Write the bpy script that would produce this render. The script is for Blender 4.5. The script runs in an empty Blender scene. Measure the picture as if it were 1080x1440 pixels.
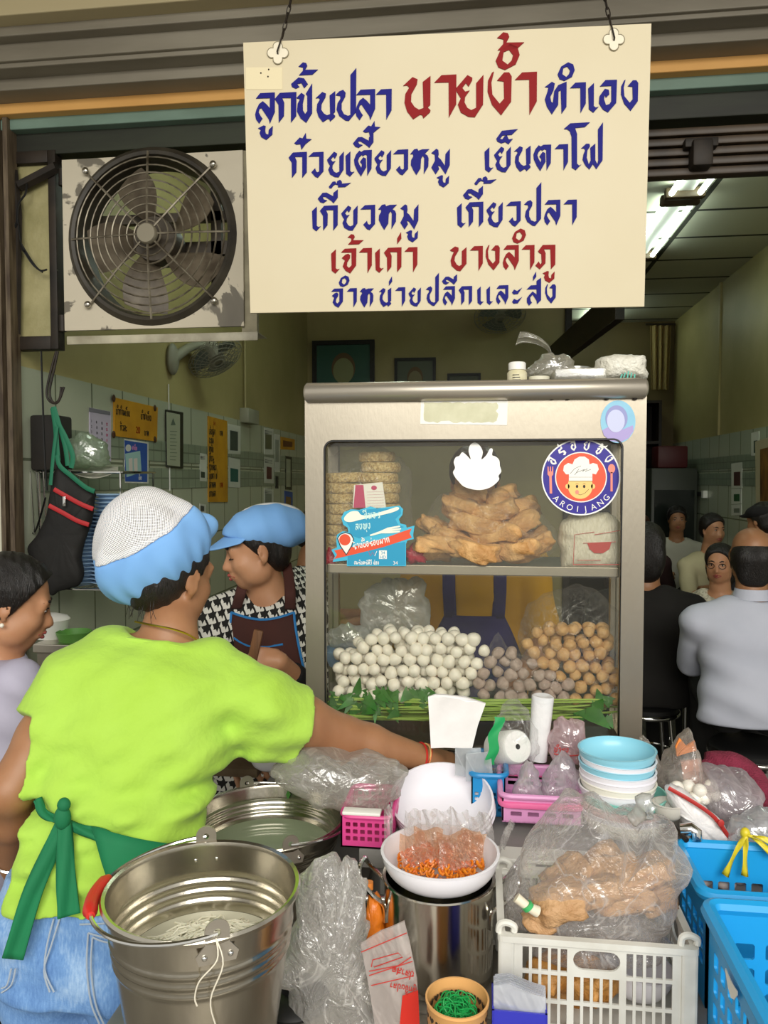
import bpy, bmesh, math, random
import numpy as np
from mathutils import Vector, Matrix, Euler
from mathutils.geometry import tessellate_polygon

SC = bpy.context.scene
C = SC.collection
random.seed(7)
PI = math.pi
V = Vector

# ------------------------------------------------------------------ camera, sky, exposure
F_PX = 1082.0
PSI = math.atan(136 / F_PX)
TILT = math.atan(45 / F_PX)
EYE = V((0, 0, 1.6))
cam_d = bpy.data.cameras.new('camera')
cam = bpy.data.objects.new('camera', cam_d)
C.objects.link(cam)
cam.location = EYE
cam.rotation_euler = (PI / 2 - TILT, 0, PSI)
cam_d.sensor_fit = 'VERTICAL'
cam_d.sensor_height = 36
cam_d.lens = 36 * F_PX / 1440
cam_d.clip_start = 0.02
SC.camera = cam

world = bpy.data.worlds.new('overcast_sky')
SC.world = world
world.use_nodes = True
wn = world.node_tree.nodes['Background']
wn.inputs[0].default_value = (1.0, 0.97, 0.90, 1)
wn.inputs[1].default_value = 0.6
SC.view_settings.view_transform = 'Standard'
SC.view_settings.look = 'None'
SC.view_settings.exposure = 0.2
SC.view_settings.gamma = 1
SC.view_settings.use_curve_mapping = False

def area_light(name, loc, aim, size, power, col):
    d = bpy.data.lights.new(name, 'AREA')
    d.shape = 'RECTANGLE'; d.size, d.size_y = size; d.energy = power; d.color = col
    o = bpy.data.objects.new(name, d); C.objects.link(o)
    o.location = loc
    o.rotation_euler = (V(aim) - V(loc)).to_track_quat('-Z', 'Y').to_euler()
    return o
# daylight falling into the street, high behind the viewer
area_light('street_daylight', (0.8, -3.4, 3.7), (-0.1, 1.8, 1.0), (5.0, 2.2), 300, (1.0, 0.97, 0.90))

# ------------------------------------------------------------------ helpers
cF = EYE * 0 + V((-math.sin(PSI) * math.cos(TILT), math.cos(PSI) * math.cos(TILT), -math.sin(TILT)))
cR = V((math.cos(PSI), math.sin(PSI), 0))
cU = V((-math.sin(PSI) * math.sin(TILT), math.cos(PSI) * math.sin(TILT), math.cos(TILT)))
def ray(px, py): return cF + cR * ((px - 540) / F_PX) - cU * ((py - 720) / F_PX)
def P(px, py, y):            # point of the photograph on the plane Y = y
    d = ray(px, py); return EYE + d * (y / d.y)
def PZ(px, py, z):
    d = ray(px, py); return EYE + d * ((z - EYE.z) / d.z)
def PX(px, py, x):
    d = ray(px, py); return EYE + d * (x / d.x)
def PP(px, py, o, n):        # on a plane through o with normal n
    d = ray(px, py); return EYE + d * ((V(o) - EYE).dot(n) / d.dot(n))

def lin(h):
    h = h.lstrip('#')
    r = []
    for i in (0, 2, 4):
        c = int(h[i:i + 2], 16) / 255
        r.append(c / 12.92 if c <= 0.04045 else ((c + 0.055) / 1.055) ** 2.4)
    return (*r, 1)

def nt_new(name):
    m = bpy.data.materials.new(name); m.use_nodes = True
    nt = m.node_tree
    return m, nt, nt.nodes['Principled BSDF'], nt.nodes['Material Output']
def coord(nt, plane=None, kind='Object'):
    tc = nt.nodes.new('ShaderNodeTexCoord')
    out = tc.outputs[kind]
    if plane:
        s = nt.nodes.new('ShaderNodeSeparateXYZ'); nt.links.new(out, s.inputs[0])
        c = nt.nodes.new('ShaderNodeCombineXYZ')
        for i, a in enumerate(plane): nt.links.new(s.outputs['xyz'.index(a)], c.inputs[i])
        out = c.outputs[0]
    return out
def ramp(nt, fac, stops):
    r = nt.nodes.new('ShaderNodeValToRGB')
    e = r.color_ramp.elements
    while len(e) < len(stops): e.new(0.5)
    for el, (p, c) in zip(e, stops): el.position = p; el.color = lin(c) if isinstance(c, str) else (c, c, c, 1)
    nt.links.new(fac, r.inputs[0]); return r.outputs[0]
def noise(nt, vec, scale, detail=3, dist=0.0, rough=0.55):
    n = nt.nodes.new('ShaderNodeTexNoise')
    n.inputs['Scale'].default_value = scale; n.inputs['Detail'].default_value = detail
    n.inputs['Distortion'].default_value = dist; n.inputs['Roughness'].default_value = rough
    nt.links.new(vec, n.inputs['Vector']); return n.outputs['Fac']
def mathn(nt, op, a, b=None):
    n = nt.nodes.new('ShaderNodeMath'); n.operation = op
    for i, x in enumerate((a, b)):
        if x is None: continue
        if isinstance(x, (int, float)): n.inputs[i].default_value = x
        else: nt.links.new(x, n.inputs[i])
    return n.outputs[0]
def bumpn(nt, h, strength, dist=0.01):
    b = nt.nodes.new('ShaderNodeBump'); b.inputs['Strength'].default_value = strength; b.inputs['Distance'].default_value = dist
    nt.links.new(h, b.inputs['Height']); return b.outputs[0]
MATS = {}
def mat(name, col, rough=0.5, metal=0.0, col2=None, nscale=8, bump=0.0, bscale=60, spec=0.5, emit=None, estr=0, trans=0, alpha=1, sss=0, lo=0.35, hi=0.65, stretch=None, sheen=0, bdist=0.01):
    if name in MATS: return MATS[name]
    m, nt, b, out = nt_new(name)
    b.inputs['Base Color'].default_value = lin(col)
    b.inputs['Roughness'].default_value = rough
    b.inputs['Metallic'].default_value = metal
    b.inputs['Specular IOR Level'].default_value = spec
    vec = coord(nt)
    if stretch:
        mp = nt.nodes.new('ShaderNodeMapping'); mp.inputs['Scale'].default_value = stretch
        nt.links.new(vec, mp.inputs[0]); vec = mp.outputs[0]
    if col2:
        nt.links.new(ramp(nt, noise(nt, vec, nscale, 5), [(lo, col), (hi, col2)]), b.inputs['Base Color'])
    if bump: nt.links.new(bumpn(nt, noise(nt, vec, bscale, 4), bump, bdist), b.inputs['Normal'])
    if emit: b.inputs['Emission Color'].default_value = lin(emit); b.inputs['Emission Strength'].default_value = estr
    if trans: b.inputs['Transmission Weight'].default_value = trans
    if alpha < 1: b.inputs['Alpha'].default_value = alpha
    if sheen: b.inputs['Sheen Weight'].default_value = sheen
    if sss:
        b.inputs['Subsurface Weight'].default_value = sss
        b.inputs['Subsurface Radius'].default_value = (0.02, 0.008, 0.005)
    MATS[name] = m
    return m
def film(name, tint='ffffff', body='e8e6e4', lo=0.12, hi=0.5, scale=30, rough=0.13, bump=0.5, dist=1.0, gl=0.30):
    """thin crumpled plastic: see-through, with milky creases and shiny folds"""
    if name in MATS: return MATS[name]
    m, nt, b, out = nt_new(name)
    vec = coord(nt)
    n1 = noise(nt, vec, scale * 0.75, 3, dist, 0.55)
    t = nt.nodes.new('ShaderNodeBsdfTransparent'); t.inputs[0].default_value = lin(tint)
    g = nt.nodes.new('ShaderNodeBsdfGlossy'); g.inputs['Roughness'].default_value = rough
    d = nt.nodes.new('ShaderNodeBsdfDiffuse'); d.inputs[0].default_value = lin(body)
    tl = nt.nodes.new('ShaderNodeBsdfTranslucent'); tl.inputs[0].default_value = lin(body)
    bn = bumpn(nt, n1, bump, 0.02)
    for x in (g, d): nt.links.new(bn, x.inputs['Normal'])
    m1 = nt.nodes.new('ShaderNodeMixShader'); m1.inputs[0].default_value = 0.4
    nt.links.new(d.outputs[0], m1.inputs[1]); nt.links.new(tl.outputs[0], m1.inputs[2])
    m2 = nt.nodes.new('ShaderNodeMixShader'); m2.inputs[0].default_value = gl
    nt.links.new(m1.outputs[0], m2.inputs[1]); nt.links.new(g.outputs[0], m2.inputs[2])
    lw = nt.nodes.new('ShaderNodeLayerWeight'); lw.inputs[0].default_value = 0.35
    nt.links.new(bn, lw.inputs[1])
    ridge = mathn(nt, 'ABSOLUTE', mathn(nt, 'SUBTRACT', noise(nt, vec, scale * 0.28, 2, dist * 1.6), 0.5))
    rr = ramp(nt, ridge, [(0.0, 1.0), (0.035, 0.0)])
    fac = mathn(nt, 'ADD', mathn(nt, 'MULTIPLY', lw.outputs['Facing'], hi), mathn(nt, 'MULTIPLY', rr, hi * 0.55))
    fac = mathn(nt, 'MINIMUM', mathn(nt, 'ADD', fac, lo), 0.92)
    m3 = nt.nodes.new('ShaderNodeMixShader')
    nt.links.new(fac, m3.inputs[0]); nt.links.new(t.outputs[0], m3.inputs[1]); nt.links.new(m2.outputs[0], m3.inputs[2])
    nt.links.new(m3.outputs[0], out.inputs[0])
    MATS[name] = m
    return m
def glass(name, tint='fafaf7', refl=0.06, dust=0.04):
    if name in MATS: return MATS[name]
    m, nt, b, out = nt_new(name)
    t = nt.nodes.new('ShaderNodeBsdfTransparent'); t.inputs[0].default_value = lin(tint)
    g = nt.nodes.new('ShaderNodeBsdfGlossy'); g.inputs['Roughness'].default_value = 0.02
    d = nt.nodes.new('ShaderNodeBsdfDiffuse'); d.inputs[0].default_value = lin('d8d8c8')
    a = nt.nodes.new('ShaderNodeMixShader'); a.inputs[0].default_value = refl
    nt.links.new(t.outputs[0], a.inputs[1]); nt.links.new(g.outputs[0], a.inputs[2])
    c = nt.nodes.new('ShaderNodeMixShader')
    nt.links.new(mathn(nt, 'MULTIPLY', noise(nt, coord(nt), 6, 3), dust * 2), c.inputs[0])
    nt.links.new(a.outputs[0], c.inputs[1]); nt.links.new(d.outputs[0], c.inputs[2])
    nt.links.new(c.outputs[0], out.inputs[0])
    MATS[name] = m
    return m

# ---- mesh shapes added to a bmesh
def B(): return bmesh.new()
def box(bm, c, s, R=None, bev=0.0, seg=2):
    mx = Matrix.Translation(V(c)) @ (R.to_4x4() if R else Matrix.Identity(4)) @ Matrix.Diagonal((*s, 1))
    g = bmesh.ops.create_cube(bm, size=1, matrix=mx)
    if bev:
        es = {e for v in g['verts'] for e in v.link_edges}
        bmesh.ops.bevel(bm, geom=list(es), offset=bev, segments=seg, affect='EDGES', profile=0.5)
    return bm
def box2(bm, a, b, bev=0.0, seg=2):
    a, b = V(a), V(b)
    return box(bm, (a + b) / 2, [abs(x) for x in (b - a)], None, bev, seg)
def catmull(pts, n=6, closed=False):
    pts = [V(p) for p in pts]; out = []
    N = len(pts); rng = range(N if closed else N - 1)
    for i in rng:
        if closed: p0, p1, p2, p3 = (pts[(i + k) % N] for k in (-1, 0, 1, 2))
        else: p0, p1, p2, p3 = pts[max(i - 1, 0)], pts[i], pts[i + 1], pts[min(i + 2, N - 1)]
        for k in range(n):
            t = k / n
            out.append(0.5 * ((2 * p1) + (p2 - p0) * t + (2 * p0 - 5 * p1 + 4 * p2 - p3) * t * t + (3 * p1 - p0 - 3 * p2 + p3) * t ** 3))
    if not closed: out.append(pts[-1])
    return out
def tube(bm, pts, r, n=8, closed=False, flat=None, up=None):
    """flat=(a,b): elliptical cross section multipliers"""
    pts = [V(p) for p in pts]; N = len(pts)
    rs = list(r) if isinstance(r, (list, tuple)) else [r] * N
    if len(rs) != N: rs = [rs[0] + (rs[-1] - rs[0]) * i / (N - 1) for i in range(N)] if len(rs) == 2 else [rs[min(int(i * len(rs) / N), len(rs) - 1)] for i in range(N)]
    rings = []; prev = None
    for i, p in enumerate(pts):
        if closed: t = pts[(i + 1) % N] - pts[i - 1]
        else: t = pts[min(i + 1, N - 1)] - pts[max(i - 1, 0)]
        if t.length < 1e-9: t = V((0, 0, 1))
        t.normalize()
        if prev is None:
            u = V(up) if up else (V((0, 0, 1)) if abs(t.z) < 0.9 else V((1, 0, 0)))
        else: u = prev
        u = (u - t * u.dot(t))
        if u.length < 1e-6: u = t.orthogonal()
        u.normalize(); w = t.cross(u); prev = u
        a, b = flat or (1, 1)
        rings.append([bm.verts.new(p + u * (math.cos(k * 2 * PI / n) * rs[i] * a) + w * (math.sin(k * 2 * PI / n) * rs[i] * b)) for k in range(n)])
    for i in range(N if closed else N - 1):
        A, Bq = rings[i], rings[(i + 1) % N]
        for k in range(n): bm.faces.new((A[k], A[(k + 1) % n], Bq[(k + 1) % n], Bq[k]))
    if not closed:
        bm.faces.new(rings[0][::-1]); bm.faces.new(rings[-1])
    return bm
def frame_mat(o, z, x=None):
    z = V(z).normalized(); x = V(x) if x else z.orthogonal()
    x = (x - z * x.dot(z)).normalized(); y = z.cross(x)
    m = Matrix((x, y, z)).transposed().to_4x4(); m.translation = V(o); return m
def lathe(bm, prof, n=32, mx=None, caps=False, wob=None):
    mx = mx or Matrix.Identity(4); rings = []
    for r, z in prof:
        if r < 1e-5: rings.append([bm.verts.new(mx @ V((0, 0, z)))])
        else:
            ring = []
            for k in range(n):
                a = k * 2 * PI / n; rr = r * (wob(a, z) if wob else 1)
                ring.append(bm.verts.new(mx @ V((math.cos(a) * rr, math.sin(a) * rr, z))))
            rings.append(ring)
    for A, Q in zip(rings, rings[1:]):
        for k in range(n):
            k2 = (k + 1) % n
            if len(A) == 1 and len(Q) == 1: continue
            if len(A) == 1: bm.faces.new((A[0], Q[k2], Q[k]))
            elif len(Q) == 1: bm.faces.new((A[k], A[k2], Q[0]))
            else: bm.faces.new((A[k], A[k2], Q[k2], Q[k]))
    if caps:
        for R_ in (rings[0][::-1], rings[-1]):
            if len(R_) > 2: bm.faces.new(R_)
    return bm
def ell(bm, c, r, R=None, u=16, v=10):
    mx = Matrix.Translation(V(c)) @ (R.to_4x4() if R else Matrix.Identity(4)) @ Matrix.Diagonal((*([r] * 3 if isinstance(r, (int, float)) else r), 1))
    bmesh.ops.create_uvsphere(bm, u_segments=u, v_segments=v, radius=1, matrix=mx); return bm
def poly(bm, pts2, o, u, v, th=0.002, holes=()):
    """flat outline in the (u, v) plane, thickened by th along u x v"""
    o, u, v = V(o), V(u), V(v); n = u.cross(v).normalized()
    loops = [[V((a, b, 0)) for a, b in pts2]] + [[V((a, b, 0)) for a, b in h] for h in holes]
    flat = [p for l in loops for p in l]
    tris = tessellate_polygon(loops)
    def up(p, k): return bm.verts.new(o + u * p.x + v * p.y + n * k)
    top = [up(p, th) for p in flat]; bot = [up(p, 0) for p in flat]
    for t in tris:
        a, b, c = (flat[i] for i in t)
        s = (b - a).cross(c - a).z
        t = t if s > 0 else (t[0], t[2], t[1])
        try:
            bm.faces.new([top[i] for i in t]); bm.faces.new([bot[i] for i in t[::-1]])
        except ValueError: pass
    k = 0
    for l in loops:
        m = len(l)
        area = sum(l[i].x * l[(i + 1) % m].y - l[(i + 1) % m].x * l[i].y for i in range(m))
        for i in range(m):
            a, b = k + i, k + (i + 1) % m
            q = (bot[a], bot[b], top[b], top[a])
            if (area < 0) ^ (l is not loops[0]): q = q[::-1]
            try: bm.faces.new(q)
            except ValueError: pass
        k += m
    return bm
def sheet(bm, fn, nu, nv, closed_u=False, th=0.0, uv=False):
    g = [[bm.verts.new(fn(i / nu, j / nv)) for j in range(nv + 1)] for i in range(nu if closed_u else nu + 1)]
    fs = []
    L = bm.loops.layers.uv.verify() if uv else None
    for i in range(nu):
        for j in range(nv):
            i2 = (i + 1) % len(g) if closed_u else i + 1
            f = bm.faces.new((g[i][j], g[i2][j], g[i2][j + 1], g[i][j + 1])); fs.append(f)
            if uv:
                for l, (a, b) in zip(f.loops, ((i, j), (i + 1, j), (i + 1, j + 1), (i, j + 1))): l[L].uv = (a / nu, b / nv)
    if th:
        bmesh.ops.recalc_face_normals(bm, faces=fs)
        bmesh.ops.solidify(bm, geom=fs, thickness=th)
    return bm
def wmx(o):
    return (wmx(o.parent) if o.parent else Matrix.Identity(4)) @ o.matrix_basis
def obj(name, bm, m, parent=None, smooth=True, base=None, flip=False, ang=40):
    if isinstance(bm, bpy.types.Mesh): me = bm
    else:
        if flip: bmesh.ops.reverse_faces(bm, faces=bm.faces)
        me = bpy.data.meshes.new(name)
        bm.to_mesh(me); bm.free()
    for x in (m if isinstance(m, (list, tuple)) else [m]): me.materials.append(x)
    n = len(me.polygons)
    me.polygons.foreach_set('use_smooth', [bool(smooth)] * n)
    if smooth and ang: me.set_sharp_from_angle(angle=math.radians(ang))
    o = bpy.data.objects.new(name, me); C.objects.link(o)
    if parent:
        o.parent = parent
        me.transform(wmx(parent).inverted())
    else:
        co = np.empty(len(me.vertices) * 3); me.vertices.foreach_get('co', co); co = co.reshape(-1, 3)
        c = V(base) if base is not None else V(((co[:, 0].min() + co[:, 0].max()) / 2, (co[:, 1].min() + co[:, 1].max()) / 2, co[:, 2].min()))
        me.transform(Matrix.Translation(-c)); o.location = c
    me.update()
    return o
def tag(o, label, cat, group=None, kind=None):
    o['label'] = label; o['category'] = cat
    if group: o['group'] = group
    if kind: o['kind'] = kind
    return o
def thing(name, label, cat, loc=(0, 0, 0), rotz=0, group=None):
    o = bpy.data.objects.new(name, None); C.objects.link(o)
    o.empty_display_size = 0.05
    o.location = loc; o.rotation_euler = (0, 0, rotz)
    return tag(o, label, cat, group)
def struct(name, bm, m, smooth=False, parent=None):
    o = obj(name, bm, m, parent, smooth)
    if not parent: o['kind'] = 'structure'
    return o
def kids(o): return [c for c in C.objects if c.parent == o]
def dup(root, mx, label=None, group=None, mats=None):
    """copy a thing with its parts; mx moves the copy in the world"""
    r = root.copy(); C.objects.link(r); r.matrix_basis = mx @ root.matrix_basis
    if label: r['label'] = label
    if group: r['group'] = group
    for ch in kids(root):
        c = ch.copy(); C.objects.link(c); c.parent = r
        for g in kids(ch):
            d = g.copy(); C.objects.link(d); d.parent = c
    return r
def T(x, y, z): return Matrix.Translation((x, y, z))
def RZ(a): return Matrix.Rotation(a, 4, 'Z')
def rz(a): return Matrix.Rotation(a, 3, 'Z')
def rx(a): return Matrix.Rotation(a, 3, 'X')
def ry(a): return Matrix.Rotation(a, 3, 'Y')
def about(p, R4): return Matrix.Translation(V(p)) @ R4 @ Matrix.Translation(-V(p))
def text_mesh(bm, s, o, u, v, size, th=0.001, align='CENTER'):
    """latin letters and digits as raised flat shapes; u, v unit vectors"""
    cu = bpy.data.curves.new('t', 'FONT'); cu.body = s; cu.size = size; cu.align_x = align
    cu.extrude = th / 2; cu.resolution_u = 3
    to = bpy.data.objects.new('t', cu); C.objects.link(to)
    dg = bpy.context.evaluated_depsgraph_get()
    me = bpy.data.meshes.new_from_object(to.evaluated_get(dg))
    bpy.data.objects.remove(to); bpy.data.curves.remove(cu)
    u, v = V(u).normalized(), V(v).normalized(); n = u.cross(v)
    m = Matrix((u, v, n)).transposed().to_4x4(); m.translation = V(o) + n * th / 2
    me.transform(m); bm.from_mesh(me); bpy.data.meshes.remove(me)
    return bm
# ------------------------------------------------------------------ thai sign-painter's letters (outlines)
def _g(base, slope, h, pts, hole=None):
    f = lambda q: [(q[i] / h, (base + slope * q[i] - q[i + 1]) / h) for i in range(0, len(q), 2)]
    a = f(pts); x0 = min(p[0] for p in a)
    b = f(hole) if hole else None
    s = lambda l: [(x - x0, y) for x, y in l]
    return s(a), ([s(b)] if b else [])
R6 = (384, -0.026, 185); R5 = (408, -0.027, 186); R4 = (423, -0.027, 190); R7 = (360, -0.016, 203)
R8 = (345, -0.022, 205); R1 = (541, -0.035, 158); R2 = (507, -0.038, 150); R3 = (374, -0.028, 152); R85 = (635, -0.026, 155); R75 = (648, -0.01, 155)
G = {
'เ': _g(*R6, [68,230,104,196,103,340,115,350,133,345,100,382,72,360]),
'ก': _g(*R6, [133,228,165,190,268,185,267,335,234,376,234,222,180,222,192,250,190,335,158,376,156,265,140,240]),
'ย': _g(*R6, [293,248,345,188,367,200,366,212,350,240,338,224,322,245,335,262,355,257,335,285,332,310,345,335,362,345,384,335,384,225,417,187,415,320,378,377,350,375,315,355,302,320,315,292,297,262]),
'ว': _g(*R6, [441,217,475,185,552,181,551,325,510,372,490,365,462,332,490,302,497,325,508,332,520,325,520,215]),
'ป': _g(*R6, [577,205,600,182,625,172,640,190,637,215,615,255,615,295,630,325,655,335,670,330,670,80,707,36,705,312,660,367,640,365,600,335,583,295,590,255,608,228,605,210,590,208]),
'ล': _g(*R6, [735,205,762,172,853,168,853,290,822,362,815,335,768,265,757,270,752,290,765,315,776,330,755,362,735,335,730,305,738,275,755,240,778,222,800,240,822,265,822,203]),
'า': _g(*R6, [878,203,910,170,977,167,976,300,943,360,942,202]),
'ห': _g(*R5, [552,240,580,205,605,200,612,215,640,205,693,203,660,238,680,250,688,270,686,330,652,388,655,270,645,252,632,275,628,345,597,395,575,360,556,320,558,285,575,255,570,240]),
'ม': _g(*R5, [720,232,757,200,772,210,775,240,770,262,790,280,820,325,825,240,858,200,857,320,825,390,785,330,770,325,778,350,752,390,720,340,738,305,746,290,745,245]),
'ู': _g(*R5, [760,415,795,397,808,400,805,430,810,450,825,455,828,425,853,400,850,455,812,488,780,470,770,445,778,425]),
'ี': _g(*R5, [93,160,130,115,160,113,210,140,212,115,245,88,245,150,213,193,195,175,150,145,130,145,140,165,165,172,135,193,110,185]),
'๊': _g(*R5, [175,70,205,30,225,28,235,45,240,25,262,15,275,30,275,45,343,38,300,70,245,72,245,55,225,50,210,60,195,80,182,80]),
'๋': _g(*R3, [82,160,115,125,132,130,152,97,155,132,187,135,150,165,125,198,118,165,95,168]),
'็': _g(*R4, [177,165,220,105,340,92,295,135,225,140,205,165,222,170,240,145,258,140,272,170,303,165,270,207,245,190,215,200,185,185]),
'น': _g(*R4, [312,262,355,222,378,232,375,255,350,300,348,335,365,360,385,372,405,365,402,245,438,217,437,350,425,362,438,375,435,385,405,412,400,398,390,395,358,416,330,380,318,340,322,300,340,270,330,260]),
'ต': _g(*R4, [460,285,475,245,500,215,515,225,535,212,595,210,592,350,560,405,557,250,545,245,525,257,518,247,500,265,490,290,500,320,515,345,520,320,505,300,530,265,550,275,552,340,512,410,485,370,463,320]),
'โ': _g(*R4, [690,92,738,50,888,42,850,78,775,85,790,130,790,355,805,370,822,362,780,405,750,385,748,150,735,110,715,95]),
'ฟ': _g(*R4, [822,240,860,205,885,205,890,225,870,255,865,310,880,360,895,330,892,235,930,203,930,330,945,360,952,330,950,95,988,42,985,330,938,398,912,360,885,400,855,370,833,325,840,285,852,255,845,240]),
'จ': _g(*R7, [148,182,180,150,277,146,275,290,225,358,185,335,162,300,180,250,155,228,185,200,210,192,225,205,222,230,200,265,198,295,215,312,237,290,236,182]),
'้': _g(*R7, [205,55,235,27,258,32,265,50,250,78,338,78,300,112,208,115,235,85,236,62,220,58]),
'่': _g(*R7, [622,65,655,10,658,65,622,112]),
'ํ': _g(*R75, [130,440,148,400,185,378,212,390,220,420,205,455,165,475,140,465], [155,440,160,408,180,400,195,420,190,440,175,455]),
'บ': _g(*R8, [107,162,150,130,180,140,180,165,150,215,145,250,165,285,185,297,207,285,208,170,248,135,248,275,195,340,165,335,120,295,112,250,125,210,140,175,120,172]),
'ง': _g(*R8, [440,115,427,170,432,230,468,275,490,250,488,165,455,160,490,120,515,120,528,140,525,265,475,332,430,280,408,215,410,160,430,120]),
'ภ': _g(*R8, [855,168,895,115,1003,112,1002,280,965,320,960,150,905,150,920,185,918,270,870,322,832,290,860,255,875,280,886,265,882,190,865,182]),
'ส': _g(*R85, [755,492,790,458,838,455,838,420,876,393,876,580,842,615,838,585,805,535,785,560,790,590,800,602,775,628,757,600,757,565,775,540,805,508,838,535,838,490]),
'ิ': _g(*R1, [240,325,280,290,310,295,330,325,310,347,295,320,272,325,285,340,265,350,245,340]),
'ช': _g(*R1, [268,400,295,372,312,384,302,430,303,465,315,485,326,470,326,388,318,378,352,322,352,480,320,532,290,508,271,472,275,430,287,406]),
'ท': _g(*R2, [507,350,543,323,558,332,552,365,535,400,540,425,548,430,555,370,575,340,618,322,617,450,592,485,588,365,577,372,575,440,543,488,518,450,507,412,520,375,525,352]),
'อ': _g(*R2, [797,345,825,313,884,311,880,428,838,477,812,462,792,430,795,395,822,357,842,362,845,385,828,402,822,388,818,410,828,440,845,435,855,420,855,342]),
'ร': ([(0.05,0.55),(0.2,0.88),(0.45,0.86),(0.72,1.05),(0.7,0.75),(0.4,0.68),(0.28,0.6),(0.6,0.5),(0.75,0.4),(0.75,0.12),(0.5,-0.05),(0.3,0.1),(0.5,0.22),(0.5,0.35),(0.1,0.45)], []),
'ั': ([(0,1.25),(0.2,1.5),(0.4,1.42),(0.36,1.3),(0.66,1.42),(0.8,1.62),(0.85,1.4),(0.5,1.15),(0.15,1.15)], []),
}
G['พ'] = _g(*R4, [822,240,860,205,885,205,890,225,870,255,865,310,880,360,895,330,892,235,930,203,930,330,945,360,952,330,950,225,988,192,985,330,938,398,912,360,885,400,855,370,833,325,840,285,852,255,845,240])
G['ด'] = G['ค'] = G['ต']; G['ถ'] = G['ก']; G['ผ'] = G['พ']
G['ุ'] = ([(0,-0.12),(0.2,-0.03),(0.26,-0.32),(0.12,-0.4),(0.1,-0.18)], [])
G['์'] = ([(0,1.22),(0.28,1.52),(0.22,1.28),(0.4,1.2),(0.12,1.1)], [])
COMMA = [(0,0.14),(0.1,0.3),(0.26,0.22),(0.52,0.4),(0.3,0.06),(0.08,0.04)]
MARKS = set('ู ี ๊ ๋ ็ ้ ่ ํ ิ ั ุ ์'.split())
def glyph(bm, ch, x, y, h, place, th):
    """place(a, b) -> (o, u, v) ignored: maps sheet units straight to the plane"""
    o, u, v = place
    if ch == 'ะ':
        for dy in (0.0, 0.55): poly(bm, [(x + a * h, y + (b + dy) * h) for a, b in COMMA], o, u, v, th)
        return
    out, holes = G[ch]
    poly(bm, [(x + a * h, y + b * h) for a, b in out], o, u, v, th, [[(x + a * h, y + b * h) for a, b in q] for q in holes])
def gw(ch): return 0.52 if ch == 'ะ' else max(p[0] for p in G[ch][0])
def thai_line(bm, s, o, u, v, h, th=0.001, align='L', squeeze=1.0):
    """run of thai letters; u, v unit vectors in the plane, h the letter height"""
    u = V(u) * squeeze
    w = 0; lay = []
    px, pw, stack = 0, 0, 0
    for ch in s:
        if ch == ' ': w += 0.5; continue
        if ch == 'ำ':
            lay.append(('ํ', px + pw * 0.62, 0)); lay.append(('า', w, 0)); px, pw, stack = w, gw('า'), 0; w += pw + 0.1; continue
        if ch in MARKS:
            lay.append((ch, px + pw - gw(ch) - 0.02, 0.42 if stack and ch not in 'ูุ' else 0))
            if ch not in 'ูุ': stack = 1
        elif ch in G or ch == 'ะ':
            lay.append((ch, w, 0)); px, pw, stack = w, gw(ch), 0; w += pw + 0.1
    x0 = {'L': 0, 'C': -w / 2, 'R': -w}[align]
    for ch, x, dy in lay: glyph(bm, ch, (x + x0) * h, dy * h, h, (o, u, v), th)
    return w * h
def quad_pts(corners, depth):
    """rectangle in space seen as these four photo corners (tl, tr, br, bl), at about this distance"""
    r = [ray(*c) for c in corners]
    A = np.array([[r[1][i], -r[2][i], r[3][i]] for i in range(3)])
    d = np.linalg.solve(A, np.array(r[0]))
    d = [1.0, d[0], d[1], d[2]]
    k = depth / np.mean([q * x.y for q, x in zip(d, r)])
    return [EYE + x * (q * k) for q, x in zip(d, r)]
# ------------------------------------------------------------------ the room
def tile_mat(name, plane, c1, c2, grout, bw, bh, off=0.0, rough=0.25, msize=0.006):
    m, nt, b, out = nt_new(name)
    v = coord(nt, plane)
    br = nt.nodes.new('ShaderNodeTexBrick')
    br.offset = off; br.inputs['Color1'].default_value = lin(c1); br.inputs['Color2'].default_value = lin(c2)
    br.inputs['Mortar'].default_value = lin(grout); br.inputs['Scale'].default_value = 1
    br.inputs['Mortar Size'].default_value = msize; br.inputs['Brick Width'].default_value = bw; br.inputs['Row Height'].default_value = bh
    nt.links.new(v, br.inputs['Vector']); nt.links.new(br.outputs['Color'], b.inputs['Base Color'])
    b.inputs['Roughness'].default_value = rough
    return m
M_wall = mat('painted_plaster', 'b3a772', 0.45, col2='a29663', nscale=1.5, bump=0.03, bscale=20)
M_tileL = tile_mat('glazed_wall_tile', 'yz', 'b4b9a2', 'acb29c', '6e7560', 0.3, 0.42)
M_border = tile_mat('border_tile', 'yz', '7f8b77', '8d9984', '5f6a58', 0.1, 0.06, rough=0.3, msize=0.004)
M_ceil = tile_mat('ceiling_panels', 'xy', 'c9c8b4', 'c2c1ac', '2b2a20', 1.2, 0.6, rough=0.8, msize=0.02)
M_dark = mat('dark_wood', '2a1d12', 0.5, col2='1a120b', nscale=6)
M_black = mat('black_plastic', '101010', 0.45)
M_rust = mat('rusty_steel', '2e2419', 0.6, col2='17120c', nscale=9, metal=0.2)
M_steel = mat('stainless_steel', 'c9c4b8', 0.28, metal=1.0, col2='b6b0a2', nscale=3, bump=0.05, bscale=90, stretch=(1, 1, 0.15))
M_chrome = mat('chrome', 'dcdcd8', 0.12, metal=1.0)
M_white = mat('white_plastic', 'ecebe4', 0.4)
M_floor = tile_mat('shop_floor_tile', 'xy', '4a453c', '433e36', '25221d', 0.3, 0.3, rough=0.5)
M_street = mat('concrete', '8c8880', 0.85, col2='76726a', nscale=5, bump=0.2, bscale=80)

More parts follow.
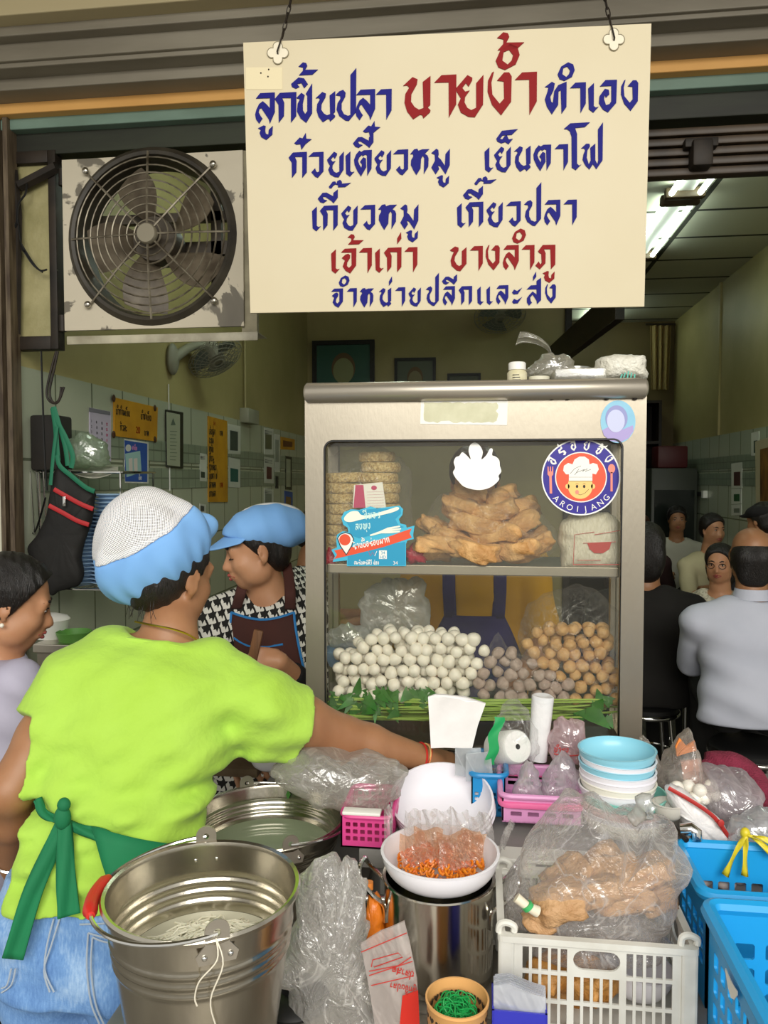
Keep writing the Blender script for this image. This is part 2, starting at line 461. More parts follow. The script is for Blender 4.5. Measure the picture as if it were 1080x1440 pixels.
WL, WR, FY, BY, CZ = -1.75, 2.2, 2.75, 9.25, 3.42
struct('floor', box2(B(), (-2.2, FY - 0.1, -0.1), (2.5, BY + 0.3, 0)), M_floor)
struct('pavement', box2(B(), (-7, -9, -0.1), (7, FY - 0.1, 0)), M_street)
struct('ceiling', box2(B(), (WL - 0.2, FY, CZ), (WR + 0.2, BY + 0.2, CZ + 0.15)), M_ceil)
struct('wall_left', box2(B(), (WL - 0.2, FY, 2.035), (WL, BY, CZ)), M_wall)
struct('wall_left_tiles', box2(B(), (WL - 0.2, FY, 0), (WL + 0.006, BY, 2.035)), M_tileL)
struct('wall_right', box2(B(), (WR, FY, 2.015), (WR + 0.2, BY, CZ)), M_wall)
struct('wall_right_tiles', box2(B(), (WR - 0.006, FY, 0), (WR + 0.2, BY, 2.015)), M_tileL)
for i, z in enumerate((1.55, 1.70)):
    struct('trim_%d' % (i + 1), box2(B(), (WL, FY + 0.1, z), (WL + 0.009, BY, z + 0.115)), M_border)
    struct('trim_%d' % (i + 3), box2(B(), (WR - 0.009, FY + 0.1, z), (WR, BY, z + 0.115)), M_border)
struct('wall_back', box2(B(), (WL - 0.2, BY, 0), (WR + 0.2, BY + 0.15, CZ)), mat('back_wall_paint', '6a5a32', 0.6))
# partition that carries the framed portraits
struct('wall_partition', box2(B(), (WL, 7.7, 0), (0.80, 7.8, CZ)), M_wall)
struct('trim_5', box2(B(), (0.80, 7.62, 0), (0.86, 7.82, CZ)), M_dark)
stair = B(); a, b = P(776, 505, 7.5), P(872, 425, 5.2); d = b - a
m4 = frame_mat((a + b) / 2, d, (0, 0, 1)).to_3x3()
box(stair, (a + b) / 2, (0.22, 0.06, d.length), m4)
struct('beam_stair', stair, M_dark)
# dado boundary strip and electrics on the right wall
struct('trim_6', box2(B(), (WR - 0.02, 7.5, 2.015), (WR, 7.54, CZ)), M_wall)
struct('trim_7', box2(B(), (WR - 0.02, 5.7, 2.015), (WR, 5.74, CZ)), M_wall)
struct('wall_front', box2(B(), (-4.5, FY - 0.05, 0), (WL - 0.02, FY + 0.1, 3.6)), mat('pale_end_tile', 'c8c6b2', 0.35))
struct('wall_front_end', box2(B(), (WR + 0.02, FY - 0.05, 0), (5, FY + 0.1, 3.6)), mat('pale_end_tile', 'c8c6b2', 0.35))

# ------------------------------------------------------------------ fascia over the opening, and the canopy
M_green = mat('dark_green_paint', '2b3020', 0.6, col2='191a10', nscale=4, lo=0.4, hi=0.6, stretch=(0.3, 1, 2))
M_teal = mat('weathered_teal_paint', '769082', 0.55, col2='637a6c', nscale=5, stretch=(0.4, 1, 1))
M_orange = mat('ochre_paint', 'e0ac62', 0.6, col2='cf9a52', nscale=4, stretch=(0.4, 1, 1))
M_grey = mat('grimy_grey_sheet', '918a7a', 0.5, col2='6d6657', nscale=3, lo=0.3, hi=0.7, stretch=(0.4, 1, 2.0))
M_cream = mat('cream_paint', 'b6a882', 0.6)
def band(name, yf, p0, p1, m, back=None):
    z0, z1 = P(170, p0, yf).z, P(170, p1, yf).z
    struct(name, box2(B(), (-4.5, yf, z0), (5, (back or FY + 0.12), z1), 0.004), m)
band('lintel', 2.74, 211, 165, M_green)
band('trim_8', 2.70, 173, 148, M_teal)
band('trim_9', 2.66, 150, 113, M_orange)
band('trim_10', 2.57, 116, 82, M_grey)
band('trim_11', 2.50, 84, 72, M_grey)
band('trim_12', 2.485, 74, 36, M_grey)
band('trim_13', 2.44, 38, 6, M_grey)
band('trim_14', 2.38, 8, -60, M_cream)
struct('canopy_slab', box2(B(), (-5, 0.5, 3.38), (5, 2.9, 3.5)), mat('canopy_soffit', '8e8672', 0.8))
# roller shutter track over the right side
g = thing('shutter_track', 'brown ribbed roller shutter track under the green beam at right', 'shutter', (1.0, 2.74, 2.7))
bm = B()
z0, z1 = P(1000, 247, 2.74).z, P(1000, 176, 2.74).z
for k in range(5):
    zz = z0 + (z1 - z0) * (k + 0.5) / 5
    box(bm, (2.0, 2.76, zz), (3.2, 0.05, (z1 - z0) / 5 * 0.8), None, 0.006)
obj('ribbed_rail', bm, mat('brown_rail', '4a3b2a', 0.5, col2='2c2116', nscale=6), g)
bm = B(); a, b = P(972, 236, 2.70), P(1002, 196, 2.70)
box2(bm, (a.x, 2.68, a.z), (b.x, 2.75, b.z), 0.01); box2(bm, (a.x - 0.02, 2.70, b.z - 0.02), (b.x + 0.02, 2.74, b.z + 0.01), 0.004)
obj('bracket', bm, M_rust, g)

# steel post at the left end, with the open sash
bm = B(); a, b = P(4, 400, 2.72), P(23, 400, 2.72)
box2(bm, (a.x, 2.68, 0), (a.x + 0.018, 2.74, 3.0)); box2(bm, (b.x - 0.018, 2.68, 0), (b.x, 2.74, 3.0)); box2(bm, (a.x, 2.72, 0), (b.x, 2.74, 3.0))
struct('trim_15', bm, mat('weathered_post', '6b5d48', 0.6, col2='3a2c1e', nscale=10, stretch=(4, 4, 0.5)))

# ------------------------------------------------------------------ window sash beside the fan
g = thing('window_sash', 'dark rusty steel window sash with greasy pane left of the fan', 'window', P(50, 495, 2.75))
def pxframe(bm, x0, y0, x1, y1, y, wl, wr, wt, wb, dep):
    a, b = P(x0, y1, y), P(x1, y0, y)
    box2(bm, (a.x, y - dep / 2, a.z), (a.x + wl, y + dep / 2, b.z), 0.003)
    box2(bm, (b.x - wr, y - dep / 2, a.z), (b.x, y + dep / 2, b.z), 0.003)
    box2(bm, (a.x + wl, y - dep / 2, b.z - wt), (b.x - wr, y + dep / 2, b.z), 0.003)
    box2(bm, (a.x + wl, y - dep / 2, a.z), (b.x - wr, y + dep / 2, a.z + wb), 0.003)
    return a, b
bm = B(); a, b = pxframe(bm, 8, 214, 82, 494, 2.76, 0.055, 0.03, 0.045, 0.05, 0.05)
obj('sash_frame', bm, M_rust, g)
bm = B(); box2(bm, (a.x + 0.05, 2.76, a.z + 0.04), (b.x - 0.025, 2.766, b.z - 0.04))
obj('pane', bm, mat('greasy_frosted_glass', 'a79f74', 0.35, col2='8d875c', nscale=7, bump=0.3, bscale=30), g)
bm = B(); a, b = P(28, 262, 2.73), P(80, 235, 2.73)
tube(bm, [a, b], 0.022, 6); tube(bm, [P(20, 240, 2.735), P(26, 300, 2.735), P(24, 470, 2.735)], 0.014, 6)
obj('stay', bm, M_rust, g)
for py in (250, 455):
    bm = B(); q = P(88, py, 2.735); lathe(bm, [(0, -0.03), (0.014, -0.03), (0.014, 0.03), (0, 0.03)], 12, T(*q)); box(bm, q + V((0.012, 0.01, 0)), (0.05, 0.006, 0.055), None, 0.002)
    obj('hinge', bm, M_rust, g)
bm = B()
tube(bm, catmull([P(38, 255, 2.72), P(36, 272, 2.71), P(26, 288, 2.71), P(22, 318, 2.72), P(8, 328, 2.72)], 5), 0.004, 6)
tube(bm, catmull([P(24, 300, 2.72), P(30, 345, 2.71), P(33, 352, 2.70), P(28, 340, 2.71), P(44, 366, 2.71), P(56, 380, 2.71), P(66, 379, 2.71)], 5), 0.0035, 6)
tube(bm, catmull([P(30, 348, 2.71), P(46, 372, 2.71), P(60, 383, 2.71)], 5), 0.003, 6)
tag(obj('loose_wire', bm, M_black), 'loose black wire dangling over the greasy window pane', 'wire')

# ------------------------------------------------------------------ exhaust fan
FYF = 2.72
g = thing('exhaust_fan', 'round wall exhaust fan in square peeling cream panel', 'fan', P(215, 465, FYF))
a, b = P(91, 465, FYF), P(341, 211, FYF)
c = P(213, 333, FYF); R = 0.292
def circ(cx, cz, r, n=56): return [(cx + r * math.cos(2 * PI * k / n), cz + r * math.sin(2 * PI * k / n)) for k in range(n)]
M_peel, nt, bs, out = nt_new('peeling_paint')
vv = coord(nt)
nz = noise(nt, vv, 5.5, 5, 0.4)
nt.links.new(ramp(nt, nz, [(0.0, 'b9b09c'), (0.57, 'c2b9a4'), (0.59, '6d675a'), (1.0, '565045')]), bs.inputs['Base Color'])
bs.inputs['Roughness'].default_value = 0.6; MATS['peeling_paint'] = M_peel
bm = B(); poly(bm, [(a.x, a.z), (b.x, a.z), (b.x, b.z), (a.x, b.z)], (0, FYF + 0.012, 0), (1, 0, 0), (0, 0, 1), 0.012, [circ(c.x, c.z, R)])
obj('panel', bm, M_peel, g, smooth=False)
bm = B(); lathe(bm, [(R + 0.03, 0), (R + 0.012, 0.016), (R, 0.012), (R - 0.012, -0.03), (R - 0.012, -0.12)], 64, frame_mat((c.x, FYF, c.z), (0, -1, 0), (1, 0, 0)))
obj('shroud', bm, mat('grimy_shroud', '3c362a', 0.55, col2='211c14', nscale=8), g)
bm = B()
for k in range(9):
    r = R * (0.17 + 0.83 * k / 8.4)
    tube(bm, [V((c.x + r * math.cos(t), FYF - 0.035 + 0.02 * (k / 8) ** 2, c.z + r * math.sin(t))) for t in [2 * PI * q / 48 for q in range(48)]], 0.0032, 5, True)
for k in range(8):
    t = k * PI / 4 + 0.01; L = R * (1.17 if k % 2 else 1.03)
    tube(bm, [V((c.x + r * math.cos(t), FYF - 0.037 + 0.02 * (r / R) ** 2, c.z + r * math.sin(t))) for r in (R * 0.12, R * 0.6, L)], 0.0042, 5)
obj('guard', bm, mat('guard_wire', '8a8270', 0.4, metal=0.4, col2='4a4132', nscale=20), g)
for k in range(4):
    t = PI / 4 + k * PI / 2; r = R * 1.17
    bm = B(); ell(bm, (c.x + r * math.cos(t), FYF - 0.018, c.z + r * math.sin(t)), (0.013, 0.01, 0.013), None, 12, 8)
    obj('bolt', bm, M_steel, g)
bm = B(); lathe(bm, [(0, 0), (0.033, 0), (0.038, -0.006), (0.038, -0.02)], 28, frame_mat((c.x, FYF - 0.05, c.z), (0, -1, 0)))
obj('badge', bm, mat('badge_metal', '8a8371', 0.4, metal=0.4), g)
for k in range(5):
    bm = B(); t0 = k * 2 * PI / 5 + 0.5
    def bl(u, v, t0=t0):
        r = 0.05 + (R - 0.03 - 0.05) * u
        wdt = 0.20 + 0.32 * math.sin(PI * min(1, u * 0.75 + 0.1))
        t = t0 + (v - 0.5) * wdt * 1.55 + 0.25 * u
        return V((c.x + r * math.cos(t), FYF + 0.055 + 0.07 * (v - 0.5), c.z + r * math.sin(t)))
    sheet(bm, bl, 10, 8, th=0.003)
    obj('blade', bm, mat('grimy_blade', '756a58', 0.5, col2='453a2c', nscale=9), g)
bm = B(); lathe(bm, [(0, -0.06), (0.075, -0.06), (0.085, 0.0), (0.08, 0.06), (0.0, 0.06)], 28, frame_mat((c.x, FYF + 0.08, c.z), (0, -1, 0)))
box(bm, (c.x + 0.16, FYF + 0.17, c.z), (0.35, 0.03, 0.05)); box(bm, (c.x + 0.19, FYF + 0.17, c.z), (0.04, 0.03, 0.56)); box(bm, (c.x, FYF + 0.17, c.z + 0.12), (0.56, 0.03, 0.035))
obj('motor', bm, mat('motor_dark', '4a4134', 0.5), g)
bm = B(); a, b = P(104, 488, 2.69), P(368, 470, 2.69)
box2(bm, (a.x, 2.64, a.z), (b.x, 2.645, b.z), 0.002); box2(bm, (a.x, 2.64, b.z - 0.004), (b.x, 2.76, b.z), 0.002)
tag(obj('angle_rail', bm, mat('rail_cream', 'b9b39c', 0.5, col2='8f8974', nscale=8)), 'cream metal angle rail running under the exhaust fan', 'rail')
bm = B(); a, b = P(342, 468, 2.75), P(350, 214, 2.75); box2(bm, (a.x, 2.735, a.z), (b.x + 0.03, 2.76, b.z))
tag(obj('side_board', bm, mat('pale_board', '9d957a', 0.6, col2='6f6850', nscale=7)), 'narrow pale board upright beside the exhaust fan panel', 'board')

# ------------------------------------------------------------------ the hanging sign
SQ = quad_pts([(342, 60), (916, 33), (906, 431), (352, 440)], 2.0)
tl, tr, br_, bl_ = SQ
su = (br_ - bl_).normalized(); sn = su.cross((tl - bl_)).normalized(); sv = sn.cross(su)
g = thing('sign_board', 'large cream hanging shop sign with blue and red thai lettering', 'sign', (bl_ + br_) / 2)
def s2(px, py):
    q = PP(px, py, bl_, sn) - bl_; return (q.dot(su), q.dot(sv))
def pp2(l): return [s2(*q) for q in l]
bm = B(); poly(bm, pp2([(352, 440), (906, 431), (916, 33), (342, 60)]), bl_ - sn * 0.012, su, sv, 0.012)
obj('board', bm, mat('cream_acrylic', 'cfc3a4', 0.5, col2='cbbe9d', nscale=2), g, smooth=False)
def sign_row(bm, row, x0, base, slope, h):
    for ch, left, *dy in row:
        bx = base + slope * (left - x0) - (dy[0] if dy else 0)
        f = lambda l: [s2(left + p * h, bx + slope * p * h - q * h) for p, q in l]
        if ch == 'ะ':
            for k in (0, 0.5): poly(bm, f([(p * 1.05, q + k) for p, q in COMMA]), bl_, su, sv, 0.0025)
            continue
        o_, hs = G[ch]
        poly(bm, f(o_), bl_, su, sv, 0.0025, [f(q) for q in hs])
r1 = (345, 175.3, -0.034)
M_sbl, M_srd = mat('sign_blue', '0c0c74', 0.6, spec=0.2), mat('sign_red', '86060a', 0.6, spec=0.2)
for m_, lab, row, par_ in (
  (M_sbl, 'dark blue thai letters', [('ล', 359), ('ู', 363), ('ก', 386.6), ('ช', 417), ('ิ', 409.5), ('้', 420, 17), ('น', 444), ('ป', 472), ('ล', 500), ('า', 528.7), ('ท', 766), ('ํ', 784), ('า', 801.6), ('เ', 827), ('อ', 842), ('ง', 873)], (*r1, 41.5)),
  (M_sbl, 'dark blue thai letters', [('ก', 406), ('๋', 414), ('ว', 434), ('ย', 460), ('เ', 486), ('ต', 498), ('ี', 496.5), ('๋', 510.5, 14), ('ย', 526.5), ('ว', 553), ('ห', 577), ('ม', 606.6), ('ู', 614), ('เ', 681.3), ('ย', 694.8), ('็', 697.8), ('น', 722.8), ('ต', 750), ('า', 780), ('โ', 792.8), ('ฟ', 817)], (411, 251, -0.030, 35.2)),
  (M_sbl, 'dark blue thai letters', [('เ', 439), ('ก', 450), ('ี', 447), ('๊', 462.4), ('ย', 480), ('ว', 507), ('ห', 532), ('ม', 563), ('ู', 570.7), ('เ', 642.6), ('ก', 654.6), ('ี', 651), ('๊', 667), ('ย', 684), ('ว', 711.7), ('ป', 737), ('ล', 765), ('า', 792.6)], (430, 325.6, -0.024, 34.4)),
  (M_sbl, 'dark blue thai letters', [('จ', 466), ('ํ', 476.5), ('า', 488), ('ห', 506), ('น', 533), ('่', 547, -1), ('า', 556), ('ย', 574.5), ('ป', 599), ('ล', 622.5), ('ี', 621.5), ('ก', 645), ('เ', 671), ('เ', 684), ('ล', 697.5), ('ะ', 720), ('ส', 740.5), ('่', 749.5, 2), ('ง', 766.5)], (475, 432.6, -0.018, 26)),
  (M_srd, 'dark red thai letters', [('น', 567), ('า', 610.8), ('ย', 641), ('ง', 685.6), ('ํ', 697), ('้', 699, 23), ('า', 724)], (*r1, 58)),
  (M_srd, 'dark red thai letters', [('เ', 465.8), ('จ', 479.7), ('้', 489), ('า', 505), ('เ', 527.6), ('ก', 540), ('่', 558.5), ('า', 569), ('บ', 632.8), ('า', 661), ('ง', 683), ('ล', 707), ('ํ', 720), ('า', 733.5), ('ภ', 752.7), ('ู', 763)], (455, 385, -0.018, 33.8)),
):
    bm = B(); sign_row(bm, row, *par_); obj('lettering', bm, m_, g, smooth=False)['label'] = lab
M_line = mat('pencil_grey', '8f876f', 0.6)
for (cx, cy) in ((391, 75), (863, 56)):
    bm = B(); pts = []
    for k in range(32):
        t = k * 2 * PI / 32; r = 9 + 6 * abs(math.cos(2 * t)) ** 0.8
        pts.append((cx + r * math.cos(t), cy + r * 1.05 * math.sin(t)))
    poly(bm, pp2(pts), bl_, su, sv, 0.003)
    fl = obj('eyelet_plate', bm, mat('eyelet_cream', 'ddd3ba', 0.4), g, smooth=False); fl['label'] = 'flower shaped eyelet plate'
    bm = B(); tube(bm, [bl_ + su * p + sv * q + sn * 0.003 for p, q in pp2(pts)], 0.0012, 4, True)
    obj('outline', bm, M_line, fl)
bm = B(); poly(bm, pp2([(346, 126), (397, 126), (397, 95), (346, 95)]), bl_, su, sv, 0.001)
tp = obj('tape_patch', bm, mat('masking_tape', 'dccfa9', 0.6), g, smooth=False)
bm = B()
for px, py in ((367, 103), (378, 98), (377, 108)): ell(bm, bl_ + su * s2(px, py)[0] + sv * s2(px, py)[1] + sn * 0.001, 0.0022, None, 8, 6)
obj('pin', bm, M_rust, tp)
for (px, py, tx) in ((391, 75, 410), (863, 56, 849)):
    p0 = bl_ + su * s2(px, py)[0] + sv * s2(px, py)[1] + sn * 0.006
    q = PP(tx, -10, bl_, sn); top = p0 + (q - p0) * (3.38 - p0.z) / (q.z - p0.z)
    mid = PP(px + (tx - px) * 0.3, py - 22, bl_, sn)
    bm = B(); tube(bm, [p0 + V((0, 0.008, -0.004)), p0 + sn * 0.004, mid + sn * 0.004], 0.0022, 6)
    n = 34; L = top - mid
    for k in range(n):
        c0 = mid + L * ((k + 0.5) / n); ax = L.normalized(); sd = V((1, 0, 0)) if k % 2 else V((0, 1, 0))
        sd = (sd - ax * sd.dot(ax)).normalized(); hl = L.length / n * 0.68
        tube(bm, [c0 + ax * hl * math.cos(t) + sd * 0.0045 * math.sin(t) for t in [2 * PI * w / 10 for w in range(10)]], 0.0017, 4, True)
    h = obj('chain', bm, M_rust)
    tag(h, 'dark chain holding up the %s corner of the cream sign' % ('taped' if px < 500 else 'untaped'), 'chain', 'chains holding the sign')

# ------------------------------------------------------------------ fluorescent lamps on the ceiling
M_tube = mat('lit_tube', 'ffffff', 0.3, emit='eafff0', estr=9)
M_tube2 = mat('lit_tube_added', 'ffffff', 0.3, emit='eafff0', estr=17)  # stronger glow, only for the added unseen lamp
for i, (y0, y1, lab) in enumerate(((3.85, 5.02, 'twin tube lamp on shop ceiling nearest the street'), (5.14, 6.35, 'twin tube lamp on ceiling behind the first, partly behind sign'), (8.0, 9.0, 'farthest twin tube lamp on the ceiling, below the sign corner'), (3.7, 4.8, 'unseen twin tube lamp added over the left side, hidden behind the sign'))):
    X0 = 1.24 if i < 3 else -0.75  # last lamp is unseen, added to brighten the upper left wall
    g = thing('tube_lamp', lab, 'ceiling lamp', (X0, (y0 + y1) / 2, CZ), 0, 'fluorescent ceiling lamps')
    bm = B(); box2(bm, (X0 - 0.05, y0, CZ - 0.045), (X0 + 0.05, y1, CZ - 0.001), 0.008)
    obj('batten', bm, M_white, g)
    for s in (-1, 1):
        bm = B(); tube(bm, [(X0 + s * 0.085, y0 + 0.03, CZ - 0.06), (X0 + s * 0.085, y1 - 0.03, CZ - 0.06)], 0.017, 12)
        obj('tube', bm, M_tube2 if i == 3 else M_tube, g)
    for y in (y0, y1):
        bm = B(); box2(bm, (X0 - 0.12, y - 0.03, CZ - 0.085), (X0 + 0.12, y + 0.03, CZ - 0.02), 0.012)
        obj('end_holder', bm, mat('holder_brown', '5a4a36', 0.5), g)
# ------------------------------------------------------------------ smooth bodies: blended distance shapes, one continuous skin
def _np(a): return np.array(a, dtype=np.float32)
class Fig:
    def __init__(s): s.p = []
    def cap(s, a, b, ra, rb, k=0.02, tag='', op='+'):
        s.p.append(('c', (_np(a), _np(b), ra, rb), k, tag, op)); return s
    def chain(s, pts, rs, k=0.02, tag=''):
        for i in range(len(pts) - 1): s.cap(pts[i], pts[i + 1], rs[i], rs[i + 1], k, tag)
        return s
    def ell(s, c, r, R=None, k=0.02, tag='', op='+'):
        R = _np(R) if R is not None else np.eye(3, dtype=np.float32)
        s.p.append(('e', (_np(c), _np([r] * 3 if isinstance(r, (int, float)) else r), R), k, tag, op)); return s
    def box(s, c, half, rad, R=None, k=0.02, tag='', op='+'):
        R = _np(R) if R is not None else np.eye(3, dtype=np.float32)
        s.p.append(('b', (_np(c), _np(half), rad, R), k, tag, op)); return s
    def loft(s, lf, k=0.03, tag=''):
        s.p.append(('l', (lf,), k, tag, '+')); return s
    def sub(s, tags, infl=0.0):
        f = Fig()
        for kind, a, k, t, op in s.p:
            if t in tags and op == '+': f.p.append((kind, a, k, t, op, infl))
        return f
def _bounds(q):
    kind, a = q[0], q[1]
    if kind == 'c':
        r = max(a[2], a[3]); return np.minimum(a[0], a[1]) - r, np.maximum(a[0], a[1]) + r
    if kind == 'e': r = np.abs(a[2]) @ a[1]; return a[0] - r, a[0] + r
    if kind == 'b': r = np.abs(a[3]) @ (a[1] + a[2]); return a[0] - r, a[0] + r
    if kind == 'l': return a[0].bounds()
def _dist(q, X, Y, Z):
    kind, a = q[0], q[1]
    if kind == 'c':
        p, b, ra, rb = a; d = b - p; L = max(float(d @ d), 1e-9)
        x, y, z = X - p[0], Y - p[1], Z - p[2]
        t = np.clip((x * d[0] + y * d[1] + z * d[2]) / L, 0, 1)
        return np.sqrt((x - t * d[0]) ** 2 + (y - t * d[1]) ** 2 + (z - t * d[2]) ** 2) - (ra + (rb - ra) * t)
    if kind in 'eb':
        c = a[0]; R = a[-1]
        x, y, z = X - c[0], Y - c[1], Z - c[2]
        l = [x * R[0, i] + y * R[1, i] + z * R[2, i] for i in range(3)]
        if kind == 'e':
            r = a[1]
            k0 = np.sqrt(sum((l[i] / r[i]) ** 2 for i in range(3)))
            k1 = np.sqrt(sum((l[i] / r[i] ** 2) ** 2 for i in range(3))) + 1e-6
            return k0 * (k0 - 1) / k1
        h = a[1]; qd = [np.abs(l[i]) - h[i] for i in range(3)]
        return np.sqrt(sum(np.maximum(v, 0) ** 2 for v in qd)) + np.minimum(np.maximum(np.maximum(qd[0], qd[1]), qd[2]), 0) - a[2]
    return a[0].dist(X, Y, Z)
class Loft:
    """stack of ellipses along a bent spine: centres, half widths (side), half depths (front)"""
    def __init__(s, cs, rs, side, n=24, p=2.25):
        cs = [V(c) for c in cs]
        C2 = catmull(cs, n)
        R2 = catmull([V((a, b, 0)) for a, b in rs], n)
        s.c = np.array([tuple(c) for c in C2], dtype=np.float32); s.r = np.array([(r.x, r.y) for r in R2], dtype=np.float32)
        ax = V(cs[-1]) - V(cs[0]); s.ax = _np(ax.normalized())
        sd = V(side); sd = (sd - V(s.ax) * sd.dot(V(s.ax))).normalized(); s.sd = _np(sd)
        s.fr = _np(V(s.ax).cross(sd)); s.t = (s.c - s.c[0]) @ s.ax; s.pw = p
    def bounds(s):
        m = float(s.r.max()) + 0.01
        return s.c.min(0) - m, s.c.max(0) + m
    def dist(s, X, Y, Z):
        o = s.c[0]; x, y, z = X - o[0], Y - o[1], Z - o[2]
        t = x * s.ax[0] + y * s.ax[1] + z * s.ax[2]
        ti = np.interp(t, s.t, np.arange(len(s.t)))
        lk = lambda arr: np.interp(ti, np.arange(len(arr)), arr).astype(np.float32)
        a = s.c - o
        u = x * s.sd[0] + y * s.sd[1] + z * s.sd[2] - lk(a @ s.sd)
        w = x * s.fr[0] + y * s.fr[1] + z * s.fr[2] - lk(a @ s.fr)
        r1, r2 = lk(s.r[:, 0]), lk(s.r[:, 1])
        q = (np.abs(u / r1) ** s.pw + np.abs(w / r2) ** s.pw) ** (1 / s.pw)
        d = (q - 1) * np.minimum(r1, r2)
        over = np.maximum(np.maximum(s.t[0] - t, t - s.t[-1]), 0)
        return np.where(over > 0, np.sqrt(np.maximum(d, 0) ** 2 + over ** 2) + np.minimum(d, 0) * 0 , d)
    def at(s, f, th, off=0.0):
        """surface point: f 0..1 along the spine, th angle from the side axis towards the front"""
        i = f * (len(s.t) - 1); k = int(min(i, len(s.t) - 2)); w = i - k
        c = s.c[k] * (1 - w) + s.c[k + 1] * w; r = s.r[k] * (1 - w) + s.r[k + 1] * w
        cu, su_ = math.cos(th), math.sin(th); e = 2 / s.pw
        u = (abs(cu) ** e) * (1 if cu >= 0 else -1) * (r[0] + off); v = (abs(su_) ** e) * (1 if su_ >= 0 else -1) * (r[1] + off)
        return V(c + s.sd * u + s.fr * v)
def nets(v, org, h, name):
    s = v < 0
    n = [d - 1 for d in v.shape]
    def cn(o): return tuple(slice(o[i], o[i] + n[i]) for i in range(3))
    cs = [(i, j, k) for i in (0, 1) for j in (0, 1) for k in (0, 1)]
    cnt = sum(s[cn(o)].astype(np.int8) for o in cs)
    mask = (cnt > 0) & (cnt < 8)
    idx = np.full(mask.shape, -1, np.int32); ii = np.argwhere(mask); idx[mask] = np.arange(len(ii))
    pos = np.zeros((len(ii), 3), np.float32); num = np.zeros(len(ii), np.float32)
    vals = {o: v[cn(o)][mask] for o in cs}
    for o in cs:
        for ax in range(3):
            if o[ax]: continue
            o2 = list(o); o2[ax] = 1; o2 = tuple(o2)
            a, b = vals[o], vals[o2]; cr = (a < 0) != (b < 0)
            t = np.where(cr, a / np.where(cr, a - b, 1), 0)
            e = np.tile(_np(o), (len(ii), 1)); e[:, ax] += t
            pos += e * cr[:, None]; num += cr
    P_ = org + (ii + pos / num[:, None]) * h
    quads = []
    for ax in range(3):
        o1, o2 = [x for x in range(3) if x != ax]
        sl0 = [slice(None)] * 3; sl1 = [slice(None)] * 3
        sl0[ax] = slice(0, -1); sl1[ax] = slice(1, None)
        A = s[tuple(sl0)]; Bq = s[tuple(sl1)]
        e = np.argwhere(A != Bq)
        e = e[(e[:, o1] > 0) & (e[:, o2] > 0) & (e[:, o1] < n[o1]) & (e[:, o2] < n[o2])]
        if not len(e): continue
        q = []
        for d1, d2 in ((-1, -1), (0, -1), (0, 0), (-1, 0)):
            f = e.copy(); f[:, o1] += d1; f[:, o2] += d2; q.append(idx[f[:, 0], f[:, 1], f[:, 2]])
        q = np.stack(q, 1); ins = A[e[:, 0], e[:, 1], e[:, 2]]
        flip = ins if ax != 1 else ~ins
        q[~flip] = q[~flip][:, ::-1]
        quads.append(q)
    Q = np.concatenate(quads); Q = Q[(Q >= 0).all(1)]
    for _ in range(2):      # relax
        acc = np.zeros_like(P_); c_ = np.zeros(len(P_), np.float32)
        for a in range(4):
            b = (a + 1) % 4
            np.add.at(acc, Q[:, a], P_[Q[:, b]]); np.add.at(acc, Q[:, b], P_[Q[:, a]])
            np.add.at(c_, Q[:, a], 1); np.add.at(c_, Q[:, b], 1)
        P_ = P_ * 0.5 + 0.5 * acc / np.maximum(c_, 1)[:, None]
    me = bpy.data.meshes.new(name)
    me.vertices.add(len(P_)); me.vertices.foreach_set('co', P_.astype(np.float32).ravel())
    me.loops.add(len(Q) * 4); me.loops.foreach_set('vertex_index', Q.astype(np.int32).ravel())
    me.polygons.add(len(Q)); me.polygons.foreach_set('loop_start', np.arange(0, len(Q) * 4, 4, dtype=np.int32))
    me.update(calc_edges=True); me.validate()
    return me
def solid(fig, h, name='m', cut=None, disp=None, pad=0.03):
    """cut(X,Y,Z): keep where negative; disp(X,Y,Z): pushes the surface in (+) or out (-)"""
    bs = [_bounds(q) for q in fig.p]
    inf = [(q[5] if len(q) > 5 else 0) for q in fig.p]
    lo = np.min([b[0] - i for b, i in zip(bs, inf)], 0) - pad; hi = np.max([b[1] + i for b, i in zip(bs, inf)], 0) + pad
    ax = [np.arange(lo[i], hi[i] + h, h, dtype=np.float32) for i in range(3)]
    v = np.full([len(a) for a in ax], 1.0, np.float32)
    for q, b, i in zip(fig.p, bs, inf):
        k, op = q[2], q[4]; m = k + i + 3 * h
        sl = [slice(max(int((b[0][d] - m - lo[d]) / h), 0), int((b[1][d] + m - lo[d]) / h) + 2) for d in range(3)]
        X, Y, Z = ax[0][sl[0]][:, None, None], ax[1][sl[1]][None, :, None], ax[2][sl[2]][None, None, :]
        d = _dist(q, X, Y, Z) - i; w = v[tuple(sl)]
        if op == '+':
            if k > 0:
                hh = np.clip(0.5 + 0.5 * (w - d) / k, 0, 1); v[tuple(sl)] = w + (d - w) * hh - k * hh * (1 - hh)
            else: v[tuple(sl)] = np.minimum(w, d)
        else:
            d = -d; hh = np.clip(0.5 - 0.5 * (w - d) / k, 0, 1); v[tuple(sl)] = w + (d - w) * hh + k * hh * (1 - hh)
    X, Y, Z = ax[0][:, None, None], ax[1][None, :, None], ax[2][None, None, :]
    if disp is not None: v = np.where(np.abs(v) < 0.09, v + disp(X, Y, Z), v)
    if cut is not None: v = np.maximum(v, cut(X, Y, Z))
    v[0] = v[-1] = 1; v[:, 0] = v[:, -1] = 1; v[:, :, 0] = v[:, :, -1] = 1
    return nets(v.astype(np.float32), lo, h, name)
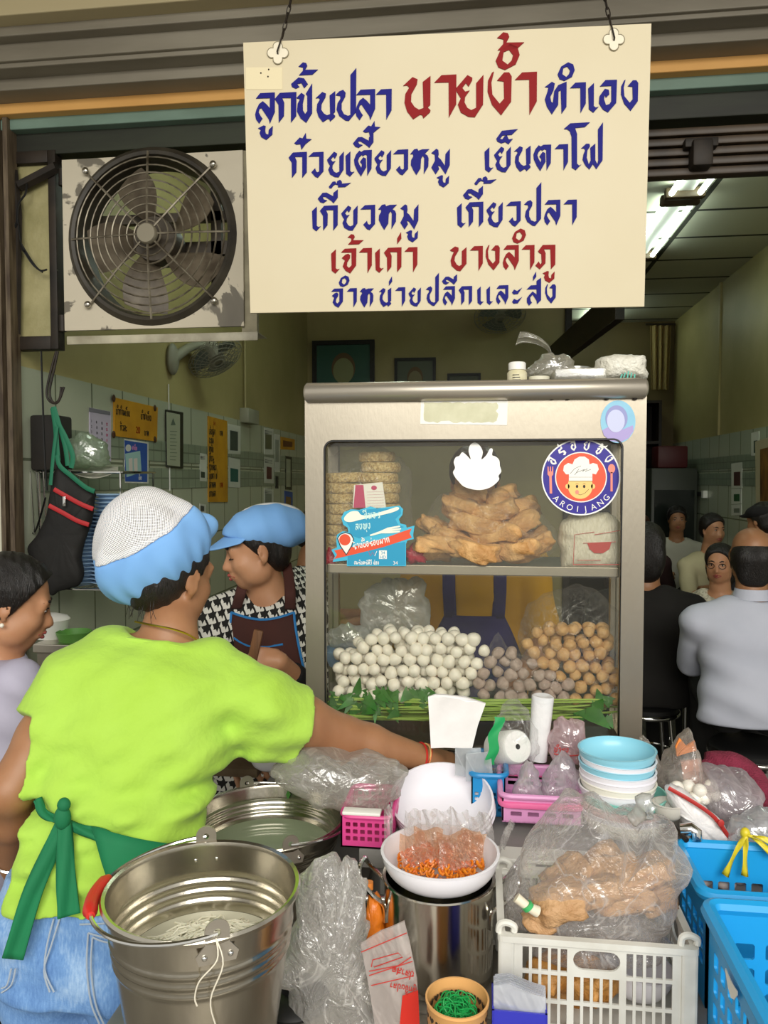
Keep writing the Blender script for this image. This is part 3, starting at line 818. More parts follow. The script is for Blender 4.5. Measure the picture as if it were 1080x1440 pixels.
def folds(amp, specs, seed=0):
    """wrinkles: a few warped waves"""
    rg = random.Random(seed); ph = [rg.uniform(0, 6.28) for _ in range(3 * len(specs))]
    def f(X, Y, Z):
        o = 0
        for i, (dx, dy, dz, fr, wgt) in enumerate(specs):
            w = np.sin(9 * X + 7 * Z + ph[3 * i]) * 1.1 + np.sin(13 * Y - 8 * Z + ph[3 * i + 1]) * 0.8
            s = np.sin((X * dx + Y * dy + Z * dz) * fr + w + ph[3 * i + 2])
            o = o + wgt * (np.abs(s) ** 0.7 * np.sign(s))
        return o * amp
    return f
def half(p, n):
    p, n = _np(p), _np(n); n = n / np.linalg.norm(n)
    return lambda X, Y, Z: (X - p[0]) * n[0] + (Y - p[1]) * n[1] + (Z - p[2]) * n[2]
def cuts(*fs):
    return lambda X, Y, Z: np.maximum.reduce(np.broadcast_arrays(*[f(X, Y, Z) for f in fs]))
def basis(fwd, up=(0, 0, 1)):
    """columns: right, forward, up"""
    f = V(fwd).normalized(); r = f.cross(V(up)).normalized(); u = r.cross(f)
    return Matrix((r, f, u)).transposed()
def add_head(F, c, M, s=1.0, ears=True, k=0.02):
    c = V(c); w = lambda x, y, z: c + M @ V((x, y, z)) * s
    F.ell(w(0, -0.012, 0.03), (0.076 * s, 0.093 * s, 0.083 * s), M, k, 'head')
    F.ell(w(0, 0.026, -0.03), (0.063 * s, 0.064 * s, 0.078 * s), M, k, 'head')
    F.ell(w(0, 0.052, -0.088), (0.03 * s, 0.028 * s, 0.024 * s), M, 0.03 * s, 'head')
    for q in (-1, 1):
        F.ell(w(q * 0.036, 0.055, -0.032), (0.028 * s, 0.028 * s, 0.026 * s), M, 0.02 * s, 'head')
        F.ell(w(q * 0.047, 0.02, -0.07), (0.02 * s, 0.035 * s, 0.025 * s), M, 0.03 * s, 'head')
        F.ell(w(q * 0.033, 0.098, 0.004), (0.019 * s, 0.018 * s, 0.013 * s), M, 0.015 * s, 'head', '-')
        F.ell(w(q * 0.031, 0.072, 0.002), 0.0155 * s, None, 0.004, 'head')
    F.cap(w(-0.04, 0.078, 0.022), w(0.04, 0.078, 0.022), 0.010 * s, 0.010 * s, 0.018 * s, 'head')
    F.cap(w(0, 0.083, 0.005), w(0, 0.104, -0.034), 0.008 * s, 0.012 * s, 0.012 * s, 'head')
    for q in (-1, 1): F.ell(w(q * 0.012, 0.094, -0.038), (0.009 * s, 0.011 * s, 0.008 * s), M, 0.008 * s, 'head')
    F.ell(w(0, 0.086, -0.058), (0.024 * s, 0.014 * s, 0.008 * s), M, 0.01 * s, 'head')
    F.ell(w(0, 0.083, -0.069), (0.022 * s, 0.014 * s, 0.008 * s), M, 0.01 * s, 'head')
    if ears:
        for q in (-1, 1):
            E_ = M @ Matrix.Rotation(q * -0.35, 3, 'Z')
            F.ell(w(q * 0.079, -0.006, -0.006), (0.007 * s, 0.019 * s, 0.031 * s), E_, 0.006, 'head')
            F.ell(w(q * 0.072, -0.002, -0.035), (0.007 * s, 0.009 * s, 0.010 * s), E_, 0.006, 'head')
            F.ell(w(q * 0.087, -0.004, -0.002), (0.006 * s, 0.009 * s, 0.018 * s), E_, 0.004, 'head', '-')
    return w
def face_parts(par, c, M, s=1.0, lips='9a4a44', closed=False, brow='231a16', side=(-1, 1)):
    c = V(c); w = lambda x, y, z: c + M @ V((x, y, z)) * s
    for q in side:
        bm = B()
        if not closed:
            ell(bm, w(q * 0.031, 0.0765, 0.001), (0.0105 * s, 0.0125 * s, 0.0048 * s), M, 14, 8)
            o = obj('eye', bm, mat('eye_white', 'd8d2c8', 0.25), par)
            bm = B(); ell(bm, w(q * 0.031, 0.0845, 0.0005), (0.0050 * s, 0.0052 * s, 0.0046 * s), M, 10, 8)
            obj('iris', bm, mat('iris_dark', '16100c', 0.2), o)
        bm = B()
        zz = -0.005 if closed else 0.006
        tube(bm, catmull([w(q * 0.018, 0.081, zz), w(q * 0.031, 0.0905, zz - (0.003 if closed else -0.003)), w(q * 0.044, 0.08, zz - 0.001)], 4), [0.0012, 0.0022, 0.0012], 6)
        obj('eyelashes', bm, mat('lash', '14100e', 0.6), par)
        bm = B()
        tube(bm, catmull([w(q * 0.014, 0.089, 0.021), w(q * 0.03, 0.0895, 0.027), w(q * 0.049, 0.076, 0.021)], 4), [0.003, 0.0038, 0.0015], 6, flat=(1, 0.6))
        obj('eyebrow', bm, mat('brow_' + brow, brow, 0.7), par)
    bm = B()
    tube(bm, catmull([w(-0.024, 0.086, -0.064), w(-0.008, 0.0985, -0.058), w(0, 0.0985, -0.060), w(0.008, 0.0985, -0.058), w(0.024, 0.086, -0.064)], 4), [0.002, 0.0048, 0.0048, 0.002], 8)
    tube(bm, catmull([w(-0.022, 0.086, -0.066), w(0, 0.097, -0.071), w(0.022, 0.086, -0.066)], 5), [0.002, 0.0056, 0.002], 8)
    obj('lips', bm, mat('lips_' + lips, lips, 0.4), par)
def add_hand(F, wr, d, back, side=1, s=1.0, curl=0.4, spread=1.0, thumb=0.6, tag='hand', fingers=None):
    """wr wrist, d pointing direction, back: normal of the back of the hand, side +1 thumb to the left of d seen from the back"""
    wr = V(wr); d = V(d).normalized(); b = V(back); b = (b - d * b.dot(d)).normalized(); x = b.cross(d) * side
    w = lambda p: wr + (x * p[0] + d * p[1] + b * p[2]) * s
    R = Matrix((x, d, b)).transposed()
    F.box(w((0, 0.045, 0)), (0.028 * s, 0.034 * s, 0.003 * s), 0.009 * s, R, 0.012, tag)
    F.cap(wr, w((0, 0.03, 0)), 0.023 * s, 0.022 * s, 0.015, tag)
    L = [(0.029, 0.070), (0.010, 0.079), (-0.010, 0.073), (-0.029, 0.057)]
    for i, (fx, ln) in enumerate(L):
        cu = fingers[i] if fingers else curl * (0.9 + 0.12 * i)
        p = V((fx, 0.082 - 0.006 * abs(i - 1.2), 0)); a = 0.15 * cu; sp = fx * 2.2 * spread
        r0 = 0.0088 - 0.0006 * (i == 3)
        for seg, fr in enumerate((0.46, 0.30, 0.24)):
            a += cu * (0.8 if seg == 0 else 1.0)
            q = p + V((math.sin(sp) * math.cos(a) * 0.6, math.cos(a), -math.sin(a))) * ln * fr
            F.cap(w(p), w(q), (r0 - 0.0008 * seg) * s, (r0 - 0.0008 * (seg + 1)) * s, 0.004, tag); p = q
    p = V((0.026, 0.022, -0.004)); dr = V((0.78, 0.6, -0.25 - 0.3 * thumb)).normalized()
    for seg, ln in enumerate((0.040, 0.032, 0.026)):
        q = p + dr * ln
        F.cap(w(p), w(q), (0.012 - 0.0015 * seg) * s, (0.0105 - 0.0015 * seg) * s, 0.008 if seg == 0 else 0.004, tag)
        p = q; dr = (dr + V((-0.35 * thumb, 0.25, -0.35 * thumb))).normalized()
M_skin = mat('skin_tan', 'a37552', 0.5, col2='966847', nscale=10, bump=0.06, bscale=220, sss=0.08, bdist=0.002)
M_skin2 = mat('skin_light', 'c08d69', 0.5, col2='b37f5c', nscale=9, bump=0.05, bscale=220, sss=0.08, bdist=0.002)
M_hair = mat('black_hair', '0f0c0b', 0.35, col2='1e1815', nscale=30, bump=0.5, bscale=60, stretch=(8, 8, 1))
def hair_cap(c, M, s, grow=0.008, hairline=None, extra=None, h=0.005, seed=1, name='hair'):
    """scalp hair: the cranium, grown, without the face"""
    F = Fig(); c = V(c); w = lambda x, y, z: c + M @ V((x, y, z)) * s
    F.ell(w(0, -0.014, 0.032), ((0.077 + grow) * s, (0.094 + grow) * s, (0.083 + grow) * s), M, 0.02)
    F.ell(w(0, -0.05, -0.03), ((0.064 + grow * .6) * s, 0.05 * s, 0.055 * s), M, 0.03)
    if extra: extra(F, w)
    hl = hairline or ((0, 0.055, 0.05), (0, 1, -0.75))
    n = M @ V(hl[1])
    f1 = half(w(*hl[0]), n)
    return solid(F, h, name, cut=f1, disp=folds(0.0015 * s, [(1, 0.5, 0.2, 260, 1), (0.3, 1, 0.4, 180, 0.6)], seed))
# ------------------------------------------------------------------ woman in the lime T-shirt
hipc, wai, che, nek, hea = P(128, 1320, 1.38), P(163, 1160, 1.42), P(196, 1010, 1.50), P(238, 893, 1.58), P(240, 806, 1.635)
sideL = V((1, 0.16, -0.03))
tor = Loft([P(126, 1390, 1.37), hipc, P(140, 1250, 1.39), wai, che, P(215, 950, 1.54), P(228, 915, 1.57)],
           [(0.178, 0.125), (0.182, 0.125), (0.168, 0.115), (0.138, 0.10), (0.165, 0.105), (0.16, 0.095), (0.10, 0.07)], sideL)
SLl, SRr = P(106, 966, 1.48), P(364, 990, 1.56)
ELl, ERr = P(14, 1112, 1.36), P(484, 1038, 1.69)
WLl, WRr = P(18, 1215, 1.50), P(596, 1066, 1.785)
F = Fig()
F.loft(tor, 0.03, 'torso')
F.chain([P(228, 930, 1.57), nek, hea + V((0, 0, -0.05))], [0.07, 0.052, 0.05], 0.035, 'neck')
F.chain([P(160, 930, 1.545), SLl], [0.06, 0.056], 0.04, 'uarm'); F.chain([P(295, 945, 1.575), SRr], [0.056, 0.054], 0.04, 'uarm')
F.chain([SLl, SLl.lerp(ELl, 0.5), ELl], [0.056, 0.05, 0.042], 0.02, 'uarm')
F.chain([ELl, ELl.lerp(WLl, 0.35), WLl], [0.041, 0.041, 0.027], 0.02, 'farm')
F.chain([SRr, SRr.lerp(ERr, 0.5), ERr], [0.058, 0.055, 0.047], 0.02, 'uarm')
F.chain([ERr, ERr.lerp(WRr, 0.3), WRr], [0.046, 0.044, 0.029], 0.02, 'farm')
HM = basis((0.42, 0.9, -0.12), (0.10, -0.05, 1))
add_head(F, hea, HM, 1.0)
add_hand(F, WRr, P(655, 1082, 1.83) - WRr, V((0.0, -0.55, 0.85)), -1, 1.0, 0.35)
add_hand(F, WLl, V((0.2, 0.8, -0.5)), V((-0.8, 0, 0.4)), 1, 1.0, 0.5)
kneL, kneR = V((hipc.x - 0.10, 1.40, 0.42)), V((hipc.x + 0.10, 1.40, 0.42))
for kn, sx in ((kneL, -1), (kneR, 1)):
    hp = V((hipc.x + sx * 0.088, 1.39, hipc.z - 0.07)); an = V((kn.x, 1.38, 0.07))
    F.chain([hp, kn, an], [0.088, 0.058, 0.042], 0.03, 'leg')
    F.chain([an + V((0, -0.03, -0.03)), an + V((0, 0.13, -0.045))], [0.035, 0.03], 0.02, 'foot')
per = thing('person', 'woman in lime T-shirt and mesh cap reaching over the counter, seen from behind', 'person', (hipc.x, 1.38, 0))
obj('body', solid(F, 0.0065, 'body'), M_skin, per, ang=None)
# T-shirt
S = F.sub(('torso',), 0.021); U = F.sub(('uarm',), 0.017); S.p += U.p
hemn = half(P(130, 1282, 1.28), V((0.0, 0.0, -1)) + V((0.03, 0.15, 0)))
_r = half(P(405, 1045, 1.62), (ERr - SRr).normalized() + V((0.1, 0, 0.1)))
_l = half(P(46, 1012, 1.42), (ELl - SLl))
xR, xL = SRr.x + 0.0, P(66, 1012, 1.42).x
slR = lambda X, Y, Z: np.where(X > xR, _r(X, Y, Z), -1.0)
slL = lambda X, Y, Z: np.where(X < xL, _l(X, Y, Z), -1.0)
nb = _np(P(233, 888, 1.58) + V((0, 0, 0.03))); 
def neckcut(X, Y, Z): return 0.083 - np.sqrt((X - nb[0]) ** 2 + (Y - nb[1]) ** 2 + ((Z - nb[2]) * 1.0) ** 2)
S.chain([SRr + V((0.01, 0.0, -0.055)), SRr.lerp(ERr, 0.42) + V((0, 0, -0.045))], [0.056, 0.052], 0.04)     # loose sleeve hanging under the arm
S.chain([SLl + V((0.0, 0.0, -0.02)), SLl.lerp(ELl, 0.4)], [0.062, 0.064], 0.03)
wz = wai.z
_f1 = folds(0.005, [(0.35, 0.2, 1, 52, 1), (-0.6, 0.1, 1, 85, 0.6), (1, 0.2, 0.35, 44, 0.6)], 4)
def shirt_disp(X, Y, Z):
    near = np.exp(-((Z - wz - 0.02) / 0.14) ** 2)
    return _f1(X, Y, Z) * (0.5 + 0.9 * near) + 0.005 * near * np.sin(Z * 110 + 14 * X)
M_lime = mat('lime_cotton', 'a4cc4a', 0.9, col2='abd356', nscale=5, bump=0.35, bscale=16, sheen=0.1, bdist=0.02, spec=0.2)
sh = obj('t_shirt', solid(S, 0.0065, 'tee', cut=cuts(hemn, slR, slL, neckcut), disp=shirt_disp), M_lime, per, ang=None)
# neckline rib and hems
bm = B(); tube(bm, [tor.at(0.985, t, 0.004) + V((0, 0, 0.012 + 0.012 * math.cos(t) * 0)) for t in [2 * PI * k / 40 for k in range(40)]], 0.007, 6, True)
obj('collar_rib', bm, M_lime, sh)
# jeans
J = F.sub(('leg',), 0.016); T_ = F.sub(('torso',), 0.006); J.p = T_.p + J.p
M_den, nt, bs, out = nt_new('blue_denim'); MATS['blue_denim'] = M_den
vv = coord(nt)
mp = nt.nodes.new('ShaderNodeMapping'); mp.inputs['Scale'].default_value = (260, 260, 60); nt.links.new(vv, mp.inputs[0])
nz = mathn(nt, 'ADD', mathn(nt, 'MULTIPLY', noise(nt, vv, 7, 4), 0.75), mathn(nt, 'MULTIPLY', noise(nt, mp.outputs[0], 1, 2), 0.25))
nt.links.new(ramp(nt, nz, [(0.36, '4d76b0'), (0.52, '6c96cb'), (0.68, 'a3c2e4')]), bs.inputs['Base Color'])
bs.inputs['Roughness'].default_value = 0.9
nt.links.new(bumpn(nt, noise(nt, vv, 300, 2), 0.25, 0.003), bs.inputs['Normal'])
jz = P(130, 1262, 1.27).z
je = obj('jeans', solid(J, 0.0065, 'jeans', cut=cuts(half((0, 1.28, jz), (0, 0.1, 1)), half((0, 0, 0.10), (0, 0, -1))), disp=folds(0.003, [(0.4, 0.2, 1, 60, 1), (1, 0, 0.6, 40, 0.6)], 9)), M_den, per, ang=None)
M_st = mat('denim_stitch', 'a9b6c4', 0.8)
jn = [q for q in range(0)]
def onback(px, py, off=0.0215):
    """the point of the back of the jeans seen there"""
    best = None; d = ray(px, py)
    for k in range(400):
        p = EYE + d * ((1.05 + k * 0.001) / d.y)
        if float(tor.dist(np.float32(p.x), np.float32(p.y), np.float32(p.z))) < off: return p
    return EYE + d * (1.27 / d.y)
def seam(name, pts, r=0.0016, m=M_st, flat=None):
    bm = B(); tube(bm, catmull([onback(*q, 0.0125 + 0.0012) for q in pts], 4), r, 5, flat=flat); return obj(name, bm, m, je)
for dd in (0, 6):
    seam('pocket_stitching', [(124 + dd, 1312 + dd), (122 + dd, 1360), (128 + dd, 1410), (140 + dd, 1440)])
    seam('pocket_stitching', [(124 + dd, 1312 + dd), (145, 1318 + dd), (170, 1322 + dd)])
    seam('pocket_stitching', [(22 - dd, 1362), (16 - dd, 1385), (2, 1396 - dd)])
    seam('seat_seam', [(84 - dd * 1.4, 1292), (72 - dd, 1330), (62 + dd * 0.2, 1365), (70 + dd, 1395)])
    seam('waistband_stitching', [(112, 1288 + dd * 2), (140, 1287 + dd * 2), (168, 1285 + dd * 2)])
for sx in (-1, 1):
    bm = B(); ell(bm, (hipc.x + sx * 0.10, 1.42, 0.042), (0.05, 0.12, 0.042), None, 16, 10)
    obj('shoe', bm, M_black, per)
# apron: waist band, panel on the right hip, tied bow with two tails
M_apr = mat('green_apron_cloth', '0c7a4b', 0.8, col2='0a6b42', nscale=5, bump=0.1, bscale=350, bdist=0.002)
ap = None
def backp(px, py, off): return onback(px, py, off)
bm = B()
def apanel(u, v):
    th = -PI / 2 + 0.10 + u * 2.6
    f = 0.515 - v * 0.50 - 0.02 * math.sin(u * 3)
    if v < 0.25: th = th + (0.25 - v) * -0.5 * (1 - u)
    th += (1 - u) * 0.34 * min(1, v * 2)
    p = tor.at(max(f, 0.0), th, 0.042 + 0.004 * math.sin(u * 14 + v * 3))
    if v > 0.6: p.z -= (v - 0.6) * 0.9
    return p
sheet(bm, apanel, 30, 24, th=0.003)
ap = obj('apron', bm, M_apr, per, ang=None)
def ribbon(name, px, w, par, off=0.038, th=0.003, rot=0.0):
    c = catmull([onback(x, y, off) for x, y in px], 6)
    ww = w if isinstance(w, (list, tuple)) else [w] * len(c)
    bm = B()
    def f(u, v):
        i = u * (len(c) - 1); k = min(int(i), len(c) - 2); p = c[k].lerp(c[k + 1], i - k)
        t = (c[k + 1] - c[k]).normalized(); vw = (p - EYE).normalized(); s_ = t.cross(vw).normalized()
        wi = ww[0] + (ww[-1] - ww[0]) * u
        return p + s_ * (v - 0.5) * wi + vw * 0.004 * math.sin(v * PI * 2 + u * 5)
    sheet(bm, f, len(c) - 1, 6, th=th)
    return obj(name, bm, M_apr, par, ang=None)
ribbon('waist_tie', [(52, 1124), (62, 1143), (82, 1153)], 0.014, ap)
ribbon('waist_tie', [(92, 1156), (112, 1166), (138, 1174), (150, 1180)], [0.014, 0.026], ap)
ribbon('bow_tail', [(88, 1158), (70, 1200), (44, 1262), (18, 1348)], [0.026, 0.036], ap, 0.042)
ribbon('bow_tail', [(90, 1158), (92, 1200), (94, 1245), (97, 1288)], [0.022, 0.038], ap, 0.046)
bm = B(); q = onback(88, 1150, 0.052); ell(bm, q, (0.015, 0.013, 0.022), rz(0.2), 14, 10); ell(bm, q + V((0.003, 0, 0.024)), (0.012, 0.011, 0.013), None, 12, 8)
obj('bow_knot', bm, M_apr, ap)
# hair under the cap and wisps
def ex(F_, w): F_.ell(w(0, -0.075, -0.02), (0.06, 0.04, 0.055), HM, 0.02)
obj('hair', hair_cap(hea, HM, 1.0, 0.006, extra=ex), M_hair, per, ang=None)
bm = B()
for k in range(14):
    a = random.uniform(-0.05, 0.04); q = hea + HM @ V((0.02 + a, -0.088, -0.05 - random.random() * 0.01))
    tube(bm, [q, q + V((0.004 * random.uniform(-1, 1), -0.006, -0.018)), q + V((0.012 * random.uniform(-1, 1), -0.004, -0.034 - 0.02 * random.random()))], 0.0006, 3)
obj('stray_hair', bm, M_hair, per)
# cap
cc = P(217, 772, 1.615)
tocam = (EYE - cc); tocam.z = 0; tocam.normalize(); left = V((0, 0, 1)).cross(tocam) * -1
if left.x > 0: left = -left
la = (P(290, 728, 1.70) - P(150, 828, 1.555)).normalized()
CM = basis(la, V((0, 0, 1)) - tocam * 0.1 + left * 0.35)
K = Fig(); K.ell(cc, (0.115, 0.132, 0.102), CM, 0.02); K.ell(P(197, 745, 1.60), (0.075, 0.085, 0.085), CM, 0.05); K.ell(P(208, 712, 1.615), 0.026, None, 0.05); K.ell(P(182, 808, 1.575), (0.062, 0.05, 0.06), CM, 0.04)
crn = (V((0, 0, 1)) * 0.80 + left * 0.47 + tocam * 0.22).normalized()
cpt = P(196, 748, 1.60)
def capdisp(X, Y, Z):
    x, y, z = X - cc.x, Y - cc.y, Z - cc.z
    t1 = V(crn).cross(V((0, 0, 1))).normalized(); t2 = V(crn).cross(t1)
    ang = np.arctan2(x * t1.x + y * t1.y + z * t1.z, x * t2.x + y * t2.y + z * t2.z)
    hgt = x * crn.x + y * crn.y + z * crn.z
    return 0.004 * np.sin(ang * 9 + 30 * z) * np.exp(-((hgt - 0.03) / 0.06) ** 2) + 0.0035 * np.sin(ang * 17 + 1.3) * np.exp(-((hgt + 0.06) / 0.05) ** 2)
split = half(cc + crn * 0.045, crn)
M_net, nt, bs, out = nt_new('white_net'); MATS['white_net'] = M_net
uvn = nt.nodes.new('ShaderNodeTexCoord').outputs['UV']
sp = nt.nodes.new('ShaderNodeSeparateXYZ'); nt.links.new(uvn, sp.inputs[0])
sa = mathn(nt, 'SINE', mathn(nt, 'MULTIPLY', mathn(nt, 'ADD', sp.outputs[0], sp.outputs[1]), 1300)); sb = mathn(nt, 'SINE', mathn(nt, 'MULTIPLY', mathn(nt, 'SUBTRACT', sp.outputs[0], sp.outputs[1]), 1300))
hole = mathn(nt, 'GREATER_THAN', mathn(nt, 'ADD', sa, sb), 0.25)
bs.inputs['Base Color'].default_value = lin('f2f1f2'); bs.inputs['Roughness'].default_value = 0.8
nt.links.new(mathn(nt, 'SUBTRACT', 1, mathn(nt, 'MULTIPLY', hole, 0.85)), bs.inputs['Alpha'])
M_cap = mat('sky_blue_cotton', '7fb3ea', 0.8, col2='74a8e2', nscale=4, bump=0.08, bscale=400, bdist=0.002)
Kr = Fig(); Kr.p = list(K.p)
bcut = half(cc - V((0, 0, 1)) * 0.045 + la * 0.02, V((0.0, 0, -1)) + la * 0.25 - left * -0.0)
band_o = obj('cap', solid(K, 0.005, 'cap', cut=cuts(split, half(P(190, 852, 1.58), V((0, 0, -1)) + la * 0.58)), disp=capdisp), M_cap, per, ang=None)
neg = lambda f: (lambda X, Y, Z: -f(X, Y, Z))
nm = solid(Kr, 0.004, 'net', cut=neg(split), disp=capdisp)
uvl = nm.uv_layers.new(name='UVMap'); co = np.empty(len(nm.vertices) * 3, np.float32); nm.vertices.foreach_get('co', co); co = co.reshape(-1, 3) - _np(cc)
t1 = _np(V(crn).cross(V((0, 0, 1))).normalized()); t2 = np.cross(_np(crn), t1); cn_ = _np(crn)
pol = np.arccos(np.clip(co @ cn_ / np.linalg.norm(co, axis=1), -1, 1)); az = np.arctan2(co @ t1, co @ t2)
uvv = np.stack([pol * np.cos(az) * 0.11, pol * np.sin(az) * 0.11], 1)
li = np.empty(len(nm.loops), np.int32); nm.loops.foreach_get('vertex_index', li); uvl.data.foreach_set('uv', uvv[li].ravel())
obj('net_crown', nm, M_net, band_o, ang=None)['label'] = 'white mesh crown'
# inner dark so the net reads over the hair
bm = B(); ell(bm, P(205, 762, 1.622), (0.082, 0.095, 0.078), CM, 20, 14); obj('hair', bm, M_hair, per)
# stiff peak over the forehead
PK = Fig(); PK.ell(P(277, 741, 1.70), (0.030, 0.050, 0.033), basis((0.8, 0.5, 0.1)), 0.01); PK.ell(P(262, 752, 1.69), (0.045, 0.05, 0.03), basis((0.8, 0.5, 0.3)), 0.03)
obj('cap_peak', solid(PK, 0.005, 'peak'), M_cap, band_o, ang=None)
# jewellery
M_gold = mat('gold', 'd8a94a', 0.3, metal=1)
bm = B(); tube(bm, catmull([P(190, 874, 1.545), P(214, 879, 1.515), P(240, 884, 1.512), P(262, 891, 1.525), P(276, 899, 1.555)], 8), 0.0022, 5); obj('necklace', bm, M_gold, per)
ax = (WRr - ERr).normalized()
for dx, col in ((-0.006, 'c8231c'), (0.0, 'e8c07a'), (0.005, 'd23a1c')):
    bm = B(); c0 = WRr.lerp(ERr, 0.02) + ax * dx; m4 = frame_mat(c0, ax)
    tube(bm, [m4 @ V((0.0325 * math.cos(t), 0.0325 * math.sin(t), 0.004 * math.sin(t + dx * 300))) for t in [2 * PI * k / 28 for k in range(28)]], 0.0024, 5, True)
    obj('bracelet', bm, mat('thread_' + col, col, 0.7), per)
bm = B(); m4 = frame_mat(WLl.lerp(ELl, 0.1), WLl - ELl)
tube(bm, [m4 @ V((0.033 * math.cos(t), 0.033 * math.sin(t), 0)) for t in [2 * PI * k / 28 for k in range(28)]], 0.003, 5, True); obj('bracelet', bm, M_chrome, per)
# ------------------------------------------------------------------ the cook in brown apron behind the stall
SY = 2.38
hd = P(361, 772, SY - 0.02); HM2 = basis((-0.90, -0.42, -0.22), (0.05, 0.0, 1)); s2_ = 1.03
nk = P(378, 838, SY + 0.03); px_ = lambda x, y, d=0.0: P(x, y, SY + d)
tor2 = Loft([px_(380, 1150, .06), px_(380, 1060, .06), px_(378, 970, .05), px_(376, 900, .05), px_(376, 865, .05), px_(377, 842, .05)],
            [(0.18, 0.13), (0.175, 0.125), (0.165, 0.12), (0.175, 0.115), (0.16, 0.10), (0.10, 0.075)], V((1, -0.2, 0)))
F = Fig(); F.loft(tor2, 0.03, 'torso')
F.chain([px_(376, 868, .05), nk, hd + V((0.01, 0.01, -0.04))], [0.065, 0.056, 0.054], 0.04, 'neck')
aL, aR = px_(312, 868, .02), px_(444, 868, .04)
eL, eR = px_(296, 950, -.14), px_(446, 985, .0)
hL, hR = px_(338, 1052, -.42), px_(392, 930, -.20)
F.chain([px_(345, 858, .05), aL], [0.06, 0.054], 0.04, 'uarm'); F.chain([px_(410, 858, .05), aR], [0.06, 0.054], 0.04, 'uarm')
F.chain([aL, eL], [0.054, 0.045], 0.02, 'uarm'); F.chain([aR, eR], [0.054, 0.046], 0.02, 'uarm')
F.chain([eL, hL], [0.043, 0.027], 0.02, 'farm'); F.chain([eR, hR], [0.043, 0.028], 0.02, 'farm')
w2 = add_head(F, hd, HM2, s2_)
add_hand(F, hL, V((0.7, -0.5, -0.1)), V((0, -0.4, 0.8)), -1, 1.0, 0.6)
add_hand(F, hR, V((-0.85, -0.3, 0.15)), V((0.1, -0.9, 0.35)), 1, 1.0, 1.25)
hx, hy = tor2.c[0][0], tor2.c[0][1]; hz = tor2.c[0][2]
for sx in (-1, 1): F.chain([V((hx + sx * 0.09, hy, hz - 0.02)), V((hx + sx * 0.09, hy, 0.42)), V((hx + sx * 0.09, hy, 0.06))], [0.085, 0.058, 0.042], 0.03, 'leg')
per = thing('person', 'woman in blue peaked cap and brown apron standing behind the stall with a stick', 'person', (hx, hy, 0))
obj('body', solid(F, 0.0065, 'body'), M_skin2, per, ang=None)
face_parts(per, hd, HM2, s2_, 'a24a44', closed=True, side=(-1, 1))
# black and white broken check blouse
M_hound, nt, bs, out = nt_new('broken_check_cotton'); MATS['broken_check_cotton'] = M_hound
vv = coord(nt)
sp = nt.nodes.new('ShaderNodeSeparateXYZ'); nt.links.new(vv, sp.inputs[0])
nzv = noise(nt, vv, 60, 1)
U_ = mathn(nt, 'MULTIPLY', mathn(nt, 'ADD', mathn(nt, 'ADD', mathn(nt, 'ADD', sp.outputs[0], mathn(nt, 'MULTIPLY', sp.outputs[1], 0.6)), mathn(nt, 'MULTIPLY', sp.outputs[2], 0.25)), mathn(nt, 'MULTIPLY', nzv, 0.006)), 58)
W_ = mathn(nt, 'MULTIPLY', mathn(nt, 'ADD', mathn(nt, 'SUBTRACT', sp.outputs[2], mathn(nt, 'MULTIPLY', sp.outputs[0], 0.25)), mathn(nt, 'MULTIPLY', nzv, 0.007)), 58)
fu, fw = mathn(nt, 'FRACT', U_), mathn(nt, 'FRACT', W_)
pu, pw_ = mathn(nt, 'GREATER_THAN', mathn(nt, 'FRACT', mathn(nt, 'MULTIPLY', U_, 0.5)), 0.5), mathn(nt, 'GREATER_THAN', mathn(nt, 'FRACT', mathn(nt, 'MULTIPLY', W_, 0.5)), 0.5)
sq = mathn(nt, 'MULTIPLY', pu, pw_)
arm_ = mathn(nt, 'MULTIPLY', mathn(nt, 'LESS_THAN', mathn(nt, 'ABSOLUTE', mathn(nt, 'SUBTRACT', fu, fw)), 0.42), mathn(nt, 'ABSOLUTE', mathn(nt, 'SUBTRACT', pu, pw_)))
pat = mathn(nt, 'MAXIMUM', mathn(nt, 'MULTIPLY', sq, 1), mathn(nt, 'MULTIPLY', arm_, mathn(nt, 'LESS_THAN', fu, 0.62)))
nt.links.new(ramp(nt, pat, [(0.4, '14120f'), (0.6, 'd8d6cc')]), bs.inputs['Base Color']); bs.inputs['Roughness'].default_value = 0.85
S = F.sub(('torso',), 0.012); U = F.sub(('uarm',), 0.016); S.p += U.p
n2 = px_(370, 812, -.07)
vcut = lambda X, Y, Z: 0.070 - np.sqrt((X - n2.x) ** 2 + (Y - n2.y) ** 2 * 0.25 + ((Z - n2.z) * 0.72) ** 2)
obj('blouse', solid(S, 0.0065, 'blouse', cut=cuts(vcut, half((0, 0, hz + 0.02), (0, 0, -1))), disp=folds(0.002, [(0.4, 0.2, 1, 60, 1), (1, 0, 0.5, 50, 0.6)], 3)), M_hound, per, ang=None)
D = F.sub(('farm',), 0.008); S2 = Fig(); S2.p = D.p
xx = lambda: None
ld, rd = half(hL.lerp(eL, 0.22), hL - eL), half(hR.lerp(eR, 0.3), hR - eR); mid = (eL.x + eR.x) / 2
obj('sleeve', solid(S2, 0.0065, 'sleeve', cut=lambda X, Y, Z: np.where(X < mid, ld(X, Y, Z), rd(X, Y, Z))), mat('black_cotton', '121011', 0.9), per, ang=None)
J = F.sub(('leg',), 0.015); obj('trousers', solid(J, 0.01, 'trousers', cut=half((0, 0, 0.08), (0, 0, -1))), mat('black_cotton', '121011', 0.9), per, ang=None)
for sx in (-1, 1):
    bm = B(); ell(bm, (hx + sx * 0.09, hy - 0.05, 0.04), (0.045, 0.12, 0.04), None, 12, 8); obj('shoe', bm, M_black, per)
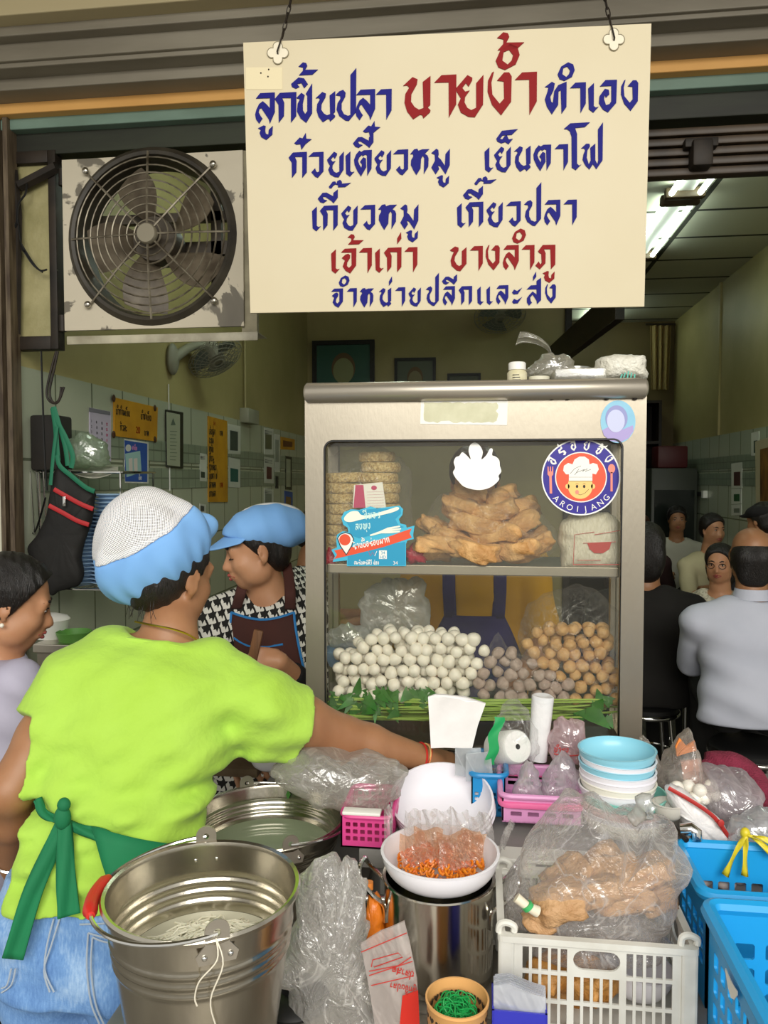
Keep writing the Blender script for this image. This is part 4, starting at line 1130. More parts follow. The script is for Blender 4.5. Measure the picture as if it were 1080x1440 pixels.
# apron: bib, blue binding, pocket, straps
M_bap = mat('brown_apron_cloth', '4a231a', 0.85, col2='40201a', nscale=5)
M_bind = mat('blue_binding', '2b7ec0', 0.7)
def onfig(lf, px, py, off):
    d = ray(px, py); k = 1.5
    while k < 3.4:
        p = EYE + d * (k / d.y)
        if float(lf.dist(np.float32(p.x), np.float32(p.y), np.float32(p.z))) < off: return p
        k += 0.002
    return EYE + d * (SY / d.y)
def bibpt(u, v):
    top = 861 + 10 * math.sin(PI * u); x0 = 326 - 26 * min(v * 1.6, 1) ** 1.4; x1 = 414 + 24 * min(v * 1.6, 1) ** 1.4
    p = onfig(tor2, x0 + (x1 - x0) * u, top + (1050 - top) * v, 0.02); p.y -= 0.002; return p
bm = B(); sheet(bm, bibpt, 18, 22, th=0.003); bib = obj('apron', bm, M_bap, per, ang=None)
bm = B()
for pts in ([bibpt(u, 0) for u in np.linspace(0, 1, 14)], [bibpt(0, v) for v in np.linspace(0, 0.6, 14)], [bibpt(1, v) for v in np.linspace(0, 0.6, 14)]):
    tube(bm, [p + V((0, -0.003, 0)) for p in pts], 0.0042, 6)
obj('binding', bm, M_bind, bib)
bm = B(); tube(bm, [onfig(tor2, x, y, 0.024) for x, y in ((329, 897), (336, 902), (348, 908), (360, 910), (380, 909), (398, 906))], 0.0035, 6); obj('pocket_binding', bm, M_bind, bib)
for pts in ([(332, 856), (338, 835), (343, 815), (345, 800)], [(408, 857), (408, 835), (406, 812), (402, 792)]):
    bm = B(); c = [onfig(tor2, x, y, 0.022) if y > 845 else P(x, y, SY + 0.03 - 0.085 + max(0, (835 - y)) * 0.0018) for x, y in pts]
    c = catmull(c, 5)
    sheet(bm, lambda u, v: c[min(int(u * (len(c) - 1)), len(c) - 1)] + V(((v - 0.5) * 0.034, 0.004 * abs(v - .5), 0)), len(c) - 1, 4, th=0.003)
    obj('strap', bm, M_bap, bib, ang=None)
obj('hair', hair_cap(hd, HM2, s2_, 0.006), M_hair, per, ang=None)
# peaked cap
K = Fig(); kc = hd + HM2 @ V((0, -0.035, 0.058)) * s2_
K.ell(kc, (0.095, 0.13, 0.075), HM2, 0.02); K.ell(kc + HM2 @ V((0, -0.07, -0.03)), (0.085, 0.07, 0.05), HM2, 0.04)
cl = half(hd + HM2 @ V((0, 0.06, 0.052)) * s2_, HM2 @ V((0, 0.42, -1)))
stripe = lambda X, Y, Z: np.abs((X - kc.x) * HM2[0][0] + (Y - kc.y) * HM2[1][0] + (Z - kc.z) * HM2[2][0]) * -1 + 0.055
K2 = Fig(); K2.p = list(K.p)
co_ = obj('cap', solid(K, 0.005, 'cap', cut=cl, disp=folds(0.002, [(1, 0.4, 0.3, 90, 1)], 5)), M_cap, per, ang=None)
NC = Fig(); NC.p = [q + (0.003,) for q in K.p]
obj('net_crown', solid(NC, 0.006, 'net', cut=cuts(half(kc + HM2 @ V((0.02, -0.02, 0.035)), HM2 @ V((-0.7, 0.35, -0.62))), cl)), mat('white_net_far', 'c9c9c4', 0.8, bump=0.4, bscale=400), co_, ang=None)
bm = B()
def peak2(u, v):
    t = (u - 0.5) * 2.3
    return hd + HM2 @ V((math.sin(t) * (0.083 + 0.006 * v), -0.01 + math.cos(t) * (0.092 + 0.065 * v), 0.062 - 0.028 * v * math.cos(t) - 0.018 * (1 - math.cos(t)))) * s2_
sheet(bm, peak2, 20, 6, th=0.004); obj('cap_peak', bm, M_cap, co_, ang=None)
bm = B()
a, b = P(352, 940, SY - 0.24), P(364, 886, SY - 0.24)
ax = (b - a).normalized(); sdv = ax.cross(V((0, -1, 0))).normalized()
box(bm, (a + b) / 2, (0.028, 0.012, (b - a).length), Matrix((sdv, ax.cross(sdv), ax)).transposed(), 0.004)
tag(obj('wooden_stick', bm, mat('worn_wood', '7d5330', 0.6, col2='5f3d22', nscale=14, stretch=(6, 6, 0.6))), 'flat wooden stick held upright in the brown-aproned cook\'s hand', 'stick')

# ------------------------------------------------------------------ woman at the left edge
LY = 1.98
hl = P(16, 846, LY); HM3 = basis((0.86, 0.46, -0.30), (0, 0, 1)); s3 = 1.08
tl3 = Loft([P(-40, 1330, LY), P(-40, 1200, LY), P(-36, 1080, LY), P(-28, 990, LY), P(-20, 950, LY), P(-8, 925, LY)], [(0.17, 0.12), (0.165, 0.12), (0.165, 0.115), (0.175, 0.11), (0.16, 0.10), (0.09, 0.07)], V((0.7, -0.7, 0)))
F = Fig(); F.loft(tl3, 0.03, 'torso')
F.chain([P(-15, 950, LY), P(0, 905, LY), hl + V((0, 0, -0.04))], [0.06, 0.052, 0.05], 0.04, 'neck')
a3 = P(26, 962, LY - 0.08); e3 = P(20, 1075, LY - 0.05); h3 = P(90, 1090, LY + 0.1)
b3 = P(-60, 960, LY + 0.1); f3 = P(-70, 1090, LY + 0.2); g3 = P(20, 1110, LY + 0.3)
for q in ((a3, e3, h3), (b3, f3, g3)):
    F.chain([q[0], q[1]], [0.056, 0.045], 0.03, 'uarm'); F.chain([q[1], q[2]], [0.042, 0.027], 0.02, 'farm')
    add_hand(F, q[2], V((0.7, 0.5, -0.1)), V((0, 0, 1)), 1, 1.0, 0.5)
add_head(F, hl, HM3, s3)
bx, by, bz = tl3.c[0]
for sx in (-1, 1): F.chain([V((bx + sx * 0.07, by - sx * 0.06, bz)), V((bx + sx * 0.07, by - sx * 0.06, 0.06))], [0.085, 0.04], 0.03, 'leg')
per = thing('person', 'dark-haired woman with pearl earring in pale lavender shirt', 'person', (bx, by, 0))
obj('body', solid(F, 0.0075, 'body'), M_skin2, per, ang=None)
face_parts(per, hl, HM3, s3, 'a2504a')
S = F.sub(('torso', 'uarm'), 0.014)
n3 = P(0, 890, LY)
obj('shirt', solid(S, 0.0075, 'shirt', cut=cuts(lambda X, Y, Z: 0.072 - np.sqrt((X - n3.x) ** 2 + (Y - n3.y) ** 2 + (Z - n3.z) ** 2), half((0, 0, float(bz) + .02), (0, 0, -1))), disp=folds(0.003, [(0.4, 0.3, 1, 50, 1), (1, 0.5, 0.3, 45, 0.7)], 12)), mat('lavender_cotton', 'bdb9cb', 0.8, col2='b2aec2', nscale=5), per, ang=None)
J = F.sub(('leg',), 0.015); obj('trousers', solid(J, 0.012, 'trousers'), mat('black_cotton', '121011', 0.9), per, ang=None)
def ex3(F_, w):
    F_.ell(w(0, -0.115, 0.03), (0.045, 0.04, 0.045), None, 0.01)
    F_.ell(w(-0.02, 0.03, 0.075), (0.06, 0.05, 0.03), HM3, 0.02)
obj('hair', hair_cap(hl, HM3, s3, 0.012, ((0, 0.052, 0.05), (0, 1, -0.55)), ex3, seed=4), M_hair, per, ang=None)
bm = B(); ell(bm, hl + HM3 @ V((0.086, -0.001, -0.048)) * s3, 0.0062, None, 12, 8); obj('earring', bm, mat('pearl', 'f0e8d8', 0.2), per)

# ------------------------------------------------------------------ people further in
def sitter(label, hp, yaw, top, hair='short', skin=None, s=1.0, h=0.012, tilt=-0.08, face=False, hip=0.66, wide=1.0, arms='table', name='person', standing=False, haircol=None, wz=-0.46, seat=True, trous='21201f', sleeve=0.45, back_lean=0.0, elb=0.235):
    """yaw: facing, 0 = away from the street"""
    hp = V(hp); f = V((math.sin(yaw), math.cos(yaw), 0)); r = V((f.y, -f.x, 0)); M = basis(f + V((0, 0, tilt)))
    g = lambda a, b, c: hp + (r * a + f * b + V((0, 0, c))) * s
    hipz = -hip
    lf = Loft([g(0, -0.06 + back_lean, hipz - 0.06), g(0, -0.07 + back_lean, hipz + 0.04), g(0, -0.06, -0.48), g(0, -0.05, -0.34), g(0, -0.04, -0.26), g(0, -0.03, -0.20)],
              [(0.17 * s * wide, 0.12 * s), (0.17 * s * wide, 0.125 * s), (0.158 * s * wide, 0.115 * s), (0.172 * s * wide, 0.115 * s), (0.16 * s * wide, 0.10 * s), (0.09 * s, 0.07 * s)], r)
    F = Fig(); F.loft(lf, 0.03, 'torso')
    F.chain([g(0, -0.04, -0.22), g(0, -0.025, -0.14), g(0, -0.01, -0.05)], [0.065 * s, 0.056 * s, 0.054 * s], 0.03, 'neck')
    add_head(F, hp, M, s)
    for q in (-1, 1):
        sh_ = g(q * 0.185 * wide, -0.04, -0.285); el = g(q * elb * wide, 0.06 if elb > 0.2 else 0.12, min(-0.42, wz - 0.04)); wr = g(q * 0.12, 0.30, wz)
        if arms == 'down': el, wr = g(q * 0.24 * wide, 0.0, -0.55), g(q * 0.15, 0.22, -0.62)
        F.chain([g(q * 0.09, -0.04, -0.25), sh_], [0.06 * s, 0.055 * s], 0.04, 'uarm')
        F.chain([sh_, el], [0.055 * s, 0.045 * s], 0.02, 'uarm'); F.chain([el, wr], [0.042 * s, 0.027 * s], 0.02, 'farm')
        add_hand(F, wr, f + r * (-q * 0.4), V((0, 0, 1)), -q, s, 0.5)
        hipj = g(q * 0.085, -0.02, hipz - 0.03)
        if standing: kn = V((hipj.x, hipj.y, hipj.z * 0.55)); an = V((hipj.x, hipj.y, 0.07))
        else: kn = g(q * 0.11, 0.38, hipz - 0.02); an = V((kn.x, kn.y, 0.07)) - f * 0.03
        F.chain([hipj, kn], [0.085 * s, 0.06 * s], 0.03, 'leg'); F.chain([kn, an], [0.057 * s, 0.04 * s], 0.02, 'leg')
    per = thing(name, label, 'person', (lf.c[0][0], lf.c[0][1], 0))
    obj('body', solid(F, h, 'body'), skin or M_skin2, per, ang=None)
    if face: face_parts(per, hp, M, s)
    S = F.sub(('torso',), 0.013); U = F.sub(('uarm',), 0.016); S.p += U.p
    n_ = g(0, 0.0, -0.155)
    obj('shirt', solid(S, h, 'shirt', cut=lambda X, Y, Z: 0.075 * s - np.sqrt((X - n_.x) ** 2 + (Y - n_.y) ** 2 + (Z - n_.z) ** 2), disp=folds(0.003, [(0.4, 0.3, 1, 42, 1), (1, 0.5, 0.3, 36, 0.7)], int(hp.x * 100))), top, per, ang=None)
    J = F.sub(('leg',), 0.016); obj('trousers', solid(J, 0.014, 'trousers'), mat('cloth_' + trous, trous, 0.9), per, ang=None)
    for q in (-1, 1):
        hj = g(q * 0.11, 0.40 if not standing else 0.05, 0); bm = B(); ell(bm, (hj.x, hj.y, 0.045), (0.05, 0.11, 0.045), rz(-yaw), 12, 8); obj('shoe', bm, M_black, per)
    def exl(F_, w):
        F_.ell(w(0, -0.06, -0.06), (0.088, 0.06, 0.12), M, 0.04)
    if hair != 'bald':
        obj('hair', hair_cap(hp, M, s, 0.012, hairline=((0, 0.055, 0.05), (0, 1, -0.42)) if hair == 'long' else None, extra=exl if hair == 'long' else None, h=max(h * 0.7, 0.006)), haircol or M_hair, per, ang=None)
    else:
        F2 = Fig(); F2.ell(hp + M @ V((0, -0.022, -0.012)) * s, (0.083 * s, 0.095 * s, 0.095 * s), M, 0.01); F2.ell(hp + M @ V((0, -0.055, -0.085)) * s, (0.062 * s, 0.042 * s, 0.055 * s), M, 0.03)
        obj('hair', solid(F2, 0.006, 'hair', cut=cuts(half(hp + M @ V((0, 0.02, 0)), M @ V((0, 1, -0.2))), half(hp + M @ V((0, -0.03, 0.052)), M @ V((0, 0.45, 1))))), haircol or M_hair, per, ang=None)
    return per, g, M, lf
M_wt = mat('white_shirt', 'c6c9d6', 0.8, col2='bcc0ce', nscale=4)
# stools
def stool(loc, hz_, label, first=None):
    if first: return dup(first, T(*(V(loc) - first.location)), label)
    g = thing('bar_stool', label, 'stool', loc, 0, 'chrome stools in the shop')
    x, y, z = loc
    bm = B(); lathe(bm, [(0, hz_ - 0.045), (0.15, hz_ - 0.045), (0.165, hz_ - 0.03), (0.165, hz_ - 0.012), (0.15, hz_), (0, hz_ + 0.004)], 36, T(x, y, 0)); obj('seat', bm, M_black, g)
    bm = B(); tube(bm, [(x + 0.163 * math.cos(t), y + 0.163 * math.sin(t), hz_ - 0.045) for t in [2 * PI * k / 40 for k in range(40)]], 0.013, 10, True); obj('seat_ring', bm, M_chrome, g)
    for k in range(4):
        t = PI / 4 + k * PI / 2; bm = B(); tube(bm, [(x + 0.14 * math.cos(t), y + 0.14 * math.sin(t), hz_ - 0.05), (x + 0.19 * math.cos(t), y + 0.19 * math.sin(t), 0.0)], 0.0095, 10); obj('leg', bm, M_chrome, g)
    bm = B(); tube(bm, [(x + 0.178 * math.cos(t), y + 0.178 * math.sin(t), 0.2) for t in [2 * PI * k / 40 for k in range(40)]], 0.007, 8, True); obj('foot_ring', bm, M_chrome, g)
    return g
mp_, g_, M_, lf_ = sitter('balding man in white shirt on a stool at right, seen from behind', P(1056, 780, 3.5), 0.12, M_wt, 'bald', M_skin, 1.04, 0.009, hip=0.62, wide=1.12, elb=0.185)
st0 = stool((lf_.c[0][0], lf_.c[0][1], 0), float(lf_.c[0][2]) - 0.10, 'chrome stool with black seat under the balding man in white')
bm = B(); c0 = g_(0, -0.03, -0.165)
obj('collar', lathe(B(), [(0.07, -0.02), (0.064, 0.025), (0.068, 0.03), (0.078, -0.015)], 28, T(*c0)), M_wt, mp_)
pa, *_ = sitter('woman with glasses in white lace top leaning on the table', P(1012, 792, 4.95), PI + 0.45, mat('lace_white', 'cfc8b4', 0.85, col2='a79f8a', nscale=60, lo=0.45, hi=0.55), 'long', None, 1.0, 0.011, face=True, wz=-0.25)
hp = P(1012, 792, 4.95); Mx = basis((math.sin(PI + .45), math.cos(PI + .45), -0.08))
for q in (-1, 1):
    bm = B(); tube(bm, [hp + Mx @ V((q * 0.033 + 0.02 * math.cos(t), 0.105, 0.0 + 0.016 * math.sin(t))) for t in [2 * PI * k / 18 for k in range(18)]], 0.0018, 5, True)
    obj('spectacle_lens', bm, M_black, pa)
pb, *_ = sitter('woman with hair tied back in pale sleeveless top beyond the table', P(1002, 744, 6.5), PI - 0.35, mat('pale_yellow_top', 'bdb490', 0.85), 'short', None, 1.05, 0.013, face=True)
pc, *_ = sitter('smiling man in white T-shirt with dark strap, far inside', P(952, 730, 7.75), PI + 0.1, mat('white_tee', 'b9b7a8', 0.85), 'short', M_skin, 1.05, 0.013, face=True)
pdn, *_ = sitter('person in dark jacket seated with back to the street beside the cabinet', P(908, 770, 4.1), 0.1, mat('dark_jacket', '15120f', 0.9), 'long', M_skin, 1.08, 0.012, wide=1.1)
pe, ge, Me, _ = sitter('man in black flat cap at the right edge inside the shop', P(1073, 733, 5.4), -0.6, mat('dark_shirt', '1c1c22', 0.9), 'short', M_skin, 1.05, 0.013)
K = Fig(); hp = P(1073, 733, 5.4); K.ell(hp + V((0, 0, 0.06)), (0.11, 0.11, 0.055), Me, 0.01); K.ell(hp + Me @ V((0, 0.1, 0.04)), (0.075, 0.06, 0.014), Me, 0.02)
obj('flat_cap', solid(K, 0.01, 'cap'), mat('black_cotton', '121011', 0.9), pe, ang=None)
pf, *_ = sitter('bareheaded person with reddish brown hair seated deep inside beside cabinet', P(899, 742, 7.0), 0.3, mat('maroon_top', '2a1413', 0.9), 'short', M_skin, 1.05, 0.014, haircol=mat('brown_hair', '3a1f14', 0.4))
pg, *_ = sitter('dark-haired person in patterned top half hidden behind the cabinet post', P(441, 750, 4.4), PI / 2, M_hound, 'short', M_skin, 1.05, 0.013)
# cook in yellow behind the cabinet
M_yel = mat('yellow_tshirt', 'd8a41a', 0.85, col2='cf9a14', nscale=5)
py_, gy, My, lfy = sitter('person in yellow T-shirt and violet apron standing behind the glass cabinet', P(668, 676, 2.80), PI, M_yel, 'short', M_skin2, 1.05, 0.009, -0.25, standing=True, hip=0.70, haircol=mat('brown_hair', '3a1f14', 0.4), arms='down', face=True)
M_vio = mat('violet_apron', '2a2372', 0.85, col2='231d60', nscale=6)
bm = B()
def vb(u, v):
    p = lfy.at(0.62 - 0.62 * v, PI / 2 + 0.0 + (u - 0.5) * (1.0 + 1.2 * min(1, v * 2)) , 0.02); return p
_s = 1 if lfy.at(0.6, PI / 2, 0).y < lfy.c[0][1] else -1
def vb(u, v): return lfy.at(0.44 - 0.44 * v, _s * PI / 2 + (u - 0.5) * (1.1 + 1.3 * min(1, v * 2)), 0.018)
sheet(bm, vb, 16, 14, th=0.003); va = obj('apron', bm, M_vio, py_, ang=None)
for u in (-0.42, 0.42):
    bm = B(); c = [lfy.at(f, _s * (PI / 2) + u * (1 + 0.0 * f), 0.020) for f in (0.43, 0.56, 0.70, 0.84, 0.96)]
    sheet(bm, lambda a, b: c[min(int(a * 4), 4)].lerp(c[min(int(a * 4) + 1, 4)], a * 4 - int(a * 4)) + V(((b - 0.5) * 0.045, 0, 0)), 12, 4, th=0.003)
    obj('strap', bm, M_vio, va, ang=None)
# dining table
M_tab = mat('dark_table_top', '2a2826', 0.18, metal=0.3)
g = thing('dining_table', 'dark shiny dining table in front of the balding man', 'table', (1.5, 4.3, 0))
bm = B(); box2(bm, (1.13, 4.0, 0.73), (2.0, 4.6, 0.76), 0.004); obj('table_top', bm, M_tab, g)
for x in (1.17, 1.95):
    for y in (4.05, 4.55):
        bm = B(); tube(bm, [(x, y, 0), (x, y, 0.73)], 0.012, 10); obj('leg', bm, M_chrome, g)
stool((1.02, 4.1, 0), 0, 'chrome stool with black seat under person in dark jacket', st0) if False else None
for p_, lab in ((pdn, 'chrome stool with black seat under the person in dark jacket'), (pa, 'chrome stool under the woman in white lace top'), (pb, 'chrome stool under the woman in pale sleeveless top'), (pc, 'chrome stool under the smiling man in white T-shirt'), (pe, 'chrome stool under the man in flat cap'), (pf, 'chrome stool under the brown-haired person'), (pg, 'chrome stool under the person behind the cabinet post')):
    stool((p_.location.x, p_.location.y, 0), 0, lab, st0)
# ------------------------------------------------------------------ counter and table that carry the stall
M_count = mat('grey_counter', '8d8a86', 0.6, col2='7b7874', nscale=6, bump=0.1, bscale=60)
CY = 1.90
g = thing('stall_counter', 'grey stall counter under the glass cabinet and the baskets', 'counter', (0.15, 1.95, 0))
bm = B(); box2(bm, (-0.24, 1.50, 0.82), (0.80, 2.02, 0.86), 0.004); box2(bm, (-0.52, 1.81, 0.82), (0.47, 2.24, 0.86), 0.004); obj('counter_top', bm, M_count, g)
bm = B(); box2(bm, (-0.20, 1.53, 0.02), (0.78, 2.0, 0.82)); box2(bm, (-0.48, 1.80, 0.02), (0.45, 2.22, 0.82)); obj('counter_body', bm, mat('grey_panel', '9a9793', 0.6, col2='85827d', nscale=4), g)
bm = B(); tube(bm, [(-0.24, 1.47, 0.775), (0.3, 1.47, 0.775)], 0.009, 10); box2(bm, (-0.24, 1.47, 0.770), (-0.235, 1.53, 0.78)); box2(bm, (0.295, 1.47, 0.770), (0.3, 1.53, 0.78)); obj('towel_rail', bm, M_chrome, g)
g = thing('work_table', 'low steel work table under pots and crate in front of the counter', 'table', (0.0, 1.1, 0))
bm = B(); box2(bm, (-0.60, 0.66, 0.69), (0.85, 1.235, 0.72), 0.006); box2(bm, (-0.36, 1.235, 0.69), (0.85, 1.44, 0.72), 0.004); box2(bm, (-0.575, 1.45, 0.66), (-0.25, 1.775, 0.69), 0.004); obj('table_top', bm, mat('table_steel', '9f9a90', 0.5, metal=0.5, col2='86817a', nscale=8), g)
for x, y in ((-0.56, 0.70), (0.81, 0.70), (0.81, 1.40), (-0.55, 1.74), (-0.28, 1.74), (-0.32, 1.40), (-0.55, 1.2)):
    bm = B(); tube(bm, [(x, y, 0), (x, y, 0.68)], 0.016, 10); obj('leg', bm, M_steel, g)

# ------------------------------------------------------------------ the glass cabinet
x0, x1 = P(430, 900, CY).x, P(909, 600, CY).x
zt, zb = P(670, 549, CY).z, 0.86
wx0, wx1 = P(457, 800, CY).x, P(873, 800, CY).x
wz1, wz0 = P(670, 619, CY).z, 0.925
zs = P(670, 804, CY).z
D0, D1 = CY, CY + 0.32
cab = thing('display_cabinet', 'stainless steel glass-fronted food display cabinet with round top rail', 'cabinet', ((x0 + x1) / 2, CY + 0.16, 0.86))
def rrect(a, b, c, d, r, n=8, corners=(1, 1, 1, 1)):
    o = []
    for (cx, cz, t0), on in zip(((c - r, d - r, 0), (a + r, d - r, PI / 2), (a + r, b + r, PI), (c - r, b + r, 1.5 * PI)), corners):
        if on: o += [(cx + r * math.cos(t0 + k * PI / 2 / n), cz + r * math.sin(t0 + k * PI / 2 / n)) for k in range(n + 1)]
        else: o.append((c if cx > (a + c) / 2 else a, d if cz > (b + d) / 2 else b))
    return o
M_cab = mat('brushed_steel', 'a79f90', 0.38, metal=0.85, col2='9a9283', nscale=2.5, stretch=(1, 1, 0.3), bump=0.03, bscale=150)
bm = B(); poly(bm, [(x0, zb), (x1, zb), (x1, zt), (x0, zt)], (0, D0 + 0.02, 0), (1, 0, 0), (0, 0, 1), 0.02, [rrect(wx0, wz0, wx1, wz1, 0.022, 8, (1, 1, 0, 0))])
obj('front_frame', bm, M_cab, cab, smooth=False)
bm = B(); tube(bm, [(wx, D0 - 0.001, wz) for wx, wz in rrect(wx0, wz0, wx1, wz1, 0.022, 8, (1, 1, 0, 0))], 0.0028, 6, True); obj('window_gasket', bm, M_black, cab)
M_glass = glass('cabinet_glass', refl=0.045, dust=0.012)
bm = B(); box2(bm, (wx0 - 0.01, D0 + 0.021, wz0 - 0.01), (wx1 + 0.01, D0 + 0.025, wz1 + 0.01)); obj('front_pane', bm, M_glass, cab, smooth=False)
for nm, xx in (('side_panel', x0), ('side_panel', x1 - 0.03)):
    bm = B(); box2(bm, (xx, D0 + 0.021, zb), (xx + 0.03, D0 + 0.045, zt)); box2(bm, (xx, D1 - 0.03, zb), (xx + 0.03, D1, zt)); box2(bm, (xx, D0 + 0.045, zb), (xx + 0.03, D1 - 0.03, 0.93)); box2(bm, (xx, D0 + 0.045, wz1), (xx + 0.03, D1 - 0.03, zt)); box2(bm, (xx, D0 + 0.045, zs - 0.012), (xx + 0.03, D1 - 0.03, zs + 0.012))
    s = obj(nm, bm, M_cab, cab, smooth=False)
    bm = B(); box2(bm, (xx + 0.012, D0 + 0.045, 0.93), (xx + 0.016, D1 - 0.03, zs - 0.012)); box2(bm, (xx + 0.012, D0 + 0.045, zs + 0.012), (xx + 0.016, D1 - 0.03, wz1)); obj('side_pane', bm, M_glass, s, smooth=False)
bm = B(); box2(bm, (x0 + 0.03, D0 + 0.027, zs - 0.010), (x1 - 0.03, D1, zs + 0.008), 0.002); obj('shelf', bm, mat('shelf_steel', 'b9b6ab', 0.35, metal=0.8), cab, smooth=False)
bm = B(); box2(bm, (wx0, D0 + 0.026, zs - 0.012), (wx1, D0 + 0.032, zs + 0.012), 0.002); obj('shelf_lip', bm, M_cab, cab, smooth=False)
bm = B(); box2(bm, (x0 + 0.03, D0 + 0.021, 0.865), (x1 - 0.03, D1, 0.90)); obj('bottom_tray', bm, mat('dark_tray', '4a4c4a', 0.35, metal=0.7), cab, smooth=False)
bm = B(); box2(bm, (x0, D0, zt), (x1, D1, zt + 0.012), 0.003); obj('roof', bm, M_cab, cab, smooth=False)
bm = B(); box2(bm, (x0 + 0.03, D1 - 0.02, wz1 - 0.0), (x1 - 0.03, D1, zt)); obj('back_rail', bm, M_cab, cab, smooth=False)
a, b = P(425, 548, CY - 0.02), P(914, 547, CY - 0.02); rr = 0.0245
bm = B(); zr = P(670, 548, CY - 0.02).z
n = 8
pts = [(a.x + rr * 0.5 * (1 - math.cos(k * PI / 2 / n)) , CY - 0.005, zr) for k in range(n)] + [(b.x - rr * 0.5 * (1 - math.cos((n - 1 - k) * PI / 2 / n)), CY - 0.005, zr) for k in range(n)]
rad = [rr * max(math.sin(k * PI / 2 / n), 0.05) for k in range(n)]; rad = rad[:-1] + [rr] + [rr] + rad[::-1][1:]
tube(bm, pts, rad, 24); obj('top_rail', bm, mat('rail_steel', 'bdb6a8', 0.33, metal=0.7, col2='b0a89a', nscale=2, stretch=(0.4, 1, 1)), cab)
bm = B(); k = 0
for px in (458, 530, 776, 798, 853, 893):
    q = P(px, 561, CY - 0.006); ell(bm, q, (0.006, 0.002, 0.0025), None, 8, 6)
obj('rust_spots', bm, M_rust, cab)

# ---- stickers on the cabinet (flat, each its own sheet)
def sticker(name, label, cat, pts, m, y=None, depth=0.0012, g=None):
    yy = (D0 - 0.0002) if y is None else y
    bm = B(); poly(bm, [(P(px, py, yy).x, P(px, py, yy).z) for px, py in pts], (0, yy, 0), (1, 0, 0), (0, 0, 1), depth)
    o = obj(name, bm, m, g, smooth=False)
    if label: tag(o, label, cat)
    return o
def pts_c(cx, cy, rx_, ry_=None, n=48, a0=0, a1=2 * PI): 
    ry_ = ry_ or rx_; return [(cx + rx_ * math.cos(a0 + (a1 - a0) * k / n), cy + ry_ * math.sin(a0 + (a1 - a0) * k / n)) for k in range(n)]
M_paper = mat('white_paper', 'f0eee6', 0.7)
pl = sticker('label_plate', 'blank torn white label stuck on the cabinet header', 'label', [(592, 562), (714, 564), (713, 598), (591, 596)], M_paper)
rg = random.Random(3)
op = [(596 + k * 5.7, 565 + rg.uniform(0, 2.5)) for k in range(19)] + [(700 + rg.uniform(-3, 2), 570 + k * 4) for k in range(6)] + [(699 - k * 5.6, 592 + rg.uniform(-1, 3)) for k in range(19)] + [(595 + rg.uniform(0, 2), 590 - k * 4) for k in range(6)]
sticker('stain', None, None, op, mat('yellowed_paper', 'd5d3b6', 0.8, col2='c9c7a8', nscale=30), D0 - 0.0015, 0.0004, pl)
# pale blue and pink oval sticker at the corner
ov = sticker('oval_sticker', 'pale blue oval sticker of a faceless figure in pink at the cabinet corner', 'sticker', pts_c(869, 593, 24.5, 30), mat('sky_sticker', '8fc6de', 0.45, col2='7fb9d6', nscale=10))
sticker('figure', None, None, [(847, 605), (856, 600), (866, 606), (878, 603), (890, 598), (891, 606), (884, 616), (872, 622), (858, 620), (849, 612)], mat('mauve', 'a99bd0', 0.5), D0 - 0.0015, 0.0004, ov)
sticker('head', None, None, pts_c(867, 588, 15.5, 18), mat('lavender_head', '8f93c4', 0.5), D0 - 0.0018, 0.0004, ov)
sticker('face', None, None, pts_c(866, 592, 12.5, 16), mat('pale_lilac', 'c3c8e6', 0.5), D0 - 0.0022, 0.0004, ov)
# plain white cut-out sticker on the glass
GL = D0 + 0.0195
wp = []
for k in range(90):
    t = 2 * PI * k / 90; r = 1.0
    px, py = 671 + 32 * math.cos(t), 661 - 26 * math.sin(t)
    if t < PI: py -= 0
    r2 = 1 + 0.05 * math.sin(t * 9)
    wp.append((671 + 32 * math.cos(t) * r2, 664 - 23 * math.sin(t) * r2))
wp = [(650, 636), (646, 641), (641, 643), (638, 650), (640, 658), (637, 664), (640, 671), (645, 677), (652, 684), (664, 688), (676, 689), (688, 686), (697, 680), (702, 674), (701, 669), (705, 663), (703, 655), (702, 647), (697, 642), (692, 640), (693, 632), (689, 631), (684, 640), (677, 646), (679, 636), (675, 627), (668, 622), (661, 626), (659, 635), (662, 646), (656, 640)]
sticker('cutout_sticker', 'plain white cut-out sticker in the middle of the cabinet glass', 'sticker', [(q.x, q.y) for q in catmull([V((x, y, 0)) for x, y in wp], 3, True)], mat('sticker_white', 'f6f5f0', 0.5), GL)
# round emblem
cx, cy, R = 817, 671, 55.5
rs = sticker('round_sticker', 'round blue and orange chef sticker on the cabinet glass reading AROIJANG', 'sticker', pts_c(cx, cy, R, R * 0.97), mat('sticker_white', 'f6f5f0', 0.5), GL)
def lay(name, pts, m, lv, par=rs): return sticker(name, None, None, pts, m, GL - 0.0012 - 0.0003 * lv, 0.00035, par)
M_nv, M_or, M_pk = mat('sticker_navy', '22108c', 0.45), mat('sticker_orange', 'e2502c', 0.45), mat('sticker_pink', 'f08a78', 0.45)
lay('ring', pts_c(cx, cy, R - 2, (R - 2) * 0.97), M_nv, 1); lay('disc_edge', pts_c(cx, cy, 36.5, 35.5), M_paper, 2); lay('disc', pts_c(cx, cy, 35, 34), M_or, 3)
lay('chef_face', pts_c(816, 683, 17.5, 18.5), mat('sticker_skin', 'f3c877', 0.5), 4)
for dx in (-18, 18): lay('ear', pts_c(816 + dx, 684, 3, 3.5), mat('sticker_skin', 'f3c877', 0.5), 4)
lay('hat', [(800, 676), (833, 676), (833, 666), (838, 667), (842, 660), (840, 653), (834, 651), (829, 653), (828, 646), (822, 642), (815, 642), (808, 646), (805, 653), (799, 651), (793, 655), (792, 662), (796, 667), (800, 667)], M_paper, 5)
M_ink = mat('ink', '1a1614', 0.6)
